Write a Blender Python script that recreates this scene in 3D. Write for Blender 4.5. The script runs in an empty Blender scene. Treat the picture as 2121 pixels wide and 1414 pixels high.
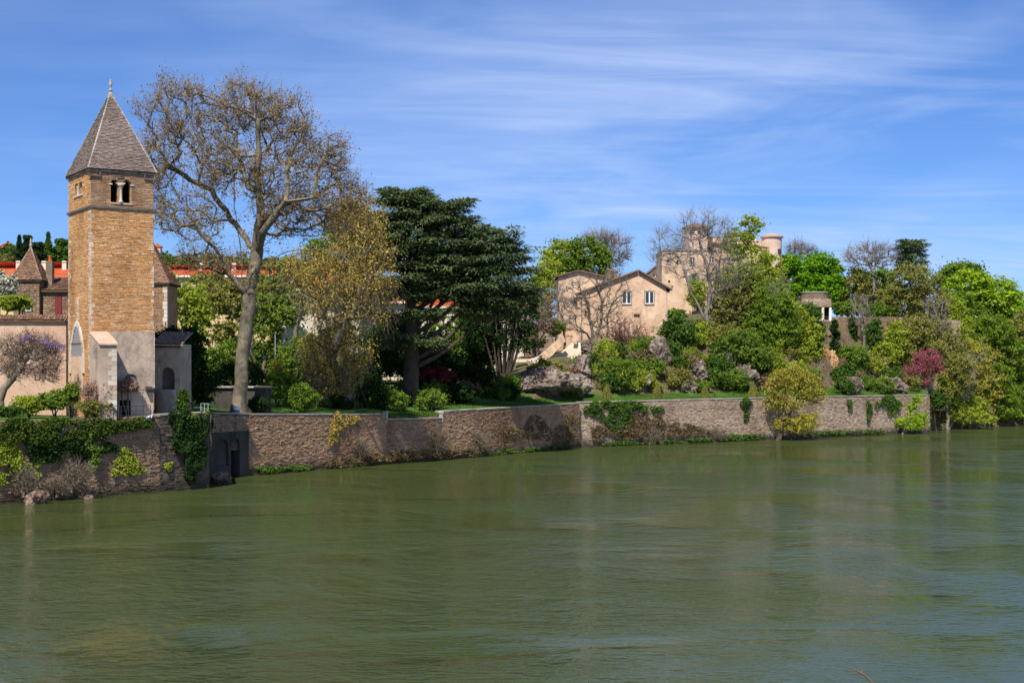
import bpy, math
import numpy as np
from math import radians as R, sin, cos, pi, sqrt
from mathutils import Vector, Matrix

sc = bpy.context.scene
col = sc.collection
rng = np.random.default_rng(7)

# ---------------------------------------------------------------- camera
F = 3000.0 / 2121.0                     # focal length / sensor width
CAMZ = 9.0
HOR = 770.0                             # pixel row of the horizon in the 2121 x 1414 photo
cam = bpy.data.objects.new('camera', bpy.data.cameras.new('camera'))
col.objects.link(cam)
cam.location = (0, 0, CAMZ)
cam.rotation_euler = (R(90), 0, 0)
cam.data.sensor_width = 36.0
cam.data.lens = 36.0 * F
cam.data.shift_y = (HOR - 707.0) / 2121.0
cam.data.clip_start = 0.5
cam.data.clip_end = 9000
sc.camera = cam

# ---------------------------------------------------------------- sky and sun
SUN_EL, SUN_AZ = 51.0, 195.0            # azimuth of the sun, degrees clockwise from +Y
w = bpy.data.worlds.new('World'); sc.world = w; w.use_nodes = True
nt = w.node_tree; nt.nodes.clear()
def N(t, **k):
    n = nt.nodes.new(t)
    for a, b in k.items(): setattr(n, a, b)
    return n
def Lk(a, b): nt.links.new(a, b)
sky = N('ShaderNodeTexSky'); sky.sky_type = 'NISHITA'; sky.sun_disc = False
sky.sun_elevation = R(SUN_EL); sky.sun_rotation = R(SUN_AZ)
sky.altitude = 1800; sky.air_density = 1.0; sky.dust_density = 0.0; sky.ozone_density = 3.0
tc = N('ShaderNodeTexCoord'); sep = N('ShaderNodeSeparateXYZ'); Lk(tc.outputs['Generated'], sep.inputs[0])
def M(op, a, b=None, c=None, clamp=False):
    n = N('ShaderNodeMath', operation=op); n.use_clamp = clamp
    for i, v in enumerate((a, b, c)):
        if v is None: continue
        if isinstance(v, (int, float)): n.inputs[i].default_value = v
        else: Lk(v, n.inputs[i])
    return n.outputs[0]
den = M('ADD', M('MAXIMUM', sep.outputs[2], 0.0), 0.10)
cx = M('DIVIDE', sep.outputs[0], den); cy = M('DIVIDE', sep.outputs[1], den)
def cloud(sx, sy, scale, det, off, dist=0.6, rot=0.06, rough=0.55):
    cmb = N('ShaderNodeCombineXYZ'); Lk(cx, cmb.inputs[0]); Lk(cy, cmb.inputs[1])
    mp = N('ShaderNodeMapping'); Lk(cmb.outputs[0], mp.inputs[0])
    mp.inputs['Rotation'].default_value = (0, 0, rot); mp.inputs['Scale'].default_value = (sx, sy, 1)
    mp.inputs['Location'].default_value = (off, off * .37, 0)
    t = N('ShaderNodeTexNoise'); Lk(mp.outputs[0], t.inputs['Vector'])
    t.inputs['Scale'].default_value = scale; t.inputs['Detail'].default_value = det
    t.inputs['Roughness'].default_value = rough; t.inputs['Distortion'].default_value = dist
    return t.outputs[0]
def rng_(v, a, b, c, d):
    n = N('ShaderNodeMapRange'); n.interpolation_type = 'SMOOTHSTEP'; Lk(v, n.inputs[0])
    for i, x in enumerate((a, b, c, d)): n.inputs[i + 1].default_value = x
    return n.outputs[0]
big = rng_(cloud(0.75, 0.75, 0.9, 4, 3.1, 0.7, 0.5), 0.38, 0.66, 0, 1)
mid = rng_(cloud(0.5, 1.1, 1.5, 7, 8.7, 1.6, -0.35), 0.40, 0.72, 0, 1)
fine = rng_(cloud(0.35, 1.3, 3.8, 8, 1.9, 1.6, 0.30, 0.62), 0.36, 0.78, 0, 1)
m = M('ADD', M('MULTIPLY', big, 0.34), M('ADD', M('MULTIPLY', mid, 0.30), M('MULTIPLY', M('MULTIPLY', fine, big), 0.24)))
side = rng_(M('ADD', sep.outputs[0], M('MULTIPLY', sep.outputs[2], -0.9)), -0.50, 0.05, 0.30, 1.10)
m = M('MULTIPLY_ADD', M('MULTIPLY', m, side), 0.92, 0.03, clamp=True)
tint = N('ShaderNodeMix', data_type='RGBA', blend_type='MULTIPLY'); tint.inputs[0].default_value = 1.0
Lk(sky.outputs[0], tint.inputs[6]); tint.inputs[7].default_value = (0.47, 0.70, 1.07, 1)
mx = N('ShaderNodeMix', data_type='RGBA'); Lk(m, mx.inputs[0]); Lk(tint.outputs[2], mx.inputs[6])
mx.inputs[7].default_value = (4.9, 6.1, 8.9, 1)
bg = N('ShaderNodeBackground'); Lk(mx.outputs[2], bg.inputs[0]); bg.inputs[1].default_value = 0.082
out = N('ShaderNodeOutputWorld'); Lk(bg.outputs[0], out.inputs[0])

sd = bpy.data.lights.new('sun', 'SUN'); sd.energy = 5.0; sd.angle = R(0.5); sd.color = (1.0, 0.93, 0.82)
so = bpy.data.objects.new('sun', sd); col.objects.link(so)
S = Vector((sin(R(SUN_AZ)) * cos(R(SUN_EL)), cos(R(SUN_AZ)) * cos(R(SUN_EL)), sin(R(SUN_EL))))
so.rotation_euler = S.to_track_quat('Z', 'Y').to_euler(); so.location = (-60, -40, 120)
sc.view_settings.view_transform = 'Standard'; sc.view_settings.look = 'None'
sc.view_settings.exposure = 0.52; sc.view_settings.gamma = 1.0; sc.view_settings.use_curve_mapping = False
sc.cycles.max_bounces = 5; sc.cycles.diffuse_bounces = 3; sc.cycles.transmission_bounces = 2
sc.cycles.glossy_bounces = 3; sc.cycles.use_denoising = True

# ---------------------------------------------------------------- materials
def newmat(name):
    m_ = bpy.data.materials.new(name); m_.use_nodes = True
    t = m_.node_tree; t.nodes.clear()
    return m_, t
def nd(t, kind, **k):
    n = t.nodes.new(kind)
    for a, b in k.items(): setattr(n, a, b)
    return n
def ramp(t, fac, stops):
    r = nd(t, 'ShaderNodeValToRGB'); e = r.color_ramp.elements
    while len(e) > 1: e.remove(e[0])
    e[0].position = stops[0][0]; e[0].color = (*stops[0][1], 1)
    for p, c in stops[1:]:
        x = e.new(p); x.color = (*c, 1)
    t.links.new(fac, r.inputs[0]); return r.outputs[0]
def mixc(t, f, a, b, mode='MIX'):
    n = nd(t, 'ShaderNodeMix', data_type='RGBA', blend_type=mode)
    for i, v in ((0, f), (6, a), (7, b)):
        if isinstance(v, tuple): n.inputs[i].default_value = (*v, 1) if len(v) == 3 else v
        elif isinstance(v, (int, float)): n.inputs[i].default_value = v
        else: t.links.new(v, n.inputs[i])
    return n.outputs[2]
def noise(t, scale, det=4, vec=None, sc3=None, rough=.55, dist=0):
    g = nd(t, 'ShaderNodeNewGeometry'); v = g.outputs['Position'] if vec is None else vec
    if sc3:
        mp = nd(t, 'ShaderNodeMapping'); t.links.new(v, mp.inputs[0]); mp.inputs['Scale'].default_value = sc3; v = mp.outputs[0]
    n = nd(t, 'ShaderNodeTexNoise'); t.links.new(v, n.inputs['Vector']); n.inputs['Scale'].default_value = scale
    n.inputs['Detail'].default_value = det; n.inputs['Roughness'].default_value = rough; n.inputs['Distortion'].default_value = dist
    return n.outputs[0]
def island(t):
    g = nd(t, 'ShaderNodeNewGeometry'); o = nd(t, 'ShaderNodeObjectInfo')
    a = nd(t, 'ShaderNodeMath', operation='ADD'); t.links.new(g.outputs['Random Per Island'], a.inputs[0]); t.links.new(o.outputs['Random'], a.inputs[1])
    b = nd(t, 'ShaderNodeMath', operation='FRACT'); t.links.new(a.outputs[0], b.inputs[0]); return b.outputs[0]
def finish(t, m_, color, rough=.85, bump=None, bstr=.4, bdist=.02, spec=.3):
    p = nd(t, 'ShaderNodeBsdfPrincipled'); o = nd(t, 'ShaderNodeOutputMaterial')
    if isinstance(color, tuple): p.inputs['Base Color'].default_value = (*color, 1)
    else: t.links.new(color, p.inputs['Base Color'])
    p.inputs['Roughness'].default_value = rough; p.inputs['Specular IOR Level'].default_value = spec
    if bump is not None:
        b = nd(t, 'ShaderNodeBump'); b.inputs['Strength'].default_value = bstr; b.inputs['Distance'].default_value = bdist
        t.links.new(bump, b.inputs['Height']); t.links.new(b.outputs[0], p.inputs['Normal'])
    t.links.new(p.outputs[0], o.inputs[0]); return m_

def mat_stone(name, cols, stain=(.05, .05, .045), stain_amt=.5, scale=.35, wet=False):
    m_, t = newmat(name)
    n = len(cols); c = ramp(t, island(t), [(i / (n - 1), k) for i, k in enumerate(cols)])
    g = noise(t, 9, 5)
    c = mixc(t, .35, c, ramp(t, g, [(.25, (.45, .42, .4)), (.75, (1.3, 1.25, 1.2))]), 'MULTIPLY')
    s = noise(t, scale, 6, sc3=(1, 1, .45))
    mr = nd(t, 'ShaderNodeMapRange'); t.links.new(s, mr.inputs[0])
    for i, x in enumerate((.48, .72, 0, stain_amt)): mr.inputs[i + 1].default_value = x
    c = mixc(t, mr.outputs[0], c, tuple(min(1.0, v * 4) for v in stain), 'MULTIPLY')
    if wet:                                     # algae band just above the water
        g2 = nd(t, 'ShaderNodeNewGeometry'); s2 = nd(t, 'ShaderNodeSeparateXYZ'); t.links.new(g2.outputs['Position'], s2.inputs[0])
        ad = nd(t, 'ShaderNodeMath', operation='MULTIPLY_ADD'); t.links.new(noise(t, .9, 5), ad.inputs[0]); ad.inputs[1].default_value = -1.6; t.links.new(s2.outputs[2], ad.inputs[2])
        mr = nd(t, 'ShaderNodeMapRange'); t.links.new(ad.outputs[0], mr.inputs[0])
        for i, x in enumerate((-.45, .25, .88, 0)): mr.inputs[i + 1].default_value = x
        c = mixc(t, mr.outputs[0], c, (.035, .034, .022))
    return finish(t, m_, c, .93, noise(t, 16, 5), .6, .03, .15)
def mat_plaster(name, base, alt, stain, scale=.5, amt=.6, streak=True):
    m_, t = newmat(name)
    c = mixc(t, ramp(t, noise(t, scale, 6, rough=.62), [(.35, (0, 0, 0)), (.65, (1, 1, 1))]), base, alt)
    s = noise(t, scale * 1.7, 7, sc3=(1, 1, .75 if streak else 1), rough=.72, dist=.8)
    c = mixc(t, ramp(t, s, [(.46, (0, 0, 0)), (.70, (amt, amt, amt))]), c, stain)
    c = mixc(t, .25, c, ramp(t, noise(t, 7, 6), [(.3, (.6, .58, .55)), (.7, (1.25, 1.22, 1.2))]), 'MULTIPLY')
    return finish(t, m_, c, .95, noise(t, 5, 8), .5, .05, .1)
def mat_plain(name, c, rough=.6, spec=.3, var=.3, sc_=6, metal=0):
    m_, t = newmat(name)
    k = mixc(t, var, c, ramp(t, noise(t, sc_, 4), [(.3, (.5, .5, .5)), (.7, (1.4, 1.4, 1.4))]), 'MULTIPLY')
    finish(t, m_, k, rough, None, spec=spec)
    if metal:
        for n in t.nodes:
            if n.type == 'BSDF_PRINCIPLED': n.inputs['Metallic'].default_value = metal
    return m_
def mat_leaf(name, cols, transl=.35, patch=1.2, patchmul=((.55, .6, .5), (1.3, 1.25, 1.2))):
    m_, t = newmat(name)
    n = len(cols); c = ramp(t, island(t), [(i / (n - 1), k) for i, k in enumerate(cols)])
    c = mixc(t, .7, c, ramp(t, noise(t, 1.0 / patch, 3), [(.3, patchmul[0]), (.7, patchmul[1])]), 'MULTIPLY')
    d = nd(t, 'ShaderNodeBsdfDiffuse'); tr = nd(t, 'ShaderNodeBsdfTranslucent'); mi = nd(t, 'ShaderNodeMixShader'); o = nd(t, 'ShaderNodeOutputMaterial')
    t.links.new(c, d.inputs[0]); c2 = mixc(t, 1.0, c, (1.25, 1.15, .6), 'MULTIPLY'); t.links.new(c2, tr.inputs[0])
    mi.inputs[0].default_value = transl; t.links.new(d.outputs[0], mi.inputs[1]); t.links.new(tr.outputs[0], mi.inputs[2]); t.links.new(mi.outputs[0], o.inputs[0])
    return m_
MAT = {}
# ---------------------------------------------------------------- mesh helpers
def W(px, py, Y):
    return np.array([(px - 1060.5) / 3000 * Y, Y, CAMZ - (py - HOR) / 3000 * Y])
def X_(px, Y): return (px - 1060.5) / 3000 * Y
def Z_(py, Y): return CAMZ - (py - HOR) / 3000 * Y

def mesh_np(name, V, F_, smooth=False):
    """V (n,3); F_ a list of (m,k) index arrays"""
    if not isinstance(F_, (list, tuple)): F_ = [F_]
    F_ = [np.asarray(f, dtype=np.int32) for f in F_ if len(f)]
    me = bpy.data.meshes.new(name)
    V = np.asarray(V, dtype=np.float32)
    me.vertices.add(len(V)); me.vertices.foreach_set('co', V.ravel())
    nl = sum(f.size for f in F_); npoly = sum(len(f) for f in F_)
    me.loops.add(nl); me.loops.foreach_set('vertex_index', np.concatenate([f.ravel() for f in F_]))
    me.polygons.add(npoly)
    tot = np.concatenate([np.full(len(f), f.shape[1], dtype=np.int32) for f in F_])
    st = np.concatenate([[0], np.cumsum(tot)[:-1]]).astype(np.int32)
    me.polygons.foreach_set('loop_start', st); me.polygons.foreach_set('loop_total', tot)
    me.polygons.foreach_set('use_smooth', np.full(npoly, bool(smooth)))
    me.update(calc_edges=True)
    return me

class MB:
    def __init__(s): s.V = []; s.F = {}; s.n = 0
    def add(s, V, F_):
        V = np.asarray(V, dtype=float).reshape(-1, 3)
        for f in (F_ if isinstance(F_, list) else [F_]):
            f = np.asarray(f)
            if len(f): s.F.setdefault(f.shape[1], []).append(f + s.n)
        s.V.append(V); s.n += len(V); return s
    def hexa(s, P):
        """P (...,8,3): 0-3 bottom/back ring, 4-7 top/front ring"""
        P = np.asarray(P, dtype=float).reshape(-1, 8, 3); k = len(P)
        q = np.array([[0, 3, 2, 1], [4, 5, 6, 7], [0, 1, 5, 4], [1, 2, 6, 5], [2, 3, 7, 6], [3, 0, 4, 7]])
        return s.add(P.reshape(-1, 3), (q[None] + (np.arange(k) * 8)[:, None, None]).reshape(-1, 4))
    def box(s, x0, x1, y0, y1, z0, z1):
        return s.hexa([(x0, y0, z0), (x1, y0, z0), (x1, y1, z0), (x0, y1, z0), (x0, y0, z1), (x1, y0, z1), (x1, y1, z1), (x0, y1, z1)])
    def prism(s, poly, a, b):
        """poly list of 3D points, extruded by vector from offset a to offset b"""
        p = np.array(poly, dtype=float); n = len(p); V = np.concatenate([p + np.array(a), p + np.array(b)])
        fs = [np.array([list(range(n))[::-1]]), np.array([list(range(n, 2 * n))]), np.array([[i, (i + 1) % n, n + (i + 1) % n, n + i] for i in range(n)])]
        return s.add(V, fs)
    def tube(s, pts, rad, sides=8, cap=True):
        pts = np.array(pts, dtype=float); n = len(pts); rad = np.broadcast_to(np.array(rad, dtype=float), (n,))
        d = np.gradient(pts, axis=0) if n > 2 else np.repeat((pts[1] - pts[0])[None], 2, 0)
        d /= np.linalg.norm(d, axis=1)[:, None] + 1e-9
        ref = np.array([.31, .22, .05]); ref = ref if abs(d[:, 2]).mean() > .6 else np.array([.05, .02, 1.])
        a = np.cross(d, ref); a /= np.linalg.norm(a, axis=1)[:, None]; b = np.cross(d, a)
        th = np.arange(sides) * 2 * pi / sides
        V = pts[:, None] + rad[:, None, None] * (a[:, None] * np.cos(th)[None, :, None] + b[:, None] * np.sin(th)[None, :, None])
        i = np.arange(n - 1)[:, None] * sides; j = np.arange(sides)[None]; k = (j + 1) % sides
        Fq = np.stack([i + j, i + k, i + sides + k, i + sides + j], -1).reshape(-1, 4); fs = [Fq]
        if cap: fs.append(np.array([list(range(sides))[::-1], list(range((n - 1) * sides, n * sides))]))
        return s.add(V.reshape(-1, 3), fs)
    def lathe(s, prof, n=20, c=(0, 0, 0), a0=0, a1=2 * pi):
        full = abs(a1 - a0 - 2 * pi) < 1e-6
        th = a0 + np.arange(n if full else n + 1) * (a1 - a0) / n; m_ = len(th)
        V = np.array([[(c[0] + r * cos(t), c[1] + r * sin(t), c[2] + z) for t in th] for r, z in prof]).reshape(-1, 3)
        fs = []
        for i in range(len(prof) - 1):
            for j in range(n):
                k = (j + 1) % m_; fs.append([i * m_ + j, i * m_ + k, (i + 1) * m_ + k, (i + 1) * m_ + j])
        return s.add(V, np.array(fs))
    def mesh(s, name, smooth=False, loc=(0, 0, 0)):
        V = np.concatenate(s.V) - np.array(loc); return mesh_np(name, V, [np.concatenate(f) for f in s.F.values()], smooth)

def link(name, me, mat, parent=None, kind=None, label=None):
    o = bpy.data.objects.new(name, me); col.objects.link(o)
    if mat and not me.materials: me.materials.append(MAT[mat] if isinstance(mat, str) else mat)
    if parent is not None: o.parent = parent
    if kind: o['kind'] = kind
    if label: o['label'] = label
    return o
def tag(o, label, cat, group=None, kind=None):
    o['label'] = label; o['category'] = cat
    if group: o['group'] = group
    if kind: o['kind'] = kind
    return o
def thing(name, label, cat, loc=(0, 0, 0), rz=0, group=None):
    o = bpy.data.objects.new(name, None); col.objects.link(o); o.location = tuple(float(v) for v in loc); o.rotation_euler = (0, 0, rz)
    o.empty_display_size = .5
    return tag(o, label, cat, group)

# ---------------------------------------------------------------- island ground
WNODES = [(-1500, 70), (-330, 90), (330, 108.9), (432, 112.4), (434, 121.5), (515, 126), (800, 142), (915, 148.3), (1200, 172.3), (1200.4, 173.0), (1600, 193), (1925, 216), (1927, 223), (2121, 245), (2600, 290), (3800, 350)]
def _wall_table():
    xs, ys = [], []
    for (a, Ya), (b, Yb) in zip(WNODES[:-1], WNODES[1:]):
        A = np.array([X_(a, Ya), Ya]); B = np.array([X_(b, Yb), Yb]); t = np.linspace(0, 1, 60); P = A + (B - A) * t[:, None]
        xs += list(P[:, 0] / P[:, 1] * 3000 + 1060.5); ys += list(P[:, 1])
    return np.array(xs), np.array(ys)
WTX, WTY = _wall_table()
def wallY(px): return np.interp(px, WTX, WTY)
GD = [0, 4, 8, 12, 16, 22, 30, 40, 55, 75, 105, 130]
GT = {   # view column -> ground height at those distances behind the quay
 -700: [5.6, 5.6, 5.7, 5.7, 5.8, 5.8, 6, 6, 6, 6, 5, -1.5],
 440: [5.5, 5.5, 5.6, 5.6, 5.7, 5.8, 6, 6, 6.3, 6.5, 5, -1.5],
 515: [5.1, 5.2, 5.3, 5.5, 5.6, 5.8, 6, 6.4, 6.7, 6.8, 5, -1.5],
 792: [4.78, 5.0, 5.3, 5.5, 5.8, 6.2, 6.8, 7, 7.5, 7.5, 6, -1.5],
 802: [4.38, 4.8, 5.3, 5.5, 5.8, 6.2, 6.8, 7, 7.5, 7.5, 6, -1.5],
 908: [4.42, 4.8, 5.3, 5.6, 6.0, 6.5, 7.1, 7.5, 8, 8, 6, -1.5],
 920: [4.86, 5.1, 5.3, 5.6, 6.0, 6.5, 7.1, 7.5, 8, 8, 6, -1.5],
 780: [4.8, 5.0, 5.3, 5.5, 5.8, 6.2, 6.8, 7, 7.5, 7.5, 6, -1.5],
 1000: [4.95, 5.1, 5.4, 5.9, 6.3, 6.8, 7.5, 8.5, 9, 9, 7, -1.5],
 1080: [5.1, 5.3, 5.7, 6.6, 8.6, 9.3, 10.2, 12, 12.5, 12, 8, -1.5],
 1150: [5.1, 5.3, 5.8, 9.4, 10.8, 11.2, 11.6, 12, 12.5, 12, 8, -1.5],
 1230: [5.3, 5.5, 6.0, 9.6, 10.6, 12.0, 13.0, 14, 15, 14, 8, -1.5],
 1380: [5.3, 5.6, 6.2, 9.6, 11.0, 13.5, 15.5, 17.5, 18.5, 17, 8, -1.5],
 1500: [5.4, 5.7, 6.4, 10.2, 12.0, 15.0, 17.0, 18.5, 19, 18, 8, -1.5],
 1660: [5.5, 5.9, 6.8, 11.0, 12.8, 16.8, 17.6, 18.2, 18.5, 18, 8, -1.5],
 1740: [5.6, 6.0, 7.0, 10.8, 12.2, 17.2, 17.6, 18, 18.3, 18, 8, -1.5],
 1925: [5.6, 6.2, 8.0, 11.2, 13.0, 15.5, 17.0, 17.8, 18, 17, 8, -1.5],
 1930: [-.6, 3.0, 7.0, 10.5, 12.5, 15.0, 17.0, 17.8, 18, 17, 8, -1.5],
 2010: [-.6, 2.0, 4.5, 7.0, 9.0, 12.0, 14.5, 16.0, 17, 16, 8, -1.5],
 3400: [-.6, 1.5, 3.0, 5.0, 7.0, 9.0, 11.5, 13.0, 13, 12, 6, -1.5]}
for k_ in GT:                             # extra row where the rampart retains the hilltop
    g_ = GT[k_]; n_ = g_[5] + (g_[6] - g_[5]) * .45
    if k_ in (1660, 1740): g_[5] = 12.7; n_ = 17.2
    if k_ in (1925, 1930): g_[5] = 13.6; n_ = 16.6
    g_.insert(6, n_)
GD.insert(6, 25.5)
GK = sorted(GT); GA = np.array([GT[k] for k in GK])
def ground(px, Y):
    d = np.clip(Y - wallY(px), 0, 130)
    row = np.array([np.interp(px, GK, GA[:, i]) for i in range(len(GD))])
    return float(np.interp(d, GD, row))
def gpt(px, Y, dz=0): return np.array([X_(px, Y), Y, ground(px, Y) + dz])
def Yon(px, py, dflt=None):
    """distance at which the island ground shows at picture row py in this view column"""
    for d in np.arange(.5, 70, .4):
        Y = wallY(px) + d
        if 770 - (ground(px, Y) - CAMZ) / Y * 3000 <= py: return float(Y)
    return float(dflt if dflt is not None else wallY(px) + 25)
# ---------------------------------------------------------------- colours
MAT['brick'] = mat_stone('golden stone courses', [(.50, .26, .10), (.58, .32, .14), (.64, .39, .19), (.60, .29, .10), (.68, .47, .28), (.40, .21, .10), (.62, .35, .15)], (.10, .075, .055), .72, .32)
MAT['brick_core'] = mat_plaster('lime mortar', (.36, .22, .12), (.42, .28, .17), (.14, .10, .08), .6, .6)
MAT['quoin'] = mat_stone('white limestone', [(.54, .49, .42), (.62, .58, .52), (.42, .35, .27), (.48, .41, .33)], (.22, .19, .16), .75, .9)
MAT['quay'] = mat_stone('weathered quay stone', [(0.224, 0.144, 0.092), (0.288, 0.188, 0.120), (0.336, 0.232, 0.152), (0.256, 0.176, 0.120), (0.384, 0.288, 0.208), (0.176, 0.120, 0.088), (0.320, 0.192, 0.112)], (.06, .05, .04), .75, .22, True)
MAT['quay_shade'] = mat_stone('quay stone darkened for shade', [(.07, .06, .05), (.11, .09, .075), (.15, .125, .10), (.06, .055, .05)], (.03, .03, .025), .8, .3, True)  # shade of the ivy-hung stretch is put into this stone colour
MAT['brick_grey'] = mat_stone('sooty belfry stone', [(.34, .19, .10), (.42, .26, .15), (.30, .22, .17), (.50, .33, .20), (.26, .20, .16), (.44, .24, .12)], (.08, .07, .06), .85, .55)
MAT['quay_core'] = mat_plaster('quay mortar', (.17, .125, .09), (.24, .18, .13), (.04, .035, .03), .35, .8)
MAT['quay_warm'] = mat_stone('warm quay stone', [(0.378, 0.234, 0.135), (0.423, 0.261, 0.144), (0.342, 0.225, 0.144), (0.468, 0.342, 0.234), (0.288, 0.189, 0.126), (0.414, 0.225, 0.117)], (.08, .065, .05), .75, .20, True)
MAT['quay_pale'] = mat_stone('pale rubble', [(0.374, 0.272, 0.187), (0.459, 0.357, 0.264), (0.289, 0.212, 0.153), (0.493, 0.408, 0.323), (0.238, 0.178, 0.136)], (.09, .075, .06), .78, .18, True)
MAT['render_grey'] = mat_plaster('old grey pink render', (.36, .275, .22), (.48, .385, .31), (.15, .12, .10), .5, .85)
MAT['render_pink'] = mat_plaster('pink wall render', (.50, .33, .24), (.56, .40, .30), (.30, .20, .15), .4, .5)
MAT['render_ochre'] = mat_plaster('ochre house render', (.54, .36, .24), (.66, .48, .34), (.22, .15, .10), .45, .85)
MAT['render_castle'] = mat_plaster('castle render', (.56, .39, .27), (.66, .50, .37), (.27, .18, .12), .4, .75)
MAT['render_pinkpale'] = mat_plaster('pale pink render', (.60, .43, .37), (.58, .46, .38), (.34, .24, .2), .3, .5)
MAT['render_white'] = mat_plaster('white render', (.62, .56, .46), (.56, .50, .40), (.45, .40, .33), .25, .3)
MAT['render_yellow'] = mat_plaster('yellow render', (.56, .42, .20), (.62, .47, .25), (.4, .3, .16), .2, .3)
MAT['quay_dark'] = mat_plaster('render darkened for shade', (.055, .052, .045), (.085, .078, .068), (.022, .024, .02), .3, .85)  # tone lowered to paint in the shade on the arched stretch
MAT['slab'] = mat_stone('lichened roof slabs', [(0.164, 0.129, 0.113), (0.195, 0.156, 0.140), (0.226, 0.183, 0.168), (0.179, 0.136, 0.121), (0.257, 0.218, 0.199), (0.148, 0.117, 0.105)], (.09, .08, .075), .6, .5)
MAT['tile_brown'] = mat_stone('old brown tiles', [(.16, .09, .06), (.22, .13, .085), (.28, .17, .11), (.13, .08, .06), (.30, .20, .14)], (.07, .06, .05), .5, .5)
MAT['tile_pale'] = mat_stone('weathered pink tiles', [(.36, .24, .18), (.44, .32, .25), (.28, .19, .15), (.5, .4, .33)], (.12, .1, .09), .5, .8)
MAT['tile_red'] = mat_stone('red tiles', [(.50, .11, .045), (.42, .09, .04), (.55, .15, .06)], (.28, .08, .04), .4, .3)
MAT['coping'] = mat_stone('coping slabs', [(.34, .31, .27), (.42, .39, .34), (.28, .26, .23)], (.1, .1, .09), .6, .5)
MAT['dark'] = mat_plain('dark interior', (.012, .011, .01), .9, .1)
MAT['darkwood'] = mat_plain('dark timber', (.045, .032, .024), .8, .2)
MAT['redwood'] = mat_plain('dark red paint', (.16, .02, .02), .6, .3)
MAT['iron'] = mat_plain('iron', (.03, .028, .026), .5, .4)
MAT['white'] = mat_plain('white paint', (.78, .77, .74), .5, .4, .1)
MAT['greypaint'] = mat_plain('grey paint', (.34, .34, .33), .5, .4)
MAT['shutter'] = mat_plain('green shutter', (.10, .2, .15), .6, .3)
MAT['bluegreen'] = mat_plain('turquoise paint', (.04, .25, .26), .6, .3)
MAT['lamp_glass'] = mat_plain('pale lamp housing', (.62, .66, .72), .25, .6, .1)
MAT['galv'] = mat_plain('galvanised steel', (.4, .4, .42), .45, .5, .3, 6, .4)
MAT['stairs'] = mat_plaster('pale stone stair', (.60, .48, .36), (.66, .55, .43), (.4, .3, .22), .5, .3, False)
MAT['orange_pot'] = mat_plain('orange parasol', (.55, .12, .02), .7, .2, .2)
def mat_glass():
    m_, t = newmat('window glass'); return finish(t, m_, (.02, .022, .026), .06, None, spec=.8)
MAT['glass'] = mat_glass()
def mat_rock(name, a, b, c, sc_=.5):
    m_, t = newmat(name)
    k = ramp(t, noise(t, sc_, 8, rough=.65, sc3=(1, 1, .6), dist=.4), [(.3, a), (.5, b), (.68, c)])
    vo = nd(t, 'ShaderNodeTexVoronoi', feature='DISTANCE_TO_EDGE'); g = nd(t, 'ShaderNodeNewGeometry'); mp = nd(t, 'ShaderNodeMapping'); t.links.new(g.outputs['Position'], mp.inputs[0]); mp.inputs['Scale'].default_value = (.9, .9, .45); mp.inputs['Rotation'].default_value = (.3, .5, .2)
    ad = nd(t, 'ShaderNodeVectorMath', operation='ADD'); t.links.new(mp.outputs[0], ad.inputs[0]); t.links.new(noise(t, 1.2, 4), ad.inputs[1]); t.links.new(ad.outputs[0], vo.inputs['Vector']); vo.inputs['Scale'].default_value = .9
    k = mixc(t, 1.0, k, ramp(t, vo.outputs['Distance'], [(0, (.35, .33, .32)), (.09, (1, 1, 1))]), 'MULTIPLY')
    k = mixc(t, .5, k, ramp(t, noise(t, 4, 7), [(.3, (.45, .45, .45)), (.7, (1.4, 1.35, 1.3))]), 'MULTIPLY')
    return finish(t, m_, k, .92, noise(t, 2.2, 10, rough=.65), .9, .25, .15)
MAT['rock'] = mat_rock('grey rock', (.07, .058, .05), (.19, .155, .13), (.38, .32, .27))
MAT['rock_ochre'] = mat_rock('ochre rock', (.20, .13, .08), (.46, .26, .12), (.38, .31, .24))
MAT['rock_brown'] = mat_rock('brown boulder', (.10, .07, .055), (.19, .13, .10), (.28, .21, .17), 1.2)
def mat_ground():
    m_, t = newmat('island soil and grass')
    g = nd(t, 'ShaderNodeNewGeometry'); s = nd(t, 'ShaderNodeSeparateXYZ'); t.links.new(g.outputs['Normal'], s.inputs[0])
    soil = mixc(t, .8, ramp(t, noise(t, .8, 8, rough=.65), [(.3, (.06, .045, .03)), (.5, (.13, .10, .07)), (.62, (.10, .11, .04)), (.75, (.24, .19, .15))]), ramp(t, noise(t, 3.5, 8, rough=.7), [(.35, (.4, .4, .4)), (.65, (1.5, 1.4, 1.3))]), 'MULTIPLY')
    grass = ramp(t, noise(t, .5, 7, rough=.7), [(.3, (.03, .07, .012)), (.55, (.06, .13, .02)), (.75, (.10, .16, .035))])
    f = ramp(t, s.outputs[2], [(.84, (0, 0, 0)), (.95, (1, 1, 1))])
    s2 = nd(t, 'ShaderNodeSeparateXYZ'); t.links.new(g.outputs['Position'], s2.inputs[0]); mr = nd(t, 'ShaderNodeMapRange'); t.links.new(s2.outputs[2], mr.inputs[0])
    for i, x in enumerate((6.6, 8.0, 1.0, .25)): mr.inputs[i + 1].default_value = x
    ff = nd(t, 'ShaderNodeMath', operation='MULTIPLY'); t.links.new(f, ff.inputs[0]); t.links.new(mr.outputs[0], ff.inputs[1])
    c = mixc(t, ff.outputs[0], soil, grass)
    return finish(t, m_, c, .95, noise(t, 3, 8), .7, .12, .1)
MAT['ground'] = mat_ground()
MAT['far_ground'] = mat_plain('far meadow', (.06, .09, .03), .95, .1, .5, .05)
MAT['mud'] = mat_plain('near bank soil', (.09, .075, .05), .95, .1, .5, 2)
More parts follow.
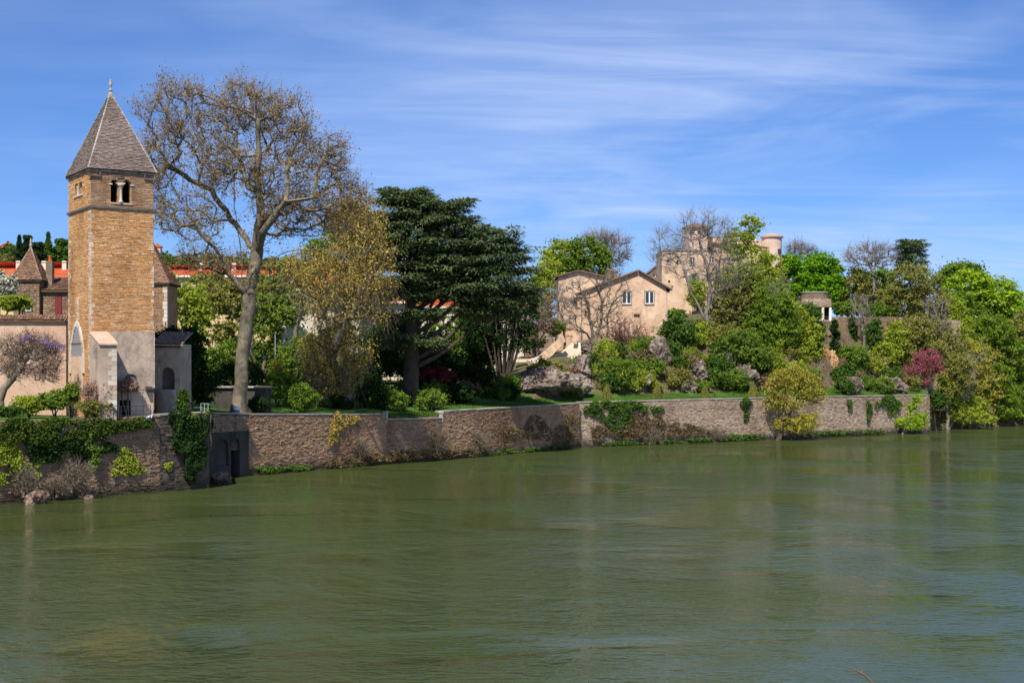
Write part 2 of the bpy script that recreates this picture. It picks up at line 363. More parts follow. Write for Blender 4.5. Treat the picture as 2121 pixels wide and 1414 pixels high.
MAT['grassleaf'] = mat_leaf('grass blades', [(.05, .12, .015), (.09, .18, .03), (.12, .2, .05)], .3)
def mat_water():
    m_, t = newmat('river water')
    g = nd(t, 'ShaderNodeNewGeometry')
    calm = noise(t, .06, 5, sc3=(.7, .8, 1), dist=.35, rough=.6)          # patches of breeze on the surface
    cr = nd(t, 'ShaderNodeMapRange'); cr.interpolation_type = 'SMOOTHSTEP'; t.links.new(calm, cr.inputs[0])
    for i, x in enumerate((.42, .60, .28, 1.9)): cr.inputs[i + 1].default_value = x
    a = noise(t, 1.15, 4, sc3=(.9, 1, 1), rough=.55, dist=.3)
    b = noise(t, 3.6, 3, sc3=(.6, 1, 1), rough=.5, dist=.3)
    big_ = noise(t, .22, 3, sc3=(.5, 1, 1), dist=.8)
    def mth(op, x, y):
        n = nd(t, 'ShaderNodeMath', operation=op)
        for i, v in enumerate((x, y)):
            if isinstance(v, (int, float)): n.inputs[i].default_value = v
            else: t.links.new(v, n.inputs[i])
        return n.outputs[0]
    h = mth('ADD', mth('MULTIPLY', a, .13), mth('ADD', mth('MULTIPLY', b, .09), mth('MULTIPLY', big_, .05)))
    h = mth('MULTIPLY', h, cr.outputs[0])
    bp = nd(t, 'ShaderNodeBump'); bp.inputs['Strength'].default_value = 1.0; bp.inputs['Distance'].default_value = 1.0
    t.links.new(h, bp.inputs['Height'])
    mud = ramp(t, noise(t, .02, 4, dist=.5), [(.35, (.042, .057, .015)), (.65, (.049, .065, .019))])
    df = nd(t, 'ShaderNodeBsdfDiffuse'); t.links.new(mud, df.inputs[0]); t.links.new(bp.outputs[0], df.inputs['Normal'])
    gl = nd(t, 'ShaderNodeBsdfGlossy'); gl.inputs['Roughness'].default_value = .02; gl.inputs[0].default_value = (.9, .92, .92, 1)
    t.links.new(bp.outputs[0], gl.inputs['Normal'])
    fr = nd(t, 'ShaderNodeFresnel'); fr.inputs[0].default_value = 1.33; t.links.new(bp.outputs[0], fr.inputs['Normal'])
    fm = nd(t, 'ShaderNodeMath', operation='MULTIPLY'); t.links.new(fr.outputs[0], fm.inputs[0]); fm.inputs[1].default_value = .78
    mi = nd(t, 'ShaderNodeMixShader'); o = nd(t, 'ShaderNodeOutputMaterial')
    t.links.new(fm.outputs[0], mi.inputs[0]); t.links.new(df.outputs[0], mi.inputs[1]); t.links.new(gl.outputs[0], mi.inputs[2]); t.links.new(mi.outputs[0], o.inputs[0])
    return m_
MAT['water'] = mat_water()

# ---------------------------------------------------------------- water, ground
def sine_noise(x, y, seed, scale, octaves=4):
    r = np.random.default_rng(seed); o = 0; a = 1.0; s = 1.0 / scale
    for _ in range(octaves):
        for _ in range(3):
            th = r.uniform(0, 2 * pi); k = s * r.uniform(.7, 1.4)
            o = o + a * np.sin((x * cos(th) + y * sin(th)) * k * 2 * pi + r.uniform(0, 6.3)) / 3
        a *= .5; s *= 2.1
    return o
link('river', MB().add([(-900, -120, 0), (1500, -120, 0), (1500, 520, 0), (-900, 520, 0)], np.array([[0, 1, 2, 3]])).mesh('river'), 'water', kind='structure')
def build_ground():
    px = np.concatenate([np.arange(-700, 900, 20), np.arange(900, 2200, 7), np.arange(2200, 3401, 30)]).astype(float)
    dd = np.concatenate([[0.35], np.arange(.9, 40, .9), np.arange(40, 131, 3)])
    Zg = np.array([np.interp(px, GK, GA[:, i]) for i in range(len(GD))]).T      # px x GD
    P = []
    for i, p in enumerate(px):
        Y = wallY(p) + dd; z = np.interp(dd, GD, Zg[i]); P.append(np.stack([X_(p, Y), Y, z], -1))
    P = np.array(P); sk = P[:, :1].copy(); sk[..., 2] = np.minimum(sk[..., 2], 9) - 3.0; P = np.concatenate([sk, P], 1); dd = np.concatenate([[.35], dd]); x, y, z = P[..., 0], P[..., 1], P[..., 2]
    steep = np.clip(np.gradient(z, axis=1) / .9, 0, 1.2) * (dd[None] > 4) * (px[:, None] > 1050)
    P[..., 2] += sine_noise(x, y, 3, 14) * .12 * (dd[None] > 2) + steep * sine_noise(x, y, 5, 5, 5) * 1.1
    n, m_ = P.shape[:2]; i = np.arange(n - 1)[:, None] * m_; j = np.arange(m_ - 1)[None]
    Fq = np.stack([i + j, i + m_ + j, i + m_ + j + 1, i + j + 1], -1).reshape(-1, 4)
    link('island_ground', mesh_np('island_ground', P.reshape(-1, 3), Fq, True), 'ground', kind='structure')
build_ground()

# far bank with its hill
HILL = [(-900, 480), (-100, 500), (60, 512), (200, 515), (350, 528), (500, 538), (640, 545), (900, 610), (1100, 690), (1300, 752), (3400, 762)]
def hill_z(px, Y):
    crest = np.interp(px, [h[0] for h in HILL], [h[1] for h in HILL]); zc = Z_(crest, 640.0) - 9
    t = np.clip((Y - 400) / 240, 0, 1); t = t * t * (3 - 2 * t)
    return 1.0 + zc * t * (1 - .5 * np.clip((Y - 680) / 600, 0, 1))
def build_far():
    px = np.arange(-900, 3401, 40).astype(float); Y = np.concatenate([np.arange(396, 760, 14), [800, 900, 1200, 2000, 4000, 7500]])
    P = np.zeros((len(px), len(Y), 3)); P[..., 1] = Y[None]; P[..., 0] = (px[:, None] - 1060.5) / 3000 * np.minimum(Y, 900)[None] * np.where(Y > 900, Y / 900, 1)[None]
    P[..., 2] = hill_z(px[:, None], Y[None]) + sine_noise(P[..., 0], P[..., 1], 9, 90) * 1.5 * (Y[None] > 430)
    P[:, 0, 2] = -1
    n, m_ = P.shape[:2]; i = np.arange(n - 1)[:, None] * m_; j = np.arange(m_ - 1)[None]
    Fq = np.stack([i + j, i + m_ + j, i + m_ + j + 1, i + j + 1], -1).reshape(-1, 4)
    link('far_bank_hill', mesh_np('far_bank_hill', P.reshape(-1, 3), Fq, True), 'far_ground', kind='structure')
build_far()

# ---------------------------------------------------------------- stone fields
def course_stones(u0, u1, z0, z1, ch, bl, r, ztop=None, openings=(), gap=.014, pjit=.035, hj=.38):
    """rows of (u centre, z centre, width, height, proud) filling a rectangle, leaving the openings free.
    openings: (uc, w, zb, zs, rise) with an arch of that rise above the springing zs"""
    out = []; z = z0
    while z < z1 - ch * .4:
        h = ch * r.uniform(1 - hj, 1 + hj); h = min(h, z1 - z) if z + h > z1 else h
        zc = z + h / 2; iv = [(u0, u1)]
        for (uc, w_, zb, zs, rise) in openings:
            if zb - .02 < z + h and zc < zs + rise:
                hw = w_ / 2 if zc <= zs else w_ / 2 * sqrt(max(0, 1 - ((zc - zs) / max(rise, .01)) ** 2))
                a, b = uc - hw, uc + hw; n2 = []
                for (p, q) in iv:
                    if b <= p or a >= q: n2.append((p, q)); continue
                    if a > p + .05: n2.append((p, a))
                    if b < q - .05: n2.append((b, q))
                iv = n2
        for (p, q) in iv:
            u = p
            while u < q - .02:
                w_ = bl * r.uniform(.55, 1.5)
                if q - u - w_ < bl * .35: w_ = q - u
                zt = 1e9 if ztop is None else ztop(u + w_ / 2)
                if z + h <= zt + .02: out.append((u + w_ / 2, zc, w_ - gap, h - gap, max(.006, .02 + abs(r.normal(0, pjit)))))
                u += w_
        z += h
    return np.array(out).reshape(-1, 5)
def stone_hex(st, r, jit=.012, back=.03):
    k = len(st); u, z, w_, h, p = st.T; J = lambda: r.uniform(-1, 1, k) * jit
    ins = np.minimum(.012, h * .12)
    P = np.zeros((k, 8, 3))
    for c, (su, sz) in enumerate(((-1, -1), (1, -1), (1, 1), (-1, 1))):
        P[:, c] = np.stack([u + su * w_ / 2, np.full(k, back), z + sz * h / 2], -1)
        P[:, 4 + c] = np.stack([u + su * (w_ / 2 - ins) + J(), -p + J() * .8, z + sz * (h / 2 - ins) + J() * .8], -1)
    return P
def frame_pts(P, o, ud):
    """plane frame: local x along ud, local y = depth INTO the wall, z up"""
    ud = np.array([ud[0], ud[1], 0.]); ud /= np.linalg.norm(ud); dn = np.array([-ud[1], ud[0], 0.])
    return np.array(o) + P[..., 0:1] * ud + P[..., 1:2] * dn + P[..., 2:3] * np.array([0, 0, 1.])
def hex_noback(P):
    """as MB.hexa but without the hidden back face"""
    P = P.reshape(-1, 8, 3); k = len(P)
    q = np.array([[4, 5, 6, 7], [0, 1, 5, 4], [1, 2, 6, 5], [2, 3, 7, 6], [3, 0, 4, 7]])
    return P.reshape(-1, 3), (q[None] + (np.arange(k) * 8)[:, None, None]).reshape(-1, 4)
def lay_stones(st, o, ud, mat, parent, r, name='stone', parts=0, loc=(0, 0, 0), jit=.012, prefer=None):
    P = frame_pts(stone_hex(st, r, jit), o, ud) - np.array(loc)
    idx = np.arange(len(st))
    if parts:
        size = st[:, 2] * st[:, 3] if prefer is None else prefer
        pick = np.argsort(-size)[:parts]; mask = np.zeros(len(st), bool); mask[pick] = True
        for k in pick:
            c = P[k, 4:].mean(0); V, Fq = hex_noback(P[k:k + 1] - c)
            ob = link(name, mesh_np(name, V, Fq), mat, parent); ob.location = c
        P = P[~mask]
    if len(P):
        V, Fq = hex_noback(P); link(name + '_courses', mesh_np(name, V, Fq), mat, parent, kind='stuff')

def wall_open(mb, u0, u1, z0, z1, y0, y1, openings, seg=10, pointed=False):
    """a wall slab from y0 (outside) to y1 (inside) with arched or square openings, as solid pieces"""
    br = {u0, u1}
    for (uc, w_, zb, zs, rise) in openings:
        k = seg if rise > 0 else 1
        for i in range(k + 1): br.add(round(uc - w_ / 2 + w_ * i / k, 5))
    br = sorted(br)
    def top(o_, u):
        uc, w_, zb, zs, rise = o_; t = min(1, abs(u - uc) / (w_ / 2))
        if rise <= 0: return zs
        if pointed: return zs + rise * (1 - t ** 1.7)
        return zs + rise * sqrt(max(0, 1 - t * t))
    for a, b in zip(br[:-1], br[1:]):
        if b - a < 1e-4: continue
        mid_ = (a + b) / 2; cur = [(z0, z0)]; hit = sorted([o_ for o_ in openings if abs(mid_ - o_[0]) < o_[1] / 2 - 1e-6], key=lambda o_: o_[2])
        za = zb_ = z0
        for o_ in hit:
            if o_[2] > max(za, zb_) + .01: mb.hexa([(a, y0, za), (b, y0, zb_), (b, y1, zb_), (a, y1, za), (a, y0, o_[2]), (b, y0, o_[2]), (b, y1, o_[2]), (a, y1, o_[2])])
            za, zb_ = top(o_, a), top(o_, b)
        mb.hexa([(a, y0, za), (b, y0, zb_), (b, y1, zb_), (a, y1, za), (a, y0, z1), (b, y0, z1), (b, y1, z1), (a, y1, z1)])
    return mb

def quay(label, p0, p1, zt0, zt1, ch, bl, mat, seed, parts=0, core='quay_core', openings=(), coping=True, zb=-.7, stones=True, loc=None, ext=.0, group='stone quay walls along the river'):
    r = np.random.default_rng(seed); p0 = np.array(p0); p1 = np.array(p1); L = np.linalg.norm(p1 - p0); ud = (p1 - p0) / L
    loc = (*p0, 0)
    t = thing('quay_wall', label, 'wall', loc, 0, group)
    mb = MB()
    if openings:
        wall_open(mb, 0, L, zb, min(zt0, zt1) - .3, 0, .9, openings)
        mb.hexa([(0, 0, min(zt0, zt1) - .3), (L, 0, min(zt0, zt1) - .3), (L, .9, min(zt0, zt1) - .3), (0, .9, min(zt0, zt1) - .3), (0, 0, zt0), (L, 0, zt1), (L, .9, zt1), (0, .9, zt0)])
        mb.box(0, L, .9, 1.1, zb, min(zt0, zt1) - .4)
    else:
        mb.hexa([(0, 0, zb), (L, 0, zb), (L, .9, zb), (0, .9, zb), (0, 0, zt0), (L, 0, zt1), (L, .9, zt1), (0, .9, zt0)])
    Vc = frame_pts(np.concatenate(mb.V), (0, 0, 0), ud)
    link('mortar_core', mesh_np('mortar_core', Vc, [np.concatenate(f) for f in mb.F.values()]), core, t)
    if stones:
        st = course_stones(0, L, 3.9 if stones == 'top' else zb + .4, max(zt0, zt1), ch, bl, r, lambda u: zt0 + (zt1 - zt0) * u / L, openings)
        lay_stones(st, (0, 0, 0), ud, mat, t, r, parts=parts, jit=.02)
    if coping:
        u = 0
        while u < L:
            w_ = min(r.uniform(1.1, 2.0), L - u); za = zt0 + (zt1 - zt0) * u / L; zb_ = zt0 + (zt1 - zt0) * (u + w_) / L
            w2 = max(w_ - .02, .05); dz = r.uniform(0, .02)
            P = np.array([[(0, -.10, 0), (w2, -.10, zb_ - za), (w2, .8, zb_ - za), (0, .8, 0), (0, -.10, .11), (w2, -.10, zb_ - za + .11), (w2, .8, zb_ - za + .11), (0, .8, .11)]])
            P = frame_pts(P, (0, 0, 0), ud); m2 = MB().hexa(P)
            ob = link('coping_slab', m2.mesh('coping_slab'), 'coping', t); ob.location = (ud[0] * u, ud[1] * u, za + dz + .004)
            u += w_
    return t
def xy(px, Y): return (X_(px, Y), Y)
quay('old quay wall of thin flat stones hung with ivy, below the bell tower', xy(-330, 90), xy(330, 108.9), 5.55, 5.72, .135, .40, 'quay', 1, parts=300, coping=False)
quay('shade-toned stretch of quay wall hung with dark ivy, right of the bell tower', xy(330, 108.9), xy(432, 112.4), 5.72, 5.80, .17, .42, 'quay_shade', 2, coping=True)
quay('shaded return face of the quay wall beside the arched recesses', xy(432, 112.4), xy(434, 121.5), 5.80, 5.6, .17, .42, 'quay_shade', 22, coping=False)
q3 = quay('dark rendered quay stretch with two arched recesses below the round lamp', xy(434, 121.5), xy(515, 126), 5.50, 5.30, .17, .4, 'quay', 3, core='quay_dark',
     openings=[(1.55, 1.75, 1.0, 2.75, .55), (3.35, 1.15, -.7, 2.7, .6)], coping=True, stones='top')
m_b = MB(); m_b.box(.6, 2.5, .22, .5, .9, 3.4); V_ = frame_pts(np.concatenate(m_b.V), (0, 0, 0), (X_(515, 126) - X_(434, 121.5), 4.5)); link('blind_panel', mesh_np('blind_panel', V_, [np.concatenate(f) for f in m_b.F.values()]), 'quay_dark', q3)
m_b = MB(); m_b.box(2.7, 4.0, .8, .89, -.6, 3.4); V_ = frame_pts(np.concatenate(m_b.V), (0, 0, 0), (X_(515, 126) - X_(434, 121.5), 4.5)); link('arch_shade_back', mesh_np('arch_shade_back', V_, [np.concatenate(f) for f in m_b.F.values()]), 'dark', q3)  # near-black sheet painting the shade inside the narrow arch
def pz(px, y): return Z_(y, wallY(px))
quay('long quay wall of thin stone courses under the big plane tree', xy(515, 126), xy(800, 142), pz(515, 859), pz(800, 859), .115, .36, 'quay_warm', 4)
quay('lower stretch of quay wall topped by grass and a small gap', xy(800, 142), xy(915, 148.3), pz(800, 869), pz(915, 867), .115, .36, 'quay', 5)
quay('warm orange-brown quay wall in front of the shaded lawn', xy(915, 148.3), xy(1200, 172.3), pz(915, 853), pz(1200, 836), .12, .38, 'quay_warm', 6)
quay('overgrown pale quay wall from the corner to the yellow shrub', xy(1200.4, 173.0), xy(1600, 193), pz(1201, 834), pz(1600, 824), .16, .40, 'quay_pale', 7)
quay('pale quay wall right of the yellow shrub, ending at a corner', xy(1600, 193), xy(1925, 216), pz(1600, 824), pz(1925, 819), .16, .40, 'quay_pale', 8)
quay('short shaded end face of the quay wall beside the wooded bank', xy(1925, 216), (X_(1925, 216) - .5, 226), pz(1925, 819), pz(1925, 819), .2, .45, 'quay_pale', 9, coping=False)
# ---------------------------------------------------------------- bell tower
def tiles_on_slope(mb, o, ud, vd, L0, L1, H, tw, th, r, nrm, bow=False, thick=.05, top_shift=0.0):
    """rows of small slabs on a sloping (trapezoid) face. o = lower left corner, ud along the eaves, vd up the slope, widths L0 (eaves) to L1 (top)"""
    ud, vd, nrm = map(np.array, (ud, vd, nrm)); v = 0; P = []
    while v < H:
        f = v / H; a = (L0 - L1) / 2 * f + top_shift * f; b = a + L0 + (L1 - L0) * f; u = a
        while u < b - .01:
            w_ = tw * r.uniform(.6, 1.4)
            if b - u - w_ < tw * .3: w_ = b - u
            j = r.uniform(-.02, .02) * 2 * th; hh = th * 1.35; lift = thick * r.uniform(.7, 1.6)
            c = [o + ud * u + vd * (v + j), o + ud * (u + w_ - .015) + vd * (v + j), o + ud * (u + w_ - .015) + vd * (v + hh), o + ud * u + vd * (v + hh)]
            P.append([p + nrm * .0 for p in c] + [c[0] + nrm * lift * 1.6, c[1] + nrm * lift * (1.6 + r.uniform(-.3, .3)), c[2] + nrm * lift * .4, c[3] + nrm * lift * .4]); u += w_
        v += th
    return mb.hexa(np.array(P)) if P else mb
def canal_tiles(mb, o, ud, vd, nrm, L, H, pitch=.22, row=.38, r=None, n=4):
    """rounded canal tiles: half-tubes running up the slope in overlapping rows"""
    o, ud, vd, nrm = map(lambda a: np.array(a, float), (o, ud, vd, nrm)); V = []; Fq = []
    k = int(L / pitch); rows = max(1, int(round(H / row))); th = np.linspace(0, pi, n + 1)
    for i in range(k):
        for j in range(rows):
            jit = r.uniform(-.03, .03); b = len(V) * 1; base = len(V)
            for s_, (vv, rr, lf) in enumerate(((j * row + jit, .52, .04), ((j + 1.12) * row + jit, .44, .0))):
                for t_ in th: V.append(o + ud * ((i + .5) * pitch + cos(t_) * pitch * rr) + vd * vv + nrm * (sin(t_) * pitch * .38 + lf))
            for q in range(n): Fq.append([base + q, base + q + 1, base + n + 1 + q + 1, base + n + 1 + q])
    return mb.add(np.array(V), np.array(Fq))
def unit(v): v = np.array(v, float); return v / np.linalg.norm(v)

def tower():
    r = np.random.default_rng(11)
    O = (X_(187, 107), 107.0, 5.4); A = R(32); WX, WY_ = 4.76, 5.9
    t = thing('bell_tower', 'tall square bell tower of golden stone with steep pyramid roof', 'bell tower', O, A)
    zs = lambda z: z - 5.4
    z1 = zs(24.0); zb = zs(21.25); zp = zs(12.0); base = 0
    op_front = [(1.82, .60, zs(21.62), zs(23.0), .34), (2.74, .66, zs(21.62), zs(23.0), .36)]
    op_side = [(2.55, .95, zs(22.35), zs(22.95), .42), (3.70, .95, zs(22.35), zs(22.95), .42)]   # in y
    mb = MB(); th = .7
    mb.box(0, WX, 0, WY_, base, zs(21.3))
    wall_open(mb, 0, WX, zs(21.3), z1, 0, th, op_front)
    mb.box(0, WX, WY_ - th, WY_, zs(21.3), z1)
    mb.box(WX - th, WX, th, WY_ - th, zs(21.3), z1)
    m2 = MB(); wall_open(m2, th, WY_ - th, zs(21.3), z1, 0, th, op_side)
    Vs = np.concatenate(m2.V); Vs = np.stack([Vs[:, 1], Vs[:, 0], Vs[:, 2]], -1)
    mb.add(Vs, [np.concatenate(f)[:, ::-1] for f in m2.F.values()])
    mb.box(th, WX - th, th, WY_ - th, z1 - .25, z1)
    link('masonry_core', mb.mesh('masonry_core'), 'brick_core', t)
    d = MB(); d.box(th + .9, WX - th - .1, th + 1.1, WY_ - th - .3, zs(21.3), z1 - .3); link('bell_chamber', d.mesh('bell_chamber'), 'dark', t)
    # stone courses
    win = (3.42, 3.05, zs(7.75), zs(10.45), 2.0)      # pointed window + plaster panel on the left face (in y)
    ff = course_stones(.02, WX - .02, zp, z1 - .02, .115, .33, r, None, op_front, .014, .014)
    sf = course_stones(.02, WY_ - .02, .0, z1 - .02, .115, .33, r, None, op_side + [(win[0], win[1] + .9, win[2], win[3], win[4] + .25)], .014, .014)
    wgt = ff[:, 2] * ff[:, 3]
    lay_stones(ff[ff[:, 1] < zb], (0, 0, 0), (1, 0), 'brick', t, r, 'stone', 300, jit=.006); lay_stones(ff[ff[:, 1] >= zb], (0, 0, 0), (1, 0), 'brick_grey', t, r, 'belfry_stone', 0, jit=.006)
    lay_stones(np.array([[WY_ - a, b, c, dd, e] for a, b, c, dd, e in sf]), (0, WY_, 0), (0, -1), 'brick', t, r, 'side_stone', 0, jit=.006)
    # white corner quoins
    def quoins(fn, za, zb_, hmin, hmax, miss=.0):
        z = za; k = 0
        while z < zb_:
            h = r.uniform(hmin, hmax)
            if r.random() > miss:
                q = MB(); fn(q, z, min(z + h - .02, zb_), k); c = np.concatenate(q.V).mean(0); link('quoin', q.mesh('quoin', loc=c), 'quoin', t).location = c
            z += h; k += 1
    e = .025
    def cor0(q, a, b, k):
        q.box(-e, (.12, .26)[k % 2] * r.uniform(.5, 1.3), -e, (.55, .40)[k % 2] * r.uniform(.7, 1.2), a, b)
    quoins(cor0, zs(9.2), zs(21.15), .22, .42)
    def cor1(q, a, b, k): q.box(WX - (.14, .30)[k % 2] * r.uniform(.6, 1.3), WX + e, -e, .3, a, b)
    quoins(cor1, zs(12.2), zs(21.1), .25, .42, .35)
    def cor1b(q, a, b, k): q.box(WX - (.34, .6)[k % 2], WX + e + .05, -e - .06, .3, a, b)
    quoins(cor1b, zs(7.8), zs(12.1), .26, .36)
    def cor2(q, a, b, k): q.box(-e, .3, WY_ - (.35, .7)[k % 2] * r.uniform(.6, 1.3), WY_ + e, a, b)
    quoins(cor2, .1, zs(21.1), .25, .42, .05)
    def up(q, a, b, k): q.box(-e - .01, .1, 3.1 + (.0, .2)[k % 2] - .2, 3.55, a, b)
    quoins(up, zs(12.9), zs(14.6), .3, .5)
    # string course and cornice
    def band(name, za, zb_, e_, m):
        b = MB()
        b.box(-e_, WX + e_, -e_, .0 - .058, za, zb_); b.box(-e_, -.058, -.058, WY_ + e_, za, zb_); b.box(-.058, WX + e_, WY_ + .002, WY_ + e_, za, zb_); b.box(WX + .002, WX + e_, -.058, WY_ + .002, za, zb_)
        link(name, b.mesh(name), m, t)
    MAT['dark_stone'] = mat_plaster('blackened stone', (.10, .09, .085), (.16, .14, .13), (.04, .04, .04), 1.0, .6)
    band('string_course', zs(21.12), zs(21.28), .14, 'dark_stone')
    band('cornice', zs(23.86), z1 + .02, .17, 'dark_stone')
    for (x0, x1) in ((-.2, .75), (WX - .75, WX + .16)):
        b = MB(); b.box(x0, x1, -.17, -.06, zs(23.45), zs(23.56)); b.box(x0 if x0 > 0 else x1 - .1, (x0 if x0 > 0 else x1 - .1) + .1, -.16, -.06, zs(23.56), zs(23.86)); link('corbel_moulding', b.mesh('corbel_moulding'), 'dark_stone', t)
    b = MB(); b.box(2.18, 2.50, -.10, .0, zs(23.56), zs(23.64)); b.box(2.05, 2.5, -.09, -.0, zs(23.44), zs(23.5)); link('cross_relief', b.mesh('cross_relief'), 'dark_stone', t)
    # belfry colonnette with capital, imposts and stone surrounds
    c = MB(); c.lathe([(0, 0), (.17, 0), (.17, .1), (.12, .16), (.10, .2), (.095, 1.0), (.11, 1.05), (.13, 1.1), (.2, 1.26), (.24, 1.3), (.24, 1.4), (0, 1.4)], 12, (2.265, -.02, zs(21.62)))
    link('colonnette', c.mesh('colonnette', True), 'quoin', t)
    for x in (1.38, 3.02): q = MB().box(x, x + .24, -.09, .25, zs(22.93), zs(23.02)); link('impost', q.mesh('impost'), 'quoin', t)
    q = MB().box(1.95, 2.60, -.06, .5, zs(23.02), zs(23.14)); link('impost', q.mesh('impost'), 'render_grey', t)
    q = MB().box(1.45, 3.12, -.10, .3, zs(21.5), zs(21.615)); link('sill', q.mesh('sill'), 'render_pink', t)
    c = MB(); c.lathe([(.10, 0), (.10, .5), (.16, .6), (.16, .68)], 10, (-.02, 3.12, zs(22.35))); link('side_colonnette', c.mesh('side_colonnette', True), 'quoin', t)
    q = MB().box(-.12, .3, 1.95, 4.3, zs(22.25), zs(22.345)); link('side_sill', q.mesh('side_sill'), 'quoin', t)
    # roof: steep pyramid of stone slabs
    ap = np.array([WX / 2, WY_ / 2, zs(30.35)]); ov = .2
    cs = [np.array(c_) for c_ in ((-ov, -ov, z1 + .03), (WX + ov, -ov, z1 + .03), (WX + ov, WY_ + ov, z1 + .03), (-ov, WY_ + ov, z1 + .03))]
    m = MB(); m.add(cs + [ap], [np.array([[0, 1, 4], [1, 2, 4], [2, 3, 4], [3, 0, 4]]), np.array([[3, 2, 1, 0]])])
    rf = link('spire_roof', m.mesh('spire_roof'), 'slab', t)
    m = MB()
    for i in range(4):
        a, b = cs[i], cs[(i + 1) % 4]; ud = unit(b - a); mid_ = (a + b) / 2; H = np.linalg.norm(ap - mid_); vd = (ap - mid_) / H; nr = np.cross(ud, vd)
        tiles_on_slope(m, a, ud, vd, np.linalg.norm(b - a), .12, H - .2, .24, .13, r, nr, thick=.035)
    link('roof_slabs', m.mesh('roof_slabs'), 'slab', rf, kind='stuff')
    for i in range(4):
        m = MB(); a = cs[i]
        for k in range(22):
            p, q_ = a + (ap - a) * (k / 22), a + (ap - a) * ((k + .93) / 22); m.tube([p, q_], [.085, .07], 5)
        link('hip_ridge', m.mesh('hip_ridge'), 'coping', rf)
    m = MB(); m.lathe([(.28, -.5), (.24, -.35), (.18, -.1), (.11, 0), (.08, .08), (.15, .13), (.15, .19), (.07, .25), (.06, .38), (.11, .5), (.14, .62), (.11, .75), (.05, .85), (.08, .92), (.04, 1.0), (0, 1.02)], 12, tuple(ap))
    link('finial', m.mesh('finial', True), 'coping', rf)
    # rendered lower stage of the front face and side panel
    m = MB(); nic = (3.15, 1.0, zs(7.55), zs(8.35), .5); door = (2.85, .85, zs(5.5), zs(7.0), 0)
    nic2 = (3.0, 1.05, zs(7.6), zs(8.3), .52)
    wall_open(m, 1.2, WX - .05, -.3, zp - .0, -.12, -.0, [(3.0, 1.05, zs(7.55), zs(8.35), .5), (2.55, .85, -.3, zs(6.9), 0)]); link('lower_render', m.mesh('lower_render'), 'render_grey', t)
    q = MB().box(2.4, 3.6, -.004, .0, zs(7.5), zs(8.9)); link('blind_niche', q.mesh('blind_niche'), 'dark_stone', t)
    q = MB().box(2.12, 2.98, -.03, -.0, -.3, zs(6.92)); link('door', q.mesh('door'), 'dark', t)
    q = MB().box(2.0, 2.12, -.17, -.0, -.3, zs(7.05)); q.box(2.98, 3.1, -.17, 0, -.3, zs(7.05)); q.box(2.0, 3.1, -.17, 0, zs(6.93), zs(7.05)); link('door_frame', q.mesh('door_frame'), 'render_grey', t)
    # buttress with a sloping slab
    PB = 2.5; m = MB(); m.hexa([(-.05, -PB, -.4), (1.2, -PB, -.4), (1.2, 0, -.4), (-.05, 0, -.4), (-.05, -PB, zs(11.0)), (1.2, -PB, zs(11.0)), (1.2, 0, zs(11.85)), (-.05, 0, zs(11.85))])
    link('buttress', m.mesh('buttress'), 'render_grey', t)
    m = MB(); m.hexa([(-.12, -PB - .14, zs(10.95)), (1.28, -PB - .14, zs(10.95)), (1.28, -.1, zs(11.87)), (-.12, -.1, zs(11.87)), (-.12, -PB - .14, zs(11.07)), (1.28, -PB - .14, zs(11.07)), (1.28, -.1, zs(12.0)), (-.12, -.1, zs(12.0))]); link('buttress_cap', m.mesh('buttress_cap'), 'render_pink', t)
    def bq(q, a, b, k): q.box(1.2 - (.35, .6)[k % 2], 1.2 + .02, -PB - .02, -PB + .35, a, b)
    quoins(bq, zs(6.2), zs(10.6), .3, .42)
    # pointed window, its white surround and the plaster panel below (left face; local y)
    yc, hw, sill, spr, rise = win[0], win[1] / 2, zs(10.2), zs(10.45), win[4]
    def pt(tt, grow): u = abs(tt); return spr + (rise + grow) * (1 - u ** 1.9)
    segs = 18; m = MB()
    for i in range(segs):
        a, b = -1 + 2 * i / segs, -1 + 2 * (i + 1) / segs
        m.hexa([(-.11, yc + a * hw, pt(a, 0)), (-.11, yc + b * hw, pt(b, 0)), (.0, yc + b * hw, pt(b, 0)), (.0, yc + a * hw, pt(a, 0)),
                (-.11, yc + a * (hw + .42), pt(a, .42)), (-.11, yc + b * (hw + .42), pt(b, .42)), (.0, yc + b * (hw + .42), pt(b, .42)), (.0, yc + a * (hw + .42), pt(a, .42))])
    for s_ in (-1, 1):
        y0, y1 = sorted((yc + s_ * hw, yc + s_ * (hw + .42))); m.box(-.11, 0, y0, y1, zs(8.9), spr)
    link('window_surround', m.mesh('window_surround'), 'quoin', t)
    m = MB().box(-.07, 0, yc - hw, yc + hw, zs(7.8), sill); link('plaster_panel', m.mesh('plaster_panel'), 'render_castle', t)
    m = MB(); n_ = 16
    for i in range(n_):
        a, b = -1 + 2 * i / n_, -1 + 2 * (i + 1) / n_
        m.hexa([(-.02, yc + a * hw, sill), (-.02, yc + b * hw, sill), (0, yc + b * hw, sill), (0, yc + a * hw, sill), (-.02, yc + a * hw, pt(a, 0)), (-.02, yc + b * hw, pt(b, 0)), (0, yc + b * hw, pt(b, 0)), (0, yc + a * hw, pt(a, 0))])
    wnd = link('pointed_window', m.mesh('pointed_window'), 'glass', t)
    for i in range(-4, 5):
        tt = i / 4.6; q = MB().box(-.10, -.05, yc + tt * hw - .05, yc + tt * hw + .05, sill, pt(tt, -.02)); link('window_bar', q.mesh('window_bar'), 'galv', wnd)
    q = MB().box(-.11, -.06, yc - hw, yc + hw, sill + .9, sill + .98); link('window_bar', q.mesh('window_bar'), 'iron', wnd)
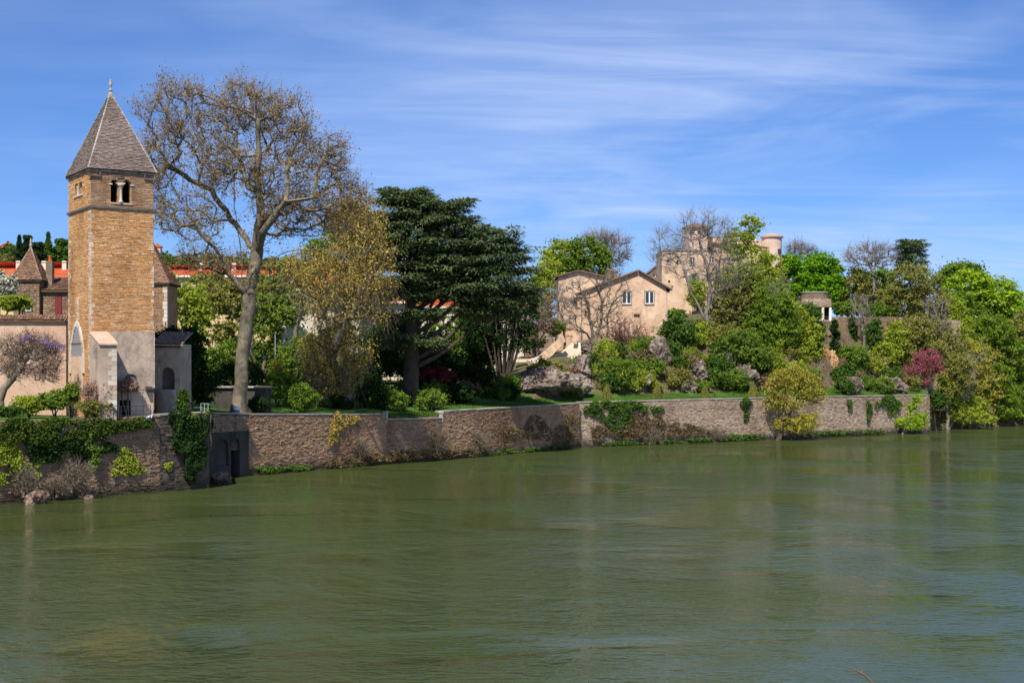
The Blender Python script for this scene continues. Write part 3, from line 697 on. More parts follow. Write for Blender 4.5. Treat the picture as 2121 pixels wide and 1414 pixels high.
    # small flood lamp on the right corner
    q = MB(); q.tube([(WX - .45, -.1, zs(7.75)), (WX - .45, -.35, zs(7.7))], .03, 6); q.hexa([(WX - .7, -.55, zs(7.45)), (WX - .2, -.55, zs(7.45)), (WX - .2, -.25, zs(7.6)), (WX - .7, -.25, zs(7.6)), (WX - .7, -.6, zs(7.7)), (WX - .2, -.6, zs(7.7)), (WX - .2, -.3, zs(7.9)), (WX - .7, -.3, zs(7.9))]); link('wall_spotlight', q.mesh('wall_spotlight'), 'iron', t)
    return t
tower()

# ---------------------------------------------------------------- generic house pieces
def window(parent, x, y, z, w_, h, ax=(1, 0), frame='white', leaves=2, depth=.12, shutters=None, sill=True):
    """window lying in a wall plane; ax = direction along the wall in local space, outward = (ax.y, -ax.x)"""
    ax = unit((ax[0], ax[1], 0)); n = np.array([ax[1], -ax[0], 0]); O = np.array([x, y, z])
    def B(m, a0, a1, d0, d1, z0, z1):
        pts = [(a0, d0, z0), (a1, d0, z0), (a1, d1, z0), (a0, d1, z0), (a0, d0, z1), (a1, d0, z1), (a1, d1, z1), (a0, d1, z1)]
        return m.hexa([ax * a + n * -d_ + np.array([0, 0, zz]) for a, d_, zz in pts])
    f = MB(); b = max(.04, w_ * .06)
    for s_ in range(leaves):
        a0 = -w_ / 2 + w_ / leaves * s_; a1 = a0 + w_ / leaves
        B(f, a0, a0 + b, -.05, -.004, 0, h); B(f, a1 - b, a1, -.05, -.004, 0, h); B(f, a0 + b, a1 - b, -.05, -.004, 0, b); B(f, a0 + b, a1 - b, -.05, -.004, h - b, h)
    wf = link('window', f.mesh('window'), frame, parent); wf.location = O
    for s_ in range(leaves):
        a0 = -w_ / 2 + w_ / leaves * s_ + b; a1 = a0 + w_ / leaves - 2 * b; g = MB(); B(g, a0, a1, -.03, -.003, b, h - b); link('pane', g.mesh('pane'), 'glass', wf)
    if sill: g = MB(); B(g, -w_ / 2 - .08, w_ / 2 + .08, -.14, -.002, -.12, -.005); link('window_sill', g.mesh('window_sill'), 'coping', wf)
    g = MB(); B(g, -w_ / 2 - .07, w_ / 2 + .07, -.10, -.002, h + .003, h + .1); B(g, -w_ / 2 - .07, -w_ / 2 - .003, -.10, -.002, 0, h); B(g, w_ / 2 + .003, w_ / 2 + .07, -.10, -.002, 0, h); link('window_surround', g.mesh('window_surround'), 'darkwood', wf)
    if shutters:
        for s_ in (-1, 1): g = MB(); a0 = s_ * (w_ / 2 + .08); a0, a1 = sorted((a0, a0 + s_ * w_ * .48)); B(g, a0, a1, -.07, -.01, 0, h); link('shutter', g.mesh('shutter'), shutters, wf)
    return wf

def roof_plane(parent, name, a, b, c, d_, mat, r, tw=.22, th=.35, canal=True, thick=.16, stuffname='roof_tiles'):
    """a,b eaves (left,right seen from outside), c,d ridge (right,left)"""
    a, b, c, d_ = map(lambda v: np.array(v, float), (a, b, c, d_)); nr = unit(np.cross(b - a, d_ - a))
    m = MB(); m.hexa([a - nr * thick, b - nr * thick, c - nr * thick, d_ - nr * thick, a, b, c, d_]); rf = link(name, m.mesh(name), 'darkwood' if False else mat, parent)
    ud = unit(b - a); L = np.linalg.norm(b - a); H = np.linalg.norm(d_ - a - ud * np.dot(d_ - a, ud)); vd = unit(d_ - a - ud * np.dot(d_ - a, ud))
    m = MB()
    if canal: canal_tiles(m, a, ud, vd, nr, L, H, tw, th, r)
    else: tiles_on_slope(m, a, ud, vd, L, np.linalg.norm(c - d_), H, tw, th, r, nr, top_shift=np.dot(d_ - a, ud) - (L - np.linalg.norm(c - d_)) / 2)
    link(stuffname, m.mesh(stuffname), mat, rf, kind='stuff'); return rf
def pyramid_roof(parent, cs, ap, mat, r, tw, th, thick=.035, name='roof'):
    cs = [np.array(c, float) for c in cs]; ap = np.array(ap, float)
    m = MB(); m.add(cs + [ap], [np.array([[i, (i + 1) % len(cs), len(cs)] for i in range(len(cs))]), np.array([list(range(len(cs)))[::-1]])]); rf = link(name, m.mesh(name), mat, parent)
    m = MB()
    for i in range(len(cs)):
        a, b = cs[i], cs[(i + 1) % len(cs)]; ud = unit(b - a); mid_ = (a + b) / 2; H = np.linalg.norm(ap - mid_); vd = (ap - mid_) / H
        tiles_on_slope(m, a, ud, vd, np.linalg.norm(b - a), .1, H - .1, tw, th, r, np.cross(ud, vd), thick=thick)
    link('roof_tiles', m.mesh('roof_tiles'), mat, rf, kind='stuff'); return rf
rb = np.random.default_rng(21)

# annex with the little apse, right of the tower
def annex():
    Y = 114.0; p = 1 / 3000 * Y; O = W(319, 855, Y); O[2] = 5.5; zt = Z_(712, Y) - 5.5; wd = (373 - 319) * p
    t = thing('chapel_annex', 'small grey annex with tiled roof and curved lower wall, right of the bell tower', 'building', O)
    m = MB(); wall_open(m, 0, wd, -.3, zt, 0, .5, [(1.1, 1.05, 1.2, 3.3, .55)]); m.box(0, wd, .5, 4, -.3, zt); link('wall', m.mesh('wall'), 'render_grey', t)
    m = MB(); m.box(.5, 1.7, .42, .499, 1.1, 3.95); link('blind_niche', m.mesh('blind_niche'), 'dark_stone', t)
    m = MB(); m.lathe([(.8, -.3), (.8, 2.05), (.74, 2.12), (0, 2.13)], 20, (1.0, -.1, 0), pi, 2 * pi); link('apse', m.mesh('apse', True), 'render_grey', t)
    m = MB(); th = np.linspace(R(100), R(175), 9)
    m.tube([(.9 + .62 * cos(a), -.05, 3.3 + .95 * sin(a)) for a in th], .05, 6); link('arch_moulding', m.mesh('arch_moulding'), 'quoin', t)
    roof_plane(t, 'roof', (-.1, -.4, zt), (wd + .3, -.4, zt - .05), (wd - .1, 3.5, zt + 1.0), (-.1, 3.5, zt + 1.0), 'tile_pale', rb, .22, .36)
    m = MB().box(-.05, wd + .1, -.14, -.003, zt - .28, zt - .13); link('eaves', m.mesh('eaves'), 'darkwood', t)
annex()
# square pavilion just behind the tower
def pavilion():
    Y = 125; O = W(346, 700, Y); O[2] = 5.5
    t = thing('stone_pavilion', 'rubble stone pavilion with steep tiled roof half hidden behind the bell tower', 'building', O)
    zt = Z_(590, Y) - 5.5; k = 3.9; zb_ = 0
    m = MB().box(-k, 0, 0, k, -.3, zt); link('wall', m.mesh('wall'), 'brick_core', t)
    st = course_stones(0, k, 3, zt, .16, .35, rb, pjit=.03); lay_stones(st, (-k, 0, 0), (1, 0), 'quay_warm', t, rb, 'stone')
    st = course_stones(0, 1, 3, zt, .3, .5, rb, pjit=.02); m = MB()
    for z in np.arange(4, zt, .35): m.box(-.35 + .1 * (int(z * 10) % 2), .04, -.09, .3, z, z + .32)
    link('corner_stones', m.mesh('corner_stones'), 'quoin', t)
    m = MB().box(-k - .25, .25, -.25, k + .25, zt + .003, zt + .14); link('eaves', m.mesh('eaves'), 'darkwood', t)
    pyramid_roof(t, [(-k - .25, -.25, zt + .15), (.25, -.25, zt + .15), (.25, k + .25, zt + .15), (-k - .25, k + .25, zt + .15)], (-k / 2 - .3, k / 2, zt + 4.6), 'tile_brown', rb, .2, .14)
    m = MB().box(-1.35, -1.05, -.02, .2, Z_(650, Y) - 5.5, Z_(628, Y) - 5.5); link('slit_window', m.mesh('slit_window'), 'dark', t)
pavilion()
# turreted house on the far left
def turret_house():
    Y = 128; p = Y / 3000; O = W(28, 700, Y); O[2] = 5.5; zt = Z_(583, Y) - 5.5
    t = thing('turret_house', 'brown stone house with pointed turret roof and lower tiled wing, left of the bell tower', 'house', O)
    k = (82 - 28) * p
    m = MB().box(0, k, 0, k, 0, zt); link('turret_wall', m.mesh('turret_wall'), 'quay_core', t)
    st = course_stones(0, k, 1, zt, .15, .32, rb, openings=[(1.15, 1.0, Z_(644, Y) - 5.5, Z_(622, Y) - 5.5, 0)], pjit=.03); lay_stones(st, (0, 0, 0), (1, 0), 'quay', t, rb, 'stone')
    window(t, 1.15, -.04, Z_(644, Y) - 5.5, .9, .95, leaves=2, sill=False)
    m = MB().box(-.2, k + .2, -.22, k + .2, zt + .003, zt + .13); link('eaves', m.mesh('eaves'), 'darkwood', t)
    rf = pyramid_roof(t, [(-.22, -.22, zt + .14), (k + .22, -.22, zt + .14), (k + .22, k + .22, zt + .14), (-.22, k + .22, zt + .14)], (k / 2, k / 2, Z_(512, Y + 1) - 5.5), 'tile_brown', rb, .17, .11)
    m = MB(); 
    for c in ((-.2, -.2), (k + .2, -.2)):
        for i in range(14):
            a = np.array([c[0], c[1], zt + .14]); b = np.array([k / 2, k / 2, Z_(512, Y + 1) - 5.5]); m.tube([a + (b - a) * i / 14, a + (b - a) * (i + .9) / 14], [.07, .06], 5)
    link('ridge_tiles', m.mesh('ridge_tiles'), 'tile_pale', rf)
    m = MB().lathe([(.12, 0), (.1, .2), (.16, .35), (.06, .45), (.12, .6), (.03, .9), (0, .95)], 8, (k / 2, k / 2, Z_(514, Y + 1) - 5.5)); link('finial', m.mesh('finial', True), 'coping', rf)
    # low wing
    x1 = (150 - 28) * p; zw = Z_(601, Y) - 5.5
    m = MB(); m.box(k + .02, x1, .6, 4, 0, zw); link('wing_wall', m.mesh('wing_wall'), 'quay_core', t)
    st = course_stones(0, x1 - k - .05, 1, zw, .15, .32, rb, openings=[(1.5, .62, 3.5, Z_(614, Y) - 5.5, 0)], pjit=.03); lay_stones(st, (k + .03, .6, 0), (1, 0), 'quay', t, rb, 'wing_stone')
    m = MB().box(k + 1.2, k + 1.78, .5, .62, 3.5, Z_(614, Y) - 5.5); link('red_shutter', m.mesh('red_shutter'), 'redwood', t)
    roof_plane(t, 'wing_roof', (k + .05, .2, zw), (x1, .2, zw), (x1, 3.8, zw + 1.35), (k + .05, 3.8, zw + 1.35), 'tile_brown', rb, .2, .3)
    # chimney with an orange pot
    xc = (84 - 28) * p; m = MB().box(xc, xc + .55, 1.5, 2.1, 3, Z_(541, Y + 2) - 5.5); ch = link('chimney', m.mesh('chimney'), 'quay_core', t)
    m = MB().lathe([(.17, 0), (.15, .35), (.19, .4), (.19, .45), (.1, .45)], 10, (xc + .28, 1.8, Z_(541, Y + 2) - 5.5)); link('chimney_pot', m.mesh('chimney_pot', True), 'orange_pot', ch)
turret_house()
# garden wall with a tiled coping
def garden_wall():
    a = np.array([X_(-330, 112), 112.]); b = np.array([X_(137, 113.2), 113.2]); L = np.linalg.norm(b - a); ang = math.atan2(b[1] - a[1], b[0] - a[0])
    t = thing('garden_wall', 'pink rendered garden wall with a row of old roof tiles on top, left of the bell tower', 'wall', (*a, 5.4), ang)
    z = Z_(663, 113) - 5.4
    m = MB().box(0, L, 0, .5, -.3, z); link('wall', m.mesh('wall'), 'render_pink', t)
    roof_plane(t, 'tile_coping', (0, -.3, z), (L, -.3, z), (L, .5, z + .38), (0, .5, z + .38), 'tile_brown', rb, .23, .42)
garden_wall()
# long buildings with orange roofs behind
def long_building(label, px0, px1, Y, yroof, yeave, ybase, wallm, chims, nw, depth=11, tilt=0):
    O = W(px0, ybase, Y); t = thing('long_building', label, 'building', O); L = (px1 - px0) / 3000 * Y; ze = Z_(yeave, Y) - O[2]; zr = Z_(yroof, Y + depth / 2) - O[2]
    m = MB().box(0, L, 0, depth, -8, ze); link('wall', m.mesh('wall'), wallm, t)
    rf = roof_plane(t, 'roof', (-.5, -.6, ze), (L + .5, -.6, ze), (L + .5, depth / 2, zr), (-.5, depth / 2, zr), 'tile_red', rb, .5, .8, canal=False)
    roof_plane(t, 'rear_roof', (L + .5, depth + .6, ze), (-.5, depth + .6, ze), (-.5, depth / 2, zr), (L + .5, depth / 2, zr), 'tile_red', rb, 2.5, 2.5, canal=False, stuffname='rear_roof_tiles')
    m = MB().box(-.5, L + .5, -.75, -.6, ze - .25, ze + .02); link('gutter', m.mesh('gutter'), 'white', t)
    for c in chims: m = MB(); x = (c - px0) / 3000 * Y; m.box(x, x + .7, depth * .35, depth * .35 + .7, ze, zr + .9); link('chimney', m.mesh('chimney'), 'render_white', rf)
    for i in range(nw):
        window(t, L * (i + .5) / nw, -.01, ze - 3.1, 1.2, 1.7, leaves=2, sill=False)
long_building('long low building with an orange tiled roof behind the turret house', -60, 170, 235, 553, 577, 640, 'render_yellow', [16, 36, 70, 113, 130], 9)
long_building('yellow building with an orange tiled roof behind the bare plane tree', 345, 560, 232, 557, 571, 640, 'render_yellow', [400, 470, 520], 8)
def pink_tower():
    Y = 300; O = W(317, 560, Y); t = thing('pink_turret', 'small pink turret with a red cap on the hill, just right of the bell tower', 'tower', O); k = 1.5
    m = MB().box(0, k, 0, k, -12, Z_(512, Y) - O[2]); link('wall', m.mesh('wall'), 'render_pinkpale', t); z = Z_(512, Y) - O[2]
    m = MB().box(.5, .9, -.02, .1, z - 1.3, z - .5); link('window_opening', m.mesh('window_opening'), 'dark', t)
    pyramid_roof(t, [(-.2, -.2, z + .01), (k + .2, -.2, z + .01), (k + .2, k + .2, z + .01), (-.2, k + .2, z + .01)], (k / 2, k / 2, z + .7), 'tile_red', rb, .4, .3)
pink_tower()
# white houses behind the cedar
def white_house(label, px0, px1, Y, yroof, yeave, ybase, wins, depth=9, hip=True, wallm='render_white'):
    O = W(px0, ybase, Y); t = thing('white_house', label, 'house', O); L = (px1 - px0) / 3000 * Y; ze = Z_(yeave, Y) - O[2]; zr = Z_(yroof, Y + depth / 2) - O[2]
    m = MB().box(0, L, 0, depth, -3, ze); link('wall', m.mesh('wall'), wallm, t); h = depth / 2 if hip else 0; h = min(h, L * .4)
    roof_plane(t, 'roof', (-.5, -.5, ze), (L + .5, -.5, ze), (L - h, depth / 2, zr), (h, depth / 2, zr), 'tile_red', rb, .35, .45, canal=False)
    roof_plane(t, 'rear_roof', (L + .5, depth + .5, ze), (-.5, depth + .5, ze), (h, depth / 2, zr), (L - h, depth / 2, zr), 'tile_red', rb, 2.5, 2.5, canal=False, stuffname='rear_roof_tiles')
    m = MB().box(-.5, L + .5, -.62, -.5, ze - .3, ze - .02); link('gutter', m.mesh('gutter'), 'render_white', t)
    for (wx, wy, ww, wh) in wins: window(t, (wx - px0) / 3000 * Y, -.01, Z_(wy, Y) - O[2], ww, wh, leaves=2, shutters='greypaint' if ww > 1 else None)
white_house('cream house with a red roof glimpsed between the two plane trees', 575, 752, 186, 562, 598, 740, [(668, 650, 1.0, 1.4), (610, 668, 1.0, 1.4), (720, 650, 1.0, 1.4)])
white_house('lower white house with a red roof left of the cedar trunk', 735, 840, 190, 600, 624, 740, [(800, 668, 1.0, 1.2)])
white_house('white house with a red roof seen through the cedar branches', 872, 1085, 196, 612, 634, 740, [(1030, 690, 1.0, 1.4), (950, 690, 1., 1.4)], wallm='render_white')

# ---------------------------------------------------------------- ochre gable house on the rocks
def gable_house():
    Y = 205.0; p = Y / 3000; O = W(1160, 770, Y); O[2] = 8.0
    t = thing('ochre_house', 'ochre gabled house with two white-framed windows, standing on the rocks', 'house', O)
    X = lambda px: (px - 1160) * p; Zc = lambda y: Z_(y, Y) - 8.0; dp = 9.0
    # main gable block
    m = MB(); g = [(X(1205), 0, -2), (X(1380), 0, -2), (X(1380), 0, Zc(596)), (X(1321), 0, Zc(562)), (X(1205), 0, Zc(606))]; m.prism(g, (0, 0, 0), (0, dp, 0)); link('wall', m.mesh('wall'), 'render_ochre', t)
    st = course_stones(X(1215), X(1379), Zc(760), Zc(668), .22, .45, rb, ztop=lambda u: Zc(672) - 2.2 * abs(sin(u * .9 + 1)) - 1.2 * abs(sin(u * 2.3)), pjit=.04)
    lay_stones(st, (0, 0, 0), (1, 0), 'quay_pale', t, rb, 'base_stone')
    for s_, a, b in ((0, (1205, 606), (1321, 562)), (1, (1321, 562), (1380, 596))):
        xa, za, xb, zb_ = X(a[0]), Zc(a[1]), X(b[0]), Zc(b[1]); ex = .75; sl = (zb_ - za) / (xb - xa)
        if s_ == 0: xa -= ex; za -= ex * sl
        else: xb += ex; zb_ += ex * sl
        A, B_, C_, D_ = (xa, -.55, za), (xb, -.55, zb_), (xb, dp + .4, zb_), (xa, dp + .4, za)
        nr = unit(np.cross(np.array(B_) - A, np.array(D_) - A)); m = MB(); q = [np.array(v) + nr * .05 for v in (A, B_, C_, D_)]; m.hexa(q + [v + nr * .2 for v in q]); link('roof', m.mesh('roof'), 'tile_brown', t)
    m = MB().tube([(X(1381) + .02, -.12, Zc(604)), (X(1381) + .02, -.12, Zc(690))], .06, 6); link('downpipe', m.mesh('downpipe'), 'greypaint', t)
    m = MB().tube([(X(1381) + .45, -.5, Zc(603)), (X(1381) + .45, 9, Zc(603))], .09, 6); link('gutter', m.mesh('gutter'), 'greypaint', t)
    window(t, X(1298), -.02, Zc(629), 1.25, 1.7); window(t, X(1345), -.02, Zc(629), 1.25, 1.7)
    m = MB().box(X(1313), X(1325), -.05, .1, Zc(656), Zc(650)); link('vent', m.mesh('vent'), 'darkwood', t)
    # left block, slightly behind
    m = MB(); m.prism([(X(1157), -.6, -2), (X(1250), -.6, -2), (X(1250), -.6, Zc(572)), (X(1198), -.6, Zc(561)), (X(1157), -.6, Zc(572))], (0, 1.4, 0), (0, 9.5, 0)); link('left_wing_wall', m.mesh('left_wing_wall'), 'render_castle', t)
    for xa, za, xb, zb_ in ((X(1152), Zc(573.5), X(1198), Zc(561)), (X(1198), Zc(561), X(1256), Zc(574))):
        m = MB().hexa([(xa, .3, za + .02), (xb, .3, zb_ + .02), (xb, 9.5, zb_ + .02), (xa, 9.5, za + .02), (xa, .3, za + .2), (xb, .3, zb_ + .2), (xb, 9.5, zb_ + .2), (xa, 9.5, za + .2)]); link('left_wing_roof', m.mesh('left_wing_roof'), 'tile_brown', t)
    m = MB().box(X(1158), X(1204), -.02, .9, -2, Zc(616)); link('lean_to', m.mesh('lean_to'), 'render_ochre', t)
    m = MB(); m.hexa([(X(1183), -.4, Zc(622)), (X(1212), -.4, Zc(609)), (X(1212), .79, Zc(609)), (X(1183), .79, Zc(622)), (X(1183), -.4, Zc(620)), (X(1212), -.4, Zc(606)), (X(1212), .79, Zc(606)), (X(1183), .79, Zc(620))]); link('lean_to_roof', m.mesh('lean_to_roof'), 'tile_brown', t)
    m = MB().box(X(1186), X(1196), -.05, .05, Zc(633), Zc(623)); link('small_window', m.mesh('small_window'), 'dark', t)
    for (xa, xb, yt) in ((1262, 1274, 556), (1276, 1284, 559)):
        m = MB().box(X(xa), X(xb), 4.5, 5.6, Zc(600), Zc(yt)); m.box(X(xa) - .1, X(xb) + .1, 4.4, 5.7, Zc(yt) + .002, Zc(yt) + .25); link('chimney', m.mesh('chimney'), 'quay_core', t)
gable_house()

# ---------------------------------------------------------------- castle on the hill
def castle():
    Y = 236.0; p = Y / 3000; O = W(1370, 700, Y); O[2] = 14.0
    t = thing('castle', 'old hilltop castle with a square keep, a capped watch turret and a round tower', 'castle', O)
    X = lambda px: (px - 1370) * p; Zc = lambda y, dy=0: Z_(y, Y + dy) - 14.0
    m = MB().box(X(1371), X(1482), 0, 9, -3, Zc(520)); link('keep_wall', m.mesh('keep_wall'), 'render_castle', t)
    m = MB().box(X(1371) - .12, X(1482) + .12, -.15, 9.1, Zc(520) + .003, Zc(517.5)); link('parapet_coping', m.mesh('parapet_coping'), 'tile_brown', t)
    for (x, y, w_, h, l) in ((1434, 548, .75, 1.0, 2), (1474, 545, .6, .9, 2), (1384, 545, .6, .45, 1)): window(t, X(x), -.01, Zc(y), w_, h, leaves=l)
    window(t, X(1437), -.01, Zc(585), .8, 1.2, leaves=1, shutters='shutter')
    for (x, y, w_, h) in ((1386, 585, .35, .35), (1392, 596, .2, .35), (1380, 566, .6, .9)):
        m = MB().box(X(x) - w_ / 2, X(x) + w_ / 2, -.03, .05, Zc(y), Zc(y) + h); link('small_window' if h < .5 else 'bricked_window', m.mesh('opening'), 'dark' if h < .5 else 'brick_core', t)
    m = MB(); cx_, cy_ = X(1452), 5.0; rr = (1480 - 1425) / 2 * p
    m.lathe([(rr, Zc(530, 5)), (rr, Zc(474, 5))], 8, (cx_, cy_, 0)); tt = link('turret_wall', m.mesh('turret_wall'), 'render_pinkpale', t)
    m = MB().lathe([(rr * .98, Zc(475, 5)), (rr * 1.18, Zc(474, 5)), (rr * 1.18, Zc(471.5, 5)), (rr * .7, Zc(466, 5)), (0, Zc(462, 5))], 12, (cx_, cy_, 0)); link('turret_roof', m.mesh('turret_roof'), 'tile_brown', t)
    for a in (235, 272, 305):
        a = R(a); c = np.array([cx_ + rr * .95 * cos(a), cy_ + rr * .95 * sin(a), 0]); m = MB().box(c[0] - .28, c[0] + .28, c[1] - .3, c[1] + .2, Zc(485, 5), Zc(477, 5)); link('turret_opening', m.mesh('turret_opening'), 'dark', t)
    m = MB().box(X(1466), X(1477), -.4, .6, Zc(519), Zc(506)); link('dormer_opening', m.mesh('dormer_opening'), 'dark', t)
    # middle range
    m = MB().prism([(X(1482), 3, -3), (X(1597), 3, -3), (X(1597), 3, Zc(503)), (X(1570), 3, Zc(490)), (X(1482), 3, Zc(490))], (0, 0, 0), (0, 8, 0)); link('range_wall', m.mesh('range_wall'), 'render_castle', t)
    roof_plane(t, 'range_roof', (X(1476), 2.5, Zc(500)), (X(1596), 2.5, Zc(510)), (X(1580), 8, Zc(485)), (X(1476), 8, Zc(481)), 'tile_brown', rb, .3, .35, canal=False)
    m = MB().box(X(1583), X(1597), 2.6, 4, Zc(560), Zc(496)); link('corner_pier', m.mesh('corner_pier'), 'render_ochre', t)
    cx_, cy_ = X(1610), 5.0; rr = (1631 - 1589) / 2 * p
    m = MB().lathe([(rr, -1), (rr, Zc(493, 5))], 24, (cx_, cy_, 0)); link('round_tower_wall', m.mesh('round_tower_wall', True), 'render_pinkpale', t)
    m = MB().lathe([(rr * .97, Zc(493.5, 5)), (rr * 1.16, Zc(492.5, 5)), (rr * 1.16, Zc(490, 5)), (rr * .5, Zc(485, 5)), (0, Zc(483, 5))], 20, (cx_, cy_, 0)); link('round_tower_roof', m.mesh('round_tower_roof'), 'tile_pale', t)
    m = MB().box(cx_ + rr * .45, cx_ + rr * .45 + .5, cy_ - rr - .02, cy_ - rr + .6, Zc(524, 3), Zc(515, 3)); link('round_tower_window', m.mesh('round_tower_window'), 'darkwood', t)
castle()
# small far gable left of the castle
def far_gable():
    Y = 250; p = Y / 3000; O = W(1340, 600, Y); t = thing('grey_gabled_house', 'small grey gabled house peeking out between the ochre house and the castle', 'house', O)
    Zc = lambda y: Z_(y, Y) - O[2]
    m = MB().prism([(0, 0, -6), (33 * p, 0, -6), (33 * p, 0, Zc(571)), (18 * p, 0, Zc(553)), (0, 0, Zc(566))], (0, 0, 0), (0, 6, 0)); link('wall', m.mesh('wall'), 'quay_core', t)
    for a, b in (((-4, 568), (18, 552)), ((18, 552), (36, 572))):
        m = MB().hexa([(a[0] * p, -.3, Zc(a[1])), (b[0] * p, -.3, Zc(b[1])), (b[0] * p, 6, Zc(b[1])), (a[0] * p, 6, Zc(a[1])), (a[0] * p, -.3, Zc(a[1]) + .2), (b[0] * p, -.3, Zc(b[1]) + .2), (b[0] * p, 6, Zc(b[1]) + .2), (a[0] * p, 6, Zc(a[1]) + .2)]); link('roof', m.mesh('roof'), 'tile_brown', t)
    window(t, 17 * p, -.01, Zc(575), .8, .5, sill=False)
far_gable()
# ruined lookout on the rampart
def lookout():
    Y = 224.0; p = Y / 3000; O = W(1643, 760, Y); O[2] = 9.5
    t = thing('ruined_lookout', 'ruined round stone lookout with two openings, standing on the rampart corner', 'ruin', O)
    X = lambda px: (px - 1643) * p; Zc = lambda y: Z_(y, Y) - 9.5
    m = MB(); m.prism([(X(1690), 0, 0), (X(1722), 0, 0), (X(1722), 0, Zc(664)), (X(1684), 0, Zc(664))], (0, 0, 0), (0, 4, 0))
    m.prism([(X(1640), .3, Zc(700)), (X(1690), .3, Zc(700)), (X(1690), .3, Zc(622)), (X(1675), .3, Zc(618)), (X(1652), .3, Zc(628)), (X(1642), .3, Zc(645))], (0, 0, 0), (0, 3.5, 0)); link('pier_wall', m.mesh('pier_wall'), 'quay_core', t)
    for (a, b) in ((1684, 1688), (1702, 1707), (1718, 1722)): m = MB().box(X(a), X(b), 0, .5, Zc(664) + .01, Zc(634)); link('pillar', m.mesh('pillar'), 'white' if b > 1718 else 'render_white', t)
    m = MB().box(X(1684), X(1722), .05, 3.9, Zc(665.5) + .02, Zc(663)); link('sill', m.mesh('sill'), 'render_white', t)
    m = MB().box(X(1685), X(1721), 1.0, 1.3, Zc(663) + .01, Zc(634)); link('opening_shade', m.mesh('opening_shade'), 'dark', t)  # near-black sheet added to paint the shade inside the openings
    m = MB(); cx_, cy_ = X(1690), 2.3; rr = (1722 - 1665) / 2 * p
    m.box(X(1660), X(1722), 0, 4, Zc(636), Zc(618)); m.lathe([(rr, Zc(622)), (rr, Zc(606))], 18, (X(1693), 2.1, 0)); link('upper_wall', m.mesh('upper_wall'), 'quay_core', t)
    st = course_stones(X(1660), X(1722), Zc(635), Zc(618), .2, .4, rb, pjit=.05); lay_stones(st, (0, 0, 0), (1, 0), 'quay_pale', t, rb, 'upper_stone')
    st = course_stones(X(1640), X(1690), Zc(700), Zc(622), .2, .4, rb, ztop=lambda u: Zc(622) - max(0, 1.7 - u) * 1.0, pjit=.05); lay_stones(st, (0, .3, 0), (1, 0), 'quay_pale', t, rb, 'flank_stone')
    m = MB(); m.lathe([(rr + .1, Zc(606)), (rr + .12, Zc(604.5)), (rr - .2, Zc(603.5)), (0, Zc(603.5))], 18, (X(1693), 2.1, 0)); link('cap', m.mesh('cap'), 'coping', t)
lookout()
# rampart wall
quay_r = quay('grey rampart wall hung with ivy, right of the ruined lookout', xy(1722, 227), xy(1860, 233), Z_(656, 227), Z_(656, 233), .22, .45, 'quay', 12, zb=8.5, coping=False, group=None)
quay('ivy-covered far end of the hilltop rampart wall', xy(1862, 234), xy(1990, 240), Z_(657, 234), Z_(664, 240), .22, .45, 'quay_pale', 13, zb=9, coping=False, group=None)
quay('rubble retaining wall below the castle garden', xy(1380, 214), xy(1560, 224), Z_(676, 214), Z_(690, 224), .25, .5, 'quay_pale', 14, zb=9, coping=False, group=None)
quay('old stone terrace wall behind the white stair, left of the ochre house', xy(1070, 196), xy(1150, 199), Z_(676, 196), Z_(676, 199), .25, .5, 'quay_pale', 15, zb=6, coping=False, group=None)
quay('small ruined wall with a pale corner behind the pink tree', xy(1880, 222), xy(1962, 226), Z_(790, 222), Z_(765, 226), .25, .5, 'quay_pale', 16, zb=3, coping=False, group=None)
# stone stair with its ramp parapet
def stair():
    Y = 186; p = Y / 3000; O = W(1070, 760, Y); t = thing('stone_stair', 'pale stone stair with a thick sloping parapet climbing the rock', 'stair', O)
    X = lambda px: (px - 1070) * p; Zc = lambda y: Z_(y, Y) - O[2]
    m = MB(); m.hexa([(X(1128), 0, Zc(752)), (X(1172), 0, Zc(706)), (X(1172), .45, Zc(706)), (X(1128), .45, Zc(752)), (X(1116), 0, Zc(736)), (X(1166), 0, Zc(693)), (X(1166), .45, Zc(693)), (X(1116), .45, Zc(736))]); link('ramp_parapet', m.mesh('ramp_parapet'), 'render_ochre', t)
    m = MB(); m.hexa([(X(1116), 0, Zc(755)), (X(1130), 0, Zc(753)), (X(1130), .45, Zc(753)), (X(1096), .45, Zc(762)), (X(1090), 0, Zc(745)), (X(1120), 0, Zc(736)), (X(1120), .45, Zc(736)), (X(1090), .45, Zc(745))]); link('lower_parapet', m.mesh('lower_parapet'), 'stairs', t)
    for i in range(14):
        f = i / 14; m = MB(); x = X(1138) + f * X(1070 + 52); z = Zc(752) + f * (Zc(708) - Zc(752)); m.box(x, X(1205), .5 + f * 3, .5 + (f + 1 / 14) * 3, z - .6, z + .22); link('step', m.mesh('step'), 'stairs', t)
    m = MB().box(X(1188), X(1196), 2, 2.4, Zc(712), Zc(690)); link('gate_pier', m.mesh('gate_pier'), 'render_ochre', t)
    m = MB().box(X(1066), X(1098), .6, 3, Zc(750), Zc(743)); link('landing', m.mesh('landing'), 'stairs', t)
stair()
# shed by the big plane tree
def shed():
    Y = 131; p = Y / 3000; O = W(440, 855, Y); O[2] = 5.3; t = thing('low_shed', 'low dark rendered shed with a flat slab roof behind the plane tree trunk', 'shed', O)
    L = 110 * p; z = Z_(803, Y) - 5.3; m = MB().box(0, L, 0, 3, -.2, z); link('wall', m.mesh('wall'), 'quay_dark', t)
    m = MB().box(-.1, L + .15, -.25, 3.2, z + .003, z + .14); link('roof_slab', m.mesh('roof_slab'), 'coping', t)
shed()
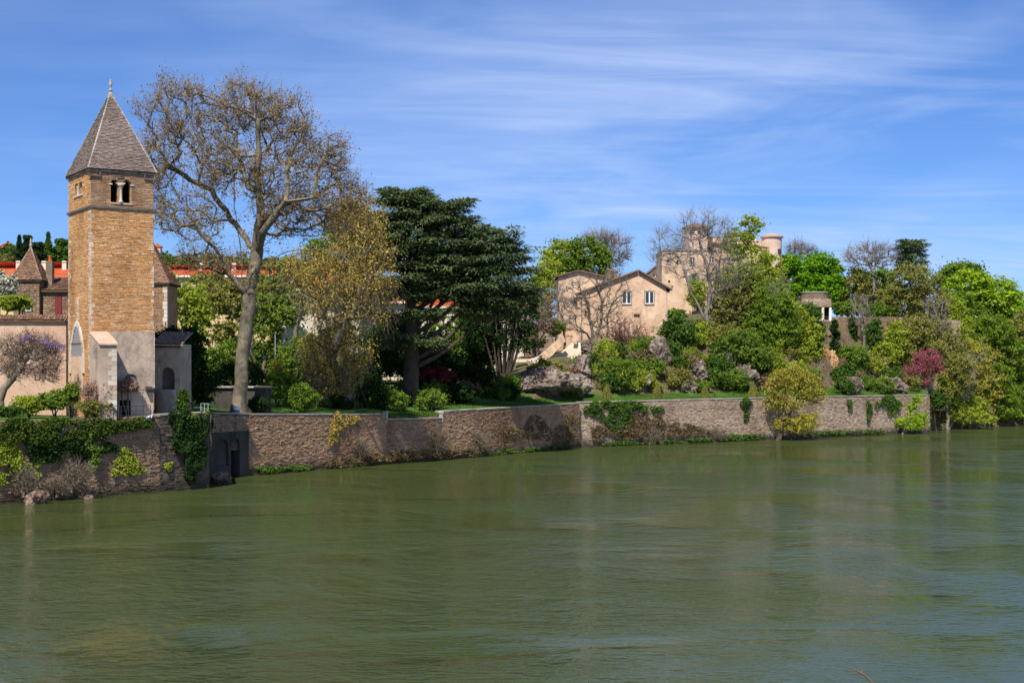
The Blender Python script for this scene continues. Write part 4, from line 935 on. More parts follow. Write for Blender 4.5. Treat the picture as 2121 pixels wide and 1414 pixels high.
# ---------------------------------------------------------------- vegetation
MAT['bark'] = mat_plaster('grey brown bark', (.16, .13, .10), (.22, .19, .15), (.07, .055, .045), 1.5, .7)
MAT['bark_plane'] = mat_plaster('mottled plane bark', (.10, .085, .06), (.24, .21, .155), (.055, .047, .035), 1.1, .8)  # mottling is the bark's own; base tone darkened for crown shade on the trunk
MAT['bark_dark'] = mat_plaster('dark bark', (.05, .04, .032), (.09, .07, .055), (.03, .025, .02), 1.2, .6)
MAT['bark_grey'] = mat_plaster('grey bark', (.17, .15, .135), (.25, .225, .20), (.08, .07, .06), 1.0, .6)
def L_(key, name, cols, **k): MAT[key] = mat_leaf(name, cols, **k)
L_('lf_bud', 'brown catkins and buds', [(0.325, 0.187, 0.062), (0.439, 0.256, 0.083), (0.244, 0.150, 0.055), (0.358, 0.270, 0.083)], transl=.25)
L_('lf_planeyellow', 'yellow brown young plane leaves', [(0.421, 0.334, 0.078), (0.562, 0.421, 0.109), (0.299, 0.264, 0.070), (0.456, 0.299, 0.093)], transl=.3)
L_('lf_cedar', 'grey green cedar needles', [(0.087, 0.126, 0.058), (0.123, 0.168, 0.078), (0.061, 0.092, 0.047), (0.152, 0.189, 0.085)], transl=.22, patch=2.5)
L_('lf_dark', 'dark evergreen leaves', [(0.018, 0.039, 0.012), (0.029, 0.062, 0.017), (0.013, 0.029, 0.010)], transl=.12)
L_('lf_ivy', 'ivy leaves', [(0.042, 0.086, 0.017), (0.076, 0.149, 0.028), (0.030, 0.062, 0.014), (0.101, 0.173, 0.034)], transl=.15)
L_('lf_mid', 'mid green leaves', [(0.115, 0.194, 0.030), (0.178, 0.272, 0.042), (0.084, 0.140, 0.026)], transl=.35)
L_('lf_bright', 'bright spring chestnut leaves', [(0.135, 0.297, 0.020), (0.176, 0.378, 0.027), (0.108, 0.230, 0.016)], transl=.4)
L_('lf_lime', 'lime green leaves', [(0.257, 0.405, 0.027), (0.338, 0.486, 0.041), (0.189, 0.324, 0.027)], transl=.4)
L_('lf_yellowgreen', 'yellow green young leaves', [(0.265, 0.342, 0.041), (0.342, 0.404, 0.054), (0.186, 0.265, 0.034)], transl=.38)
L_('lf_yellow', 'golden young leaves', [(0.36, 0.34, 0.055), (0.44, 0.39, 0.07), (0.26, 0.27, 0.045)], transl=.35)
L_('lf_olive', 'olive spring leaves', [(0.194, 0.202, 0.052), (0.264, 0.264, 0.067), (0.140, 0.157, 0.045)], transl=.3)
L_('lf_pink', 'pink blossom', [(0.34, 0.075, 0.13), (0.42, 0.11, 0.18), (0.25, 0.06, 0.095)], transl=.35)
L_('lf_red', 'dark red maple leaves', [(0.189, 0.027, 0.041), (0.270, 0.041, 0.061), (0.121, 0.027, 0.034)], transl=.3)
L_('lf_wisteria', 'violet wisteria flowers', [(.34, .22, .46), (.40, .29, .52), (.25, .16, .36)], transl=.3)
L_('lf_dry', 'dry brown stems', [(0.220, 0.143, 0.094), (0.308, 0.198, 0.132), (0.154, 0.099, 0.072)], transl=.15)
L_('lf_pinkdry', 'dry pinkish stems', [(0.312, 0.192, 0.156), (0.408, 0.264, 0.216), (0.216, 0.144, 0.120)], transl=.15)

def ring_frame(D):
    ref = np.where(np.abs(D[:, 2:3]) > .8, np.array([[.97, .21, 0.]]), np.array([[.1, .05, 1.]]))
    a = np.cross(D, ref); a /= np.linalg.norm(a, axis=1)[:, None] + 1e-9; return a, np.cross(D, a)
def edge_tubes(P0, P1, D0, D1, R0, R1, sides):
    th = np.arange(sides) * 2 * pi / sides; a0, b0 = ring_frame(D1)
    def ring(P, r): return P[:, None] + r[:, None, None] * (a0[:, None] * np.cos(th)[None, :, None] + b0[:, None] * np.sin(th)[None, :, None])
    V = np.concatenate([ring(P0, R0), ring(P1, R1)], 1).reshape(-1, 3); j = np.arange(sides); k = (j + 1) % sides
    Fq = np.stack([j, k, sides + k, sides + j], -1)[None] + (np.arange(len(P0)) * 2 * sides)[:, None, None]
    return V, Fq.reshape(-1, 4)
def batch_tubes(pts, rad, sides=3):
    """pts (n,s,3) rad (n,s)"""
    n, s_ = pts.shape[:2]; D = pts[:, -1] - pts[:, 0]; D /= np.linalg.norm(D, axis=1)[:, None] + 1e-9; a, b = ring_frame(D); th = np.arange(sides) * 2 * pi / sides
    V = pts[:, :, None] + rad[:, :, None, None] * (a[:, None, None] * np.cos(th)[None, None, :, None] + b[:, None, None] * np.sin(th)[None, None, :, None])
    i = np.arange(s_ - 1)[:, None] * sides; j = np.arange(sides)[None]; k = (j + 1) % sides
    Fq = np.stack([i + j, i + k, i + sides + k, i + sides + j], -1).reshape(-1, 4)[None] + (np.arange(n) * s_ * sides)[:, None, None]
    return V.reshape(-1, 3), Fq.reshape(-1, 4)
def rvec(r, n):
    v = r.normal(size=(n, 3)); return v / np.linalg.norm(v, axis=1)[:, None]
def leaf_quads(C, size, r, nrm=None, nb=.6, aspect=.55):
    n = len(C); N_ = rvec(r, n) + (np.array([0, 0, nb]) if nrm is None else nrm * nb); N_ /= np.linalg.norm(N_, axis=1)[:, None] + 1e-9
    u = np.cross(N_, rvec(r, n)); u /= np.linalg.norm(u, axis=1)[:, None] + 1e-9; v = np.cross(N_, u)
    s_ = (size * r.uniform(.6, 1.4, n))[:, None]
    V = np.stack([C - u * s_, C - v * s_ * aspect + N_ * s_ * .12, C + u * s_, C + v * s_ * aspect + N_ * s_ * .12], 1)
    return V.reshape(-1, 3), np.arange(n * 4).reshape(-1, 4)
def grow(seeds, par, T, bf):
    n0, m_ = len(seeds), len(T); P = np.zeros((n0 + m_, 3)); P[:n0] = seeds; pr = np.full(n0 + m_, -1); pr[:n0] = par; PL = np.zeros(n0 + m_)
    for i in range(n0):
        if pr[i] >= 0: PL[i] = PL[pr[i]] + np.linalg.norm(P[i] - P[pr[i]]) * .6
    cost = np.full(m_, 1e18); bp = np.zeros(m_, int); alive = np.ones(m_, bool)
    def upd(i):
        d = np.linalg.norm(T - P[i], axis=1); c = d + bf * (PL[i] + d); k = c < cost; cost[k] = c[k]; bp[k] = i
    for i in range(n0):
        if i > 0 or n0 == 1: upd(i)
    n = n0
    for _ in range(m_):
        j = int(np.argmin(np.where(alive, cost, 1e19))); alive[j] = False
        P[n] = T[j]; pr[n] = bp[j]; PL[n] = PL[bp[j]] + np.linalg.norm(T[j] - P[bp[j]]); upd(n); n += 1
    return P, pr
def subdiv(P, pr, maxlen, wob, r, sag=0.0):
    """split long edges into crooked pieces"""
    P = list(P); out = list(pr)
    for i in range(len(pr)):
        p = pr[i]
        if p < 0: continue
        d = np.linalg.norm(P[i] - P[p]); k = int(d / maxlen)
        if k < 1: continue
        last = p; off = rvec(r, 1)[0] * wob * d
        for q in range(1, min(k, 6) + 1):
            f = q / (min(k, 6) + 1); P.append(P[p] + (P[i] - P[p]) * f + off * sin(pi * f) + rvec(r, 1)[0] * wob * .3 * d + np.array([0, 0, sag * d * sin(pi * f)])); out.append(last); last = len(P) - 1
        out[i] = last
    return np.array(P), np.array(out)
def order_nodes(pr):
    n = len(pr); ch = [[] for _ in range(n)]; roots = []
    for i, p in enumerate(pr): (ch[p].append(i) if p >= 0 else roots.append(i))
    o = []; st = roots[:]
    while st: i = st.pop(); o.append(i); st.extend(ch[i])
    return o, ch
def sample_ells(E, n, r, surf=.0):
    w_ = np.array([e[1][0] * e[1][1] * e[1][2] for e in E]) ** .8; k = r.choice(len(E), n, p=w_ / w_.sum())
    C = np.array([e[0] for e in E])[k]; Rr = np.array([e[1] for e in E])[k]
    rad = r.uniform(surf ** 3, 1, n) ** (1 / 3)
    return C + rvec(r, n) * rad[:, None] * Rr
def ell_world(ells, Y, dr=.85):
    E = []
    for e in ells:
        px, py, rx, ry = e[:4]; dy = e[4] if len(e) > 4 else 0; k = (Y + dy) / 3000; E.append((W(px, py, Y + dy), np.array([rx * k, rx * k * dr, ry * k])))
    return E

def tree(name, label, cat, px, Y, ells, n=120, leaf=None, lpc=60, lsize=.22, clump=.9, bark='bark', tr=.25, rtip=.02, seeds=None, bf=.35, surf=.45, dr=.85,
         twigs=0, tlen=.9, tdroop=0.0, sub=0, buds=None, nbuds=0, bsize=.09, seed=0, zbase=None, group=None, nb=.7, flat=.6, wob=.10, stems=1, forky=None, maxlen=1.3, trw=.012, aspect=.55, up=.35, ball=False, rexp=.5):
    r = np.random.default_rng(seed + 1000); base = gpt(px, Y, -.25) if zbase is None else np.array([X_(px, Y), Y, zbase]); E = ell_world(ells, Y, dr)
    base[2] = min(base[2], min(e[0][2] - e[1][2] for e in E))
    T = sample_ells(E, n, r, surf)
    T = T[T[:, 2] > base[2] + .4]
    low = min(e[0][2] - e[1][2] * .5 for e in E); top_c = np.mean([e[0] for e in E], axis=0)
    if seeds is None:
        S_ = [base]; pr = [-1]; 
        for s_ in range(stems):
            h = max(low - base[2], 1.0); off = r.normal(size=2) * (.04 * h if stems == 1 else .14 * h); last = 0
            tgt = np.array([base[0] + (top_c[0] - base[0]) * .35 + off[0], base[1] + off[1], base[2] + h])
            for q in range(1, 5):
                f = q / 4; p = base + (tgt - base) * f; p = p + np.array([*(r.normal(size=2) * .02 * h), 0]); S_.append(p); pr.append(last); last = len(S_) - 1
        S_ = np.array(S_); pr = np.array(pr)
    else:
        S_, pr = seeds
    ns = len(S_)
    P, pr = grow(S_, pr, T, bf); nT = len(P); P, pr = subdiv(P, pr, maxlen, wob, r)
    o, ch = order_nodes(pr); cnt = np.zeros(len(P))
    for i in reversed(o): cnt[i] = max(1, sum(cnt[c] for c in ch[i])) 
    tot = max(cnt[0], 1); rad = rtip + (tr - rtip) * (cnt / tot) ** rexp
    zrel = (P[:, 2] - base[2]); rad = rad * (1 + .5 * np.exp(-np.maximum(zrel, 0) / .6) * (cnt > .6 * tot))
    ed = np.array([i for i in range(len(P)) if pr[i] >= 0]); pa = pr[ed]
    D = P[ed] - P[pa]; D /= np.linalg.norm(D, axis=1)[:, None] + 1e-9
    node_dir = np.zeros_like(P); node_dir[ed] = D
    hv = np.zeros(len(P), int) - 1
    for i in range(len(P)):
        if ch[i]: hv[i] = max(ch[i], key=lambda c: cnt[c])
    r0 = np.where(hv[pa] == ed, rad[pa], np.minimum(rad[pa], rad[ed] * 1.15)); r1 = rad[ed]
    t = thing(name, label, cat, base, 0, group)
    thick = r1 > max(.30 * tr, rtip * 1.5)
    def tubes(sel, sides):
        ext = D[sel] * (r1[sel] * .35)[:, None]
        return edge_tubes(P[pa][sel] - ext * .3 - base, P[ed][sel] + ext - base, D[sel], D[sel], r0[sel], r1[sel], sides)
    if thick.any(): V, Fq = tubes(thick, 9); link('trunk', mesh_np('trunk', V, Fq, True), bark, t)
    Vs, Fs, nn = [], [], 0
    if (~thick).any(): V, Fq = tubes(~thick, 4); Vs.append(V); Fs.append(Fq); nn += len(V)
    crown_c = top_c; bp = None
    if twigs:
        src = np.arange(ns, len(P)); src = np.repeat(src, twigs); q = P[src] + (P[np.maximum(pr[src], 0)] - P[src]) * r.uniform(0, 1, len(src))[:, None]
        dr_ = node_dir[src] * .7 + rvec(r, len(src)) * .8 + unit_rows(q - crown_c) * .35 + np.array([0, 0, up]); dr_ /= np.linalg.norm(dr_, axis=1)[:, None]
        ln = tlen * r.uniform(.4, 1.3, len(src)); f = np.array([0, .4, .75, 1.0]); bend = rvec(r, len(src)) * .25 + np.array([0, 0, -tdroop])
        pts = q[:, None] + dr_[:, None] * (ln[:, None] * f)[..., None] + bend[:, None] * (ln[:, None] * f ** 2)[..., None]
        V, Fq = batch_tubes(pts - base, trw * np.array([1.3, 1.0, .8, .5])[None] * r.uniform(.7, 1.3, len(src))[:, None], 3); Vs.append(V); Fs.append(Fq + nn); nn += len(V); bp = pts[:, 1:].reshape(-1, 3)
        if sub:
            k = np.repeat(np.arange(len(src)), sub); a = r.integers(1, 4, len(k)); q = pts[k, a]; d2 = (pts[k, 3] - pts[k, 0]); d2 /= np.linalg.norm(d2, axis=1)[:, None] + 1e-9
            d2 = d2 * .6 + rvec(r, len(k)) * .8 + np.array([0, 0, up * .6]); ln = tlen * .55 * r.uniform(.4, 1.3, len(k)); f = np.array([0, .5, 1.0])
            p2 = q[:, None] + d2[:, None] * (ln[:, None] * f)[..., None] + (rvec(r, len(k)) * .2 + np.array([0, 0, -tdroop]))[:, None] * (ln[:, None] * f ** 2)[..., None]
            V, Fq = batch_tubes(p2 - base, trw * .7 * np.array([1.0, .8, .5])[None] * np.ones(len(k))[:, None], 3); Vs.append(V); Fs.append(Fq + nn); nn += len(V); bp = np.concatenate([bp, p2[:, 1:].reshape(-1, 3)])
    if Vs: link('branches', mesh_np('branches', np.concatenate(Vs), np.concatenate(Fs)), bark, t)
    if buds and bp is not None:
        k = r.integers(0, len(bp), nbuds); C = bp[k] + r.normal(size=(nbuds, 3)) * .05
        V, Fq = leaf_quads(C - base, np.full(nbuds, bsize), r, nb=.2, aspect=.7); link('buds', mesh_np('buds', V, Fq), buds, t)
    if leaf:
        cc = P[ns:nT]; m_ = len(cc); cs = clump * r.uniform(.6, 1.35, m_); k = np.repeat(np.arange(m_), lpc)
        d = rvec(r, len(k)); d[:, 2] = d[:, 2] * flat; rr = (r.uniform(.35, 1.0, len(k)) ** .6) if ball else np.abs(r.normal(size=len(k))) * .55 + .12; rr[::9] *= 1.5
        C = cc[k] + d * (cs[k] * rr)[:, None]; C[:, 2] += cs[k] * .15
        keep = C[:, 2] > base[2] + .1; C = C[keep]; d = d[keep]
        V, Fq = leaf_quads(C - base, np.full(len(C), lsize), r, d * .6 + np.array([0, 0, nb]), 1.0, aspect); link('crown', mesh_np('crown', V, Fq), leaf, t)
    return t
def unit_rows(v): return v / (np.linalg.norm(v, axis=1)[:, None] + 1e-9)
def paths_to_seeds(paths, Y, base=None):
    """paths: list of (parent_path, parent_index, [(px,py,dY)...])"""
    P, pr, idx = [], [], []
    for (pp, pi_, pts) in paths:
        last = -1 if pp is None else idx[pp][pi_]; ids = []
        for (px, py, dy) in pts: P.append(W(px, py, Y + dy)); pr.append(last); last = len(P) - 1; ids.append(last)
        idx.append(ids)
    return np.array(P), np.array(pr)

# ---- the great bare plane tree
YP = 127.5; zb_ = 857
plane_paths = [
 (None, 0, [(494, 868, 0), (496, 820, 0), (500, 770, 0), (504, 725, 0), (510, 680, 0), (517, 640, 0), (516, 615, 0)]),
 (0, 6, [(499, 597, -.5), (471, 565, -1), (455, 530, -2), (430, 500, -3), (405, 465, -3.5), (385, 440, -4), (360, 425, -4.5), (330, 414, -5)]),
 (0, 6, [(512, 600, .5), (524, 570, .5), (530, 544, 1), (533, 519, 1), (517, 509, 1), (499, 480, 2), (478, 456, 3), (457, 424, 4), (439, 392, 4), (435, 346, 4.5), (418, 310, 5), (400, 268, 5), (397, 215, 5)]),
 (2, 3, [(535, 470, 0), (536, 400, -.5), (537, 320, -1), (535, 250, -1.5), (530, 195, -2)]),
 (2, 3, [(545, 480, -1), (575, 440, -2), (592, 418, -3), (640, 412, -4), (685, 398, -5)]),
 (2, 3, [(552, 505, 2), (573, 490, 3), (610, 487, 5), (660, 488, 6)]),
 (2, 1, [(545, 545, -2), (580, 527, -3), (620, 518, -4), (665, 515, -4.5), (700, 525, -5), (728, 545, -5)]),
 (0, 6, [(505, 590, -1), (502, 550, -1.5), (498, 510, -2), (490, 470, -3), (485, 430, -4), (483, 370, -5), (470, 310, -5.5), (462, 250, -6)]),
 (0, 5, [(549, 627, -1), (583, 611, -2), (625, 609, -3), (650, 620, -3.5), (668, 650, -4)]),
 (1, 2, [(425, 545, -4), (398, 538, -5), (370, 520, -6)]),
 (4, 2, [(596, 380, -2), (600, 340, -1), (612, 300, 0)]),
 (2, 8, [(410, 380, 3), (380, 362, 2), (345, 345, 1)]),
 (3, 1, [(560, 360, -3), (590, 310, -4)]),
 (4, 3, [(655, 380, -2), (668, 330, -1)]),
]
tree('plane_tree', 'huge bare plane tree with brown catkins, its thick trunk standing just behind the quay wall', 'tree', 494, YP,
     [(372, 232, 72, 66), (505, 226, 78, 58), (592, 270, 62, 66), (342, 335, 56, 76), (450, 330, 60, 70), (540, 360, 60, 62), (645, 350, 66, 66), (695, 430, 60, 58), (400, 450, 76, 50), (590, 440, 76, 50), (300, 250, 20, 40), (440, 540, 70, 30), (690, 320, 35, 50), (725, 405, 35, 45), (320, 420, 30, 60)],
     n=1350, bark='bark_plane', tr=.60, rtip=.013, seeds=paths_to_seeds(plane_paths, YP), bf=.5, surf=.3, rexp=.5, dr=.85, twigs=5, tlen=1.2, sub=3, buds='lf_bud', nbuds=32000, bsize=.078, seed=1, maxlen=1.2, trw=.0095, wob=.07, up=.3)
# ---- yellow-brown drooping plane
tree('plane_tree', 'drooping plane tree with yellow-brown young leaves, its tips hanging over the quay wall', 'tree', 716, 146,
     [(735, 455, 65, 45), (740, 520, 80, 55), (790, 540, 35, 60), (720, 590, 100, 45), (690, 650, 60, 45), (700, 730, 75, 60), (690, 800, 55, 50), (760, 620, 60, 60), (640, 560, 55, 40), (660, 740, 40, 60)],
     n=900, leaf='lf_planeyellow', lpc=30, lsize=.105, clump=1.0, bark='bark_plane', tr=.42, rtip=.018, bf=.2, surf=.2, dr=.55, twigs=3, tlen=1.3, tdroop=.9, sub=1, seed=2, up=-.1, trw=.013, flat=1.3, nb=.3, aspect=.6)

def cedar(label, px, Y, levels, trunk_top, tr, seed, nbr=9, ppb=5, lpp=70, group=None, zbase=None, plate=1.9, name='cedar_tree', lower=None, lsize=.26):
    r = np.random.default_rng(seed); base = gpt(px, Y, -.3) if zbase is None else np.array([X_(px, Y), Y, zbase]); k = Y / 3000
    t = thing(name, label, 'tree', base, 0, group); top = W(*trunk_top, Y)
    tpts = np.array([base + (top - base) * f + np.array([sin(f * 5) * .3, 0, 0]) * (f > 0) for f in np.linspace(0, 1, 12)]); m = MB().tube(tpts - base, tr * (1 - np.linspace(0, 1, 12) * .82), 12); link('trunk', m.mesh('trunk', True), 'bark_dark', t)
    bm_ = MB(); C, SZ, DR = [], [], []
    for lv in levels:
        py, l, r_ = lv[:3]; z = Z_(py, Y); f = np.clip((z - base[2]) / (top[2] - base[2]), 0, 1); c0 = base + (top - base) * f; cen = lv[3] if len(lv) > 3 else px
        if abs(cen - px) > 40:                    # a second leader carried by a heavy side limb
            root = base + (top - base) * max(.18, f - .32); c1 = np.array([X_(cen, Y), c0[1], z - .4]); q_ = np.linspace(0, 1, 7)[:, None]; ln = root + (c1 - root) * q_; ln[:, 2] -= np.sin(q_[:, 0] * pi) * .8
            bm_.tube(ln - base, np.linspace(.30, .10, 7), 7, False); c0 = c1
        a0 = r.uniform(0, 6.3)
        for b in range(nbr):
            th = a0 + b * 2 * pi / nbr + r.uniform(-.25, .25); cx_ = cos(th); ex = (X_(r_, Y) - c0[0]) if cx_ > 0 else (c0[0] - X_(l, Y)); ey = max(2.0, ((X_(r_, Y) - X_(l, Y)) / 2) * .8)
            ex = max(ex, .8); Lr = 1 / sqrt((cos(th) / ex) ** 2 + (sin(th) / ey) ** 2); Lr *= r.uniform(.66, 1.05) if abs(cx_) < .8 else r.uniform(.74, 1.06)
            start = c0 - np.array([0, 0, min(Lr * .22, 3.0) * r.uniform(.6, 1.1)]); tip = np.array([c0[0] + cos(th) * Lr, c0[1] + sin(th) * Lr, z + r.uniform(-.75, .55)]); fs = np.linspace(0, 1, 7)
            arc = start + (tip - start) * fs[:, None]; arc[:, 2] += np.sin(fs * pi) * Lr * .05; arc[1:-1] += r.normal(size=(5, 3)) * .10
            bm_.tube(arc - base, (tr * .28) * (1 - fs * .85) * min(1, Lr / 7 + .2) + .012, 5, False)
            sd_ = np.array([-sin(th), cos(th), 0]); np_ = max(2, int(round(ppb * Lr / 8)))
            for q in range(np_):
                fq = .30 + .70 * (q + r.uniform(.2, .8)) / np_; p = start + (tip - start) * fq; p[2] += sin(fq * pi) * Lr * .05
                for s_ in (-1, 0, 1):
                    if s_ and r.random() < .15: continue
                    w_ = plate * (1.05 - .45 * fq) * r.uniform(.7, 1.2); cc = p + sd_ * s_ * w_ * r.uniform(.7, 1.2) + np.array([cos(th), sin(th), 0]) * abs(s_) * .3 + np.array([0, 0, r.uniform(-.12, .22) - abs(s_) * .12])
                    C.append(cc); SZ.append(w_); DR.append([cos(th), sin(th)])
                    if s_: bm_.tube(np.array([p, (p + cc) / 2 + [0, 0, .05], cc]) - base, [.03, .02, .01], 3, False)
    if lower:
        for (lx, ly, dy, w_) in lower: C.append(W(lx, ly, Y + dy)); SZ.append(w_); DR.append([1, 0])
    link('branches', bm_.mesh('branches'), 'bark_dark', t)
    C = np.array(C); SZ = np.array(SZ); DR = np.array(DR); q = np.repeat(np.arange(len(C)), lpp); n = len(q)
    ang = r.uniform(0, 2 * pi, n); rr = np.sqrt(r.uniform(0, 1, n)) * SZ[q] * .75; lob = 1 + .25 * np.sin(ang * 5 + q)
    off = np.stack([np.cos(ang) * rr * lob, np.sin(ang) * rr * lob, r.normal(size=n) * .08 - (rr / SZ[q]) ** 2 * .35 * SZ[q] * .4 - r.uniform(0, 1, n) ** 4 * .5], -1)
    Pp = C[q] + off; d = off / (np.linalg.norm(off, axis=1)[:, None] + 1e-6) * .8 + np.concatenate([DR[q] * .5, r.normal(size=(n, 1)) * .22], 1) + r.normal(size=(n, 3)) * .25
    d /= np.linalg.norm(d, axis=1)[:, None]; up_ = np.array([0, 0, 1.]) + r.normal(size=(n, 3)) * .35; v = np.cross(d, up_); v /= np.linalg.norm(v, axis=1)[:, None]; s_ = (lsize * r.uniform(.6, 1.4, n))[:, None]
    V = np.stack([Pp - d * s_, Pp - v * s_ * .28 + up_ * .02, Pp + d * s_, Pp + v * s_ * .28], 1) - base; link('crown', mesh_np('crown', V.reshape(-1, 3), np.arange(n * 4).reshape(-1, 4)), 'lf_cedar', t)
    return t
cedar('very large dark cedar with flat layered branches in the middle of the island', 848, 155,
      [(399, 785, 880, 838), (414, 772, 925, 842), (421, 840, 990, 900), (442, 755, 945, 850), (462, 725, 960, 850), (470, 880, 1030, 950), (446, 850, 985, 925), (498, 850, 1010, 925), (526, 850, 1010, 925), (556, 850, 1000, 925), (590, 850, 1000, 925), (488, 700, 950, 845), (487, 930, 1082, 1000), (514, 690, 940, 845), (508, 920, 1092, 1000), (540, 700, 930, 845), (532, 900, 1118, 1000), (556, 900, 1150, 1005), (570, 715, 920, 845), (582, 900, 1140, 1005), (606, 745, 900, 845), (610, 910, 1115, 1005), (640, 930, 1092, 1010), (650, 775, 910, 848), (700, 790, 940, 860)],
      (845, 402), .95, 31, nbr=9, ppb=7, lpp=50, plate=1.75, lower=[(1065, 470, -2, 1.3), (1075, 480, -2.5, 1.2), (1105, 510, -2, 1.4), (1090, 520, -1, 1.6)])
cedar('small flat-topped cedar on the skyline beside a bare tree', 1884, 268, [(500, 1866, 1908), (508, 1858, 1920), (518, 1862, 1916), (530, 1856, 1922), (542, 1860, 1926), (556, 1856, 1928)], (1884, 498), .3, 32, nbr=7, ppb=5, lpp=34, plate=1.7, lsize=.3)
# multi-stemmed dark tree under the cedar
def multistem():
    Y = 172; base = gpt(1042, Y, -.2); t = thing('multistemmed_tree', 'dark many-stemmed tree with upright poles, right of the cedar trunk', 'tree', base); r = np.random.default_rng(5)
    m = MB(); m2 = MB()
    for i in range(26):
        a = r.uniform(-1, 1); b = r.uniform(-1, 1); sp = (1 - abs(a)) * .4 + .8; h0 = r.uniform(.3, 1.6)
        p = [np.array([a * .5, b * .5, 0]), np.array([a * 1.1, b * .9, 1.6 + h0]), np.array([a * 2.0, b * 1.4, 4.5 + h0]), np.array([a * 2.7 + r.normal() * .2, b * 1.8, 8]), np.array([a * 3.1 + r.normal() * .3, b * 2, r.uniform(9.5, 12.5)])]
        m.tube(p, np.array([.22, .14, .10, .07, .03]) * r.uniform(.6, 1.2), 6)
        for k in range(6):
            q = p[3] + (p[4] - p[3]) * r.uniform(-.6, 1); m2.tube([q, q + np.array([r.normal() * .5, r.normal() * .5, .8]), q + np.array([r.normal() * .9, r.normal() * .9, 1.5])], [.025, .018, .01], 3, False)
    link('trunk', m.mesh('trunk', True), 'bark_dark', t); link('branches', m2.mesh('branches'), 'bark_dark', t)
    C = np.stack([r.uniform(-4.6, 4.0, 260), r.uniform(-2.5, 2.5, 260), r.uniform(5.0, 13, 260)], -1); k = np.repeat(np.arange(260), 45); Cc = C[k] + rvec(r, len(k)) * r.uniform(.2, .8, (len(k), 1)); V, Fq = leaf_quads(Cc, np.full(len(Cc), .17), r); link('crown', mesh_np('crown', V, Fq), 'lf_dark', t)
multistem()

T_ = tree
# ---- trees of the garden behind the tower and the plane tree
T_('spring_tree', 'light green airy tree just right of the stone pavilion', 'tree', 385, 152, [(385, 635, 45, 55), (365, 600, 25, 30), (410, 660, 35, 45)], n=110, leaf='lf_yellowgreen', lpc=60, lsize=.16, clump=.8, seed=3, twigs=1)
T_('spring_tree', 'olive airy tree behind the bare plane trunk, left side', 'tree', 445, 166, [(445, 660, 50, 65), (430, 620, 40, 40), (470, 720, 35, 50)], n=120, leaf='lf_olive', lpc=55, lsize=.18, clump=.9, seed=4, twigs=2)
T_('yew_tree', 'almost black yew behind the little tiled annex', 'tree', 395, 121.5, [(385, 760, 45, 60), (350, 705, 30, 22), (410, 800, 38, 45), (395, 715, 25, 35)], n=170, leaf='lf_dark', lpc=90, lsize=.13, clump=.75, seed=5, nb=.2)
T_('spring_tree', 'forked green tree behind the low shed, right of the plane trunk', 'tree', 548, 152, [(555, 660, 50, 55), (540, 700, 40, 35), (590, 640, 35, 40)], n=120, leaf='lf_mid', lpc=45, lsize=.17, clump=.85, seed=6, stems=3, tr=.22, twigs=1)
T_('spring_tree', 'olive green tree in front of the cream house', 'tree', 612, 168, [(610, 600, 65, 40), (590, 560, 45, 30), (640, 570, 40, 40)], n=130, leaf='lf_olive', lpc=36, lsize=.17, clump=.9, seed=7, twigs=2)
T_('spring_tree', 'dark green tree behind the drooping plane tree, left of the cedar top', 'tree', 720, 182, [(725, 470, 50, 45), (700, 520, 60, 40), (760, 530, 50, 50), (650, 540, 35, 30)], n=200, leaf='lf_mid', lpc=60, lsize=.2, clump=1.0, seed=8)
T_('spring_tree', 'green tree filling the space behind the cedar trunk', 'tree', 900, 210, [(880, 590, 50, 50), (930, 570, 40, 40), (860, 640, 30, 30)], n=120, leaf='lf_yellowgreen', lpc=60, lsize=.22, clump=1.1, seed=9)
T_('spring_tree', 'shaded green tree below the red roof, right of the cedar trunk', 'tree', 920, 176, [(930, 690, 45, 50), (900, 740, 40, 30), (960, 720, 35, 40)], n=130, leaf='lf_mid', lpc=60, lsize=.17, clump=.9, seed=10)
T_('spring_tree', 'dark green tree in the shade beneath the cedar crown', 'tree', 985, 178, [(985, 690, 40, 60), (1010, 650, 40, 40), (960, 760, 35, 35)], n=130, leaf='lf_dark', lpc=60, lsize=.18, clump=.9, seed=11)
T_('spring_tree', 'dark green tree standing between the two plane trees, low behind the round bushes', 'tree', 650, 150, [(640, 740, 45, 50), (600, 760, 35, 40), (680, 790, 30, 40)], n=150, leaf='lf_mid', lpc=60, lsize=.15, clump=.8, seed=12)
T_('spring_tree', 'brown twiggy tree with reddish buds left of the ochre house', 'tree', 1112, 190, [(1112, 650, 42, 45), (1100, 690, 35, 30)], n=160, leaf=None, bark='bark', tr=.16, rtip=.02, twigs=5, tlen=1.2, sub=2, buds='lf_dry', nbuds=5000, bsize=.09, seed=13, stems=3)
T_('spring_tree', 'sunlit olive tree peeping over the cedar on its right side', 'tree', 1130, 232, [(1140, 590, 40, 50), (1120, 630, 30, 40)], n=110, leaf='lf_yellowgreen', lpc=50, lsize=.22, clump=1.1, seed=14, twigs=1)
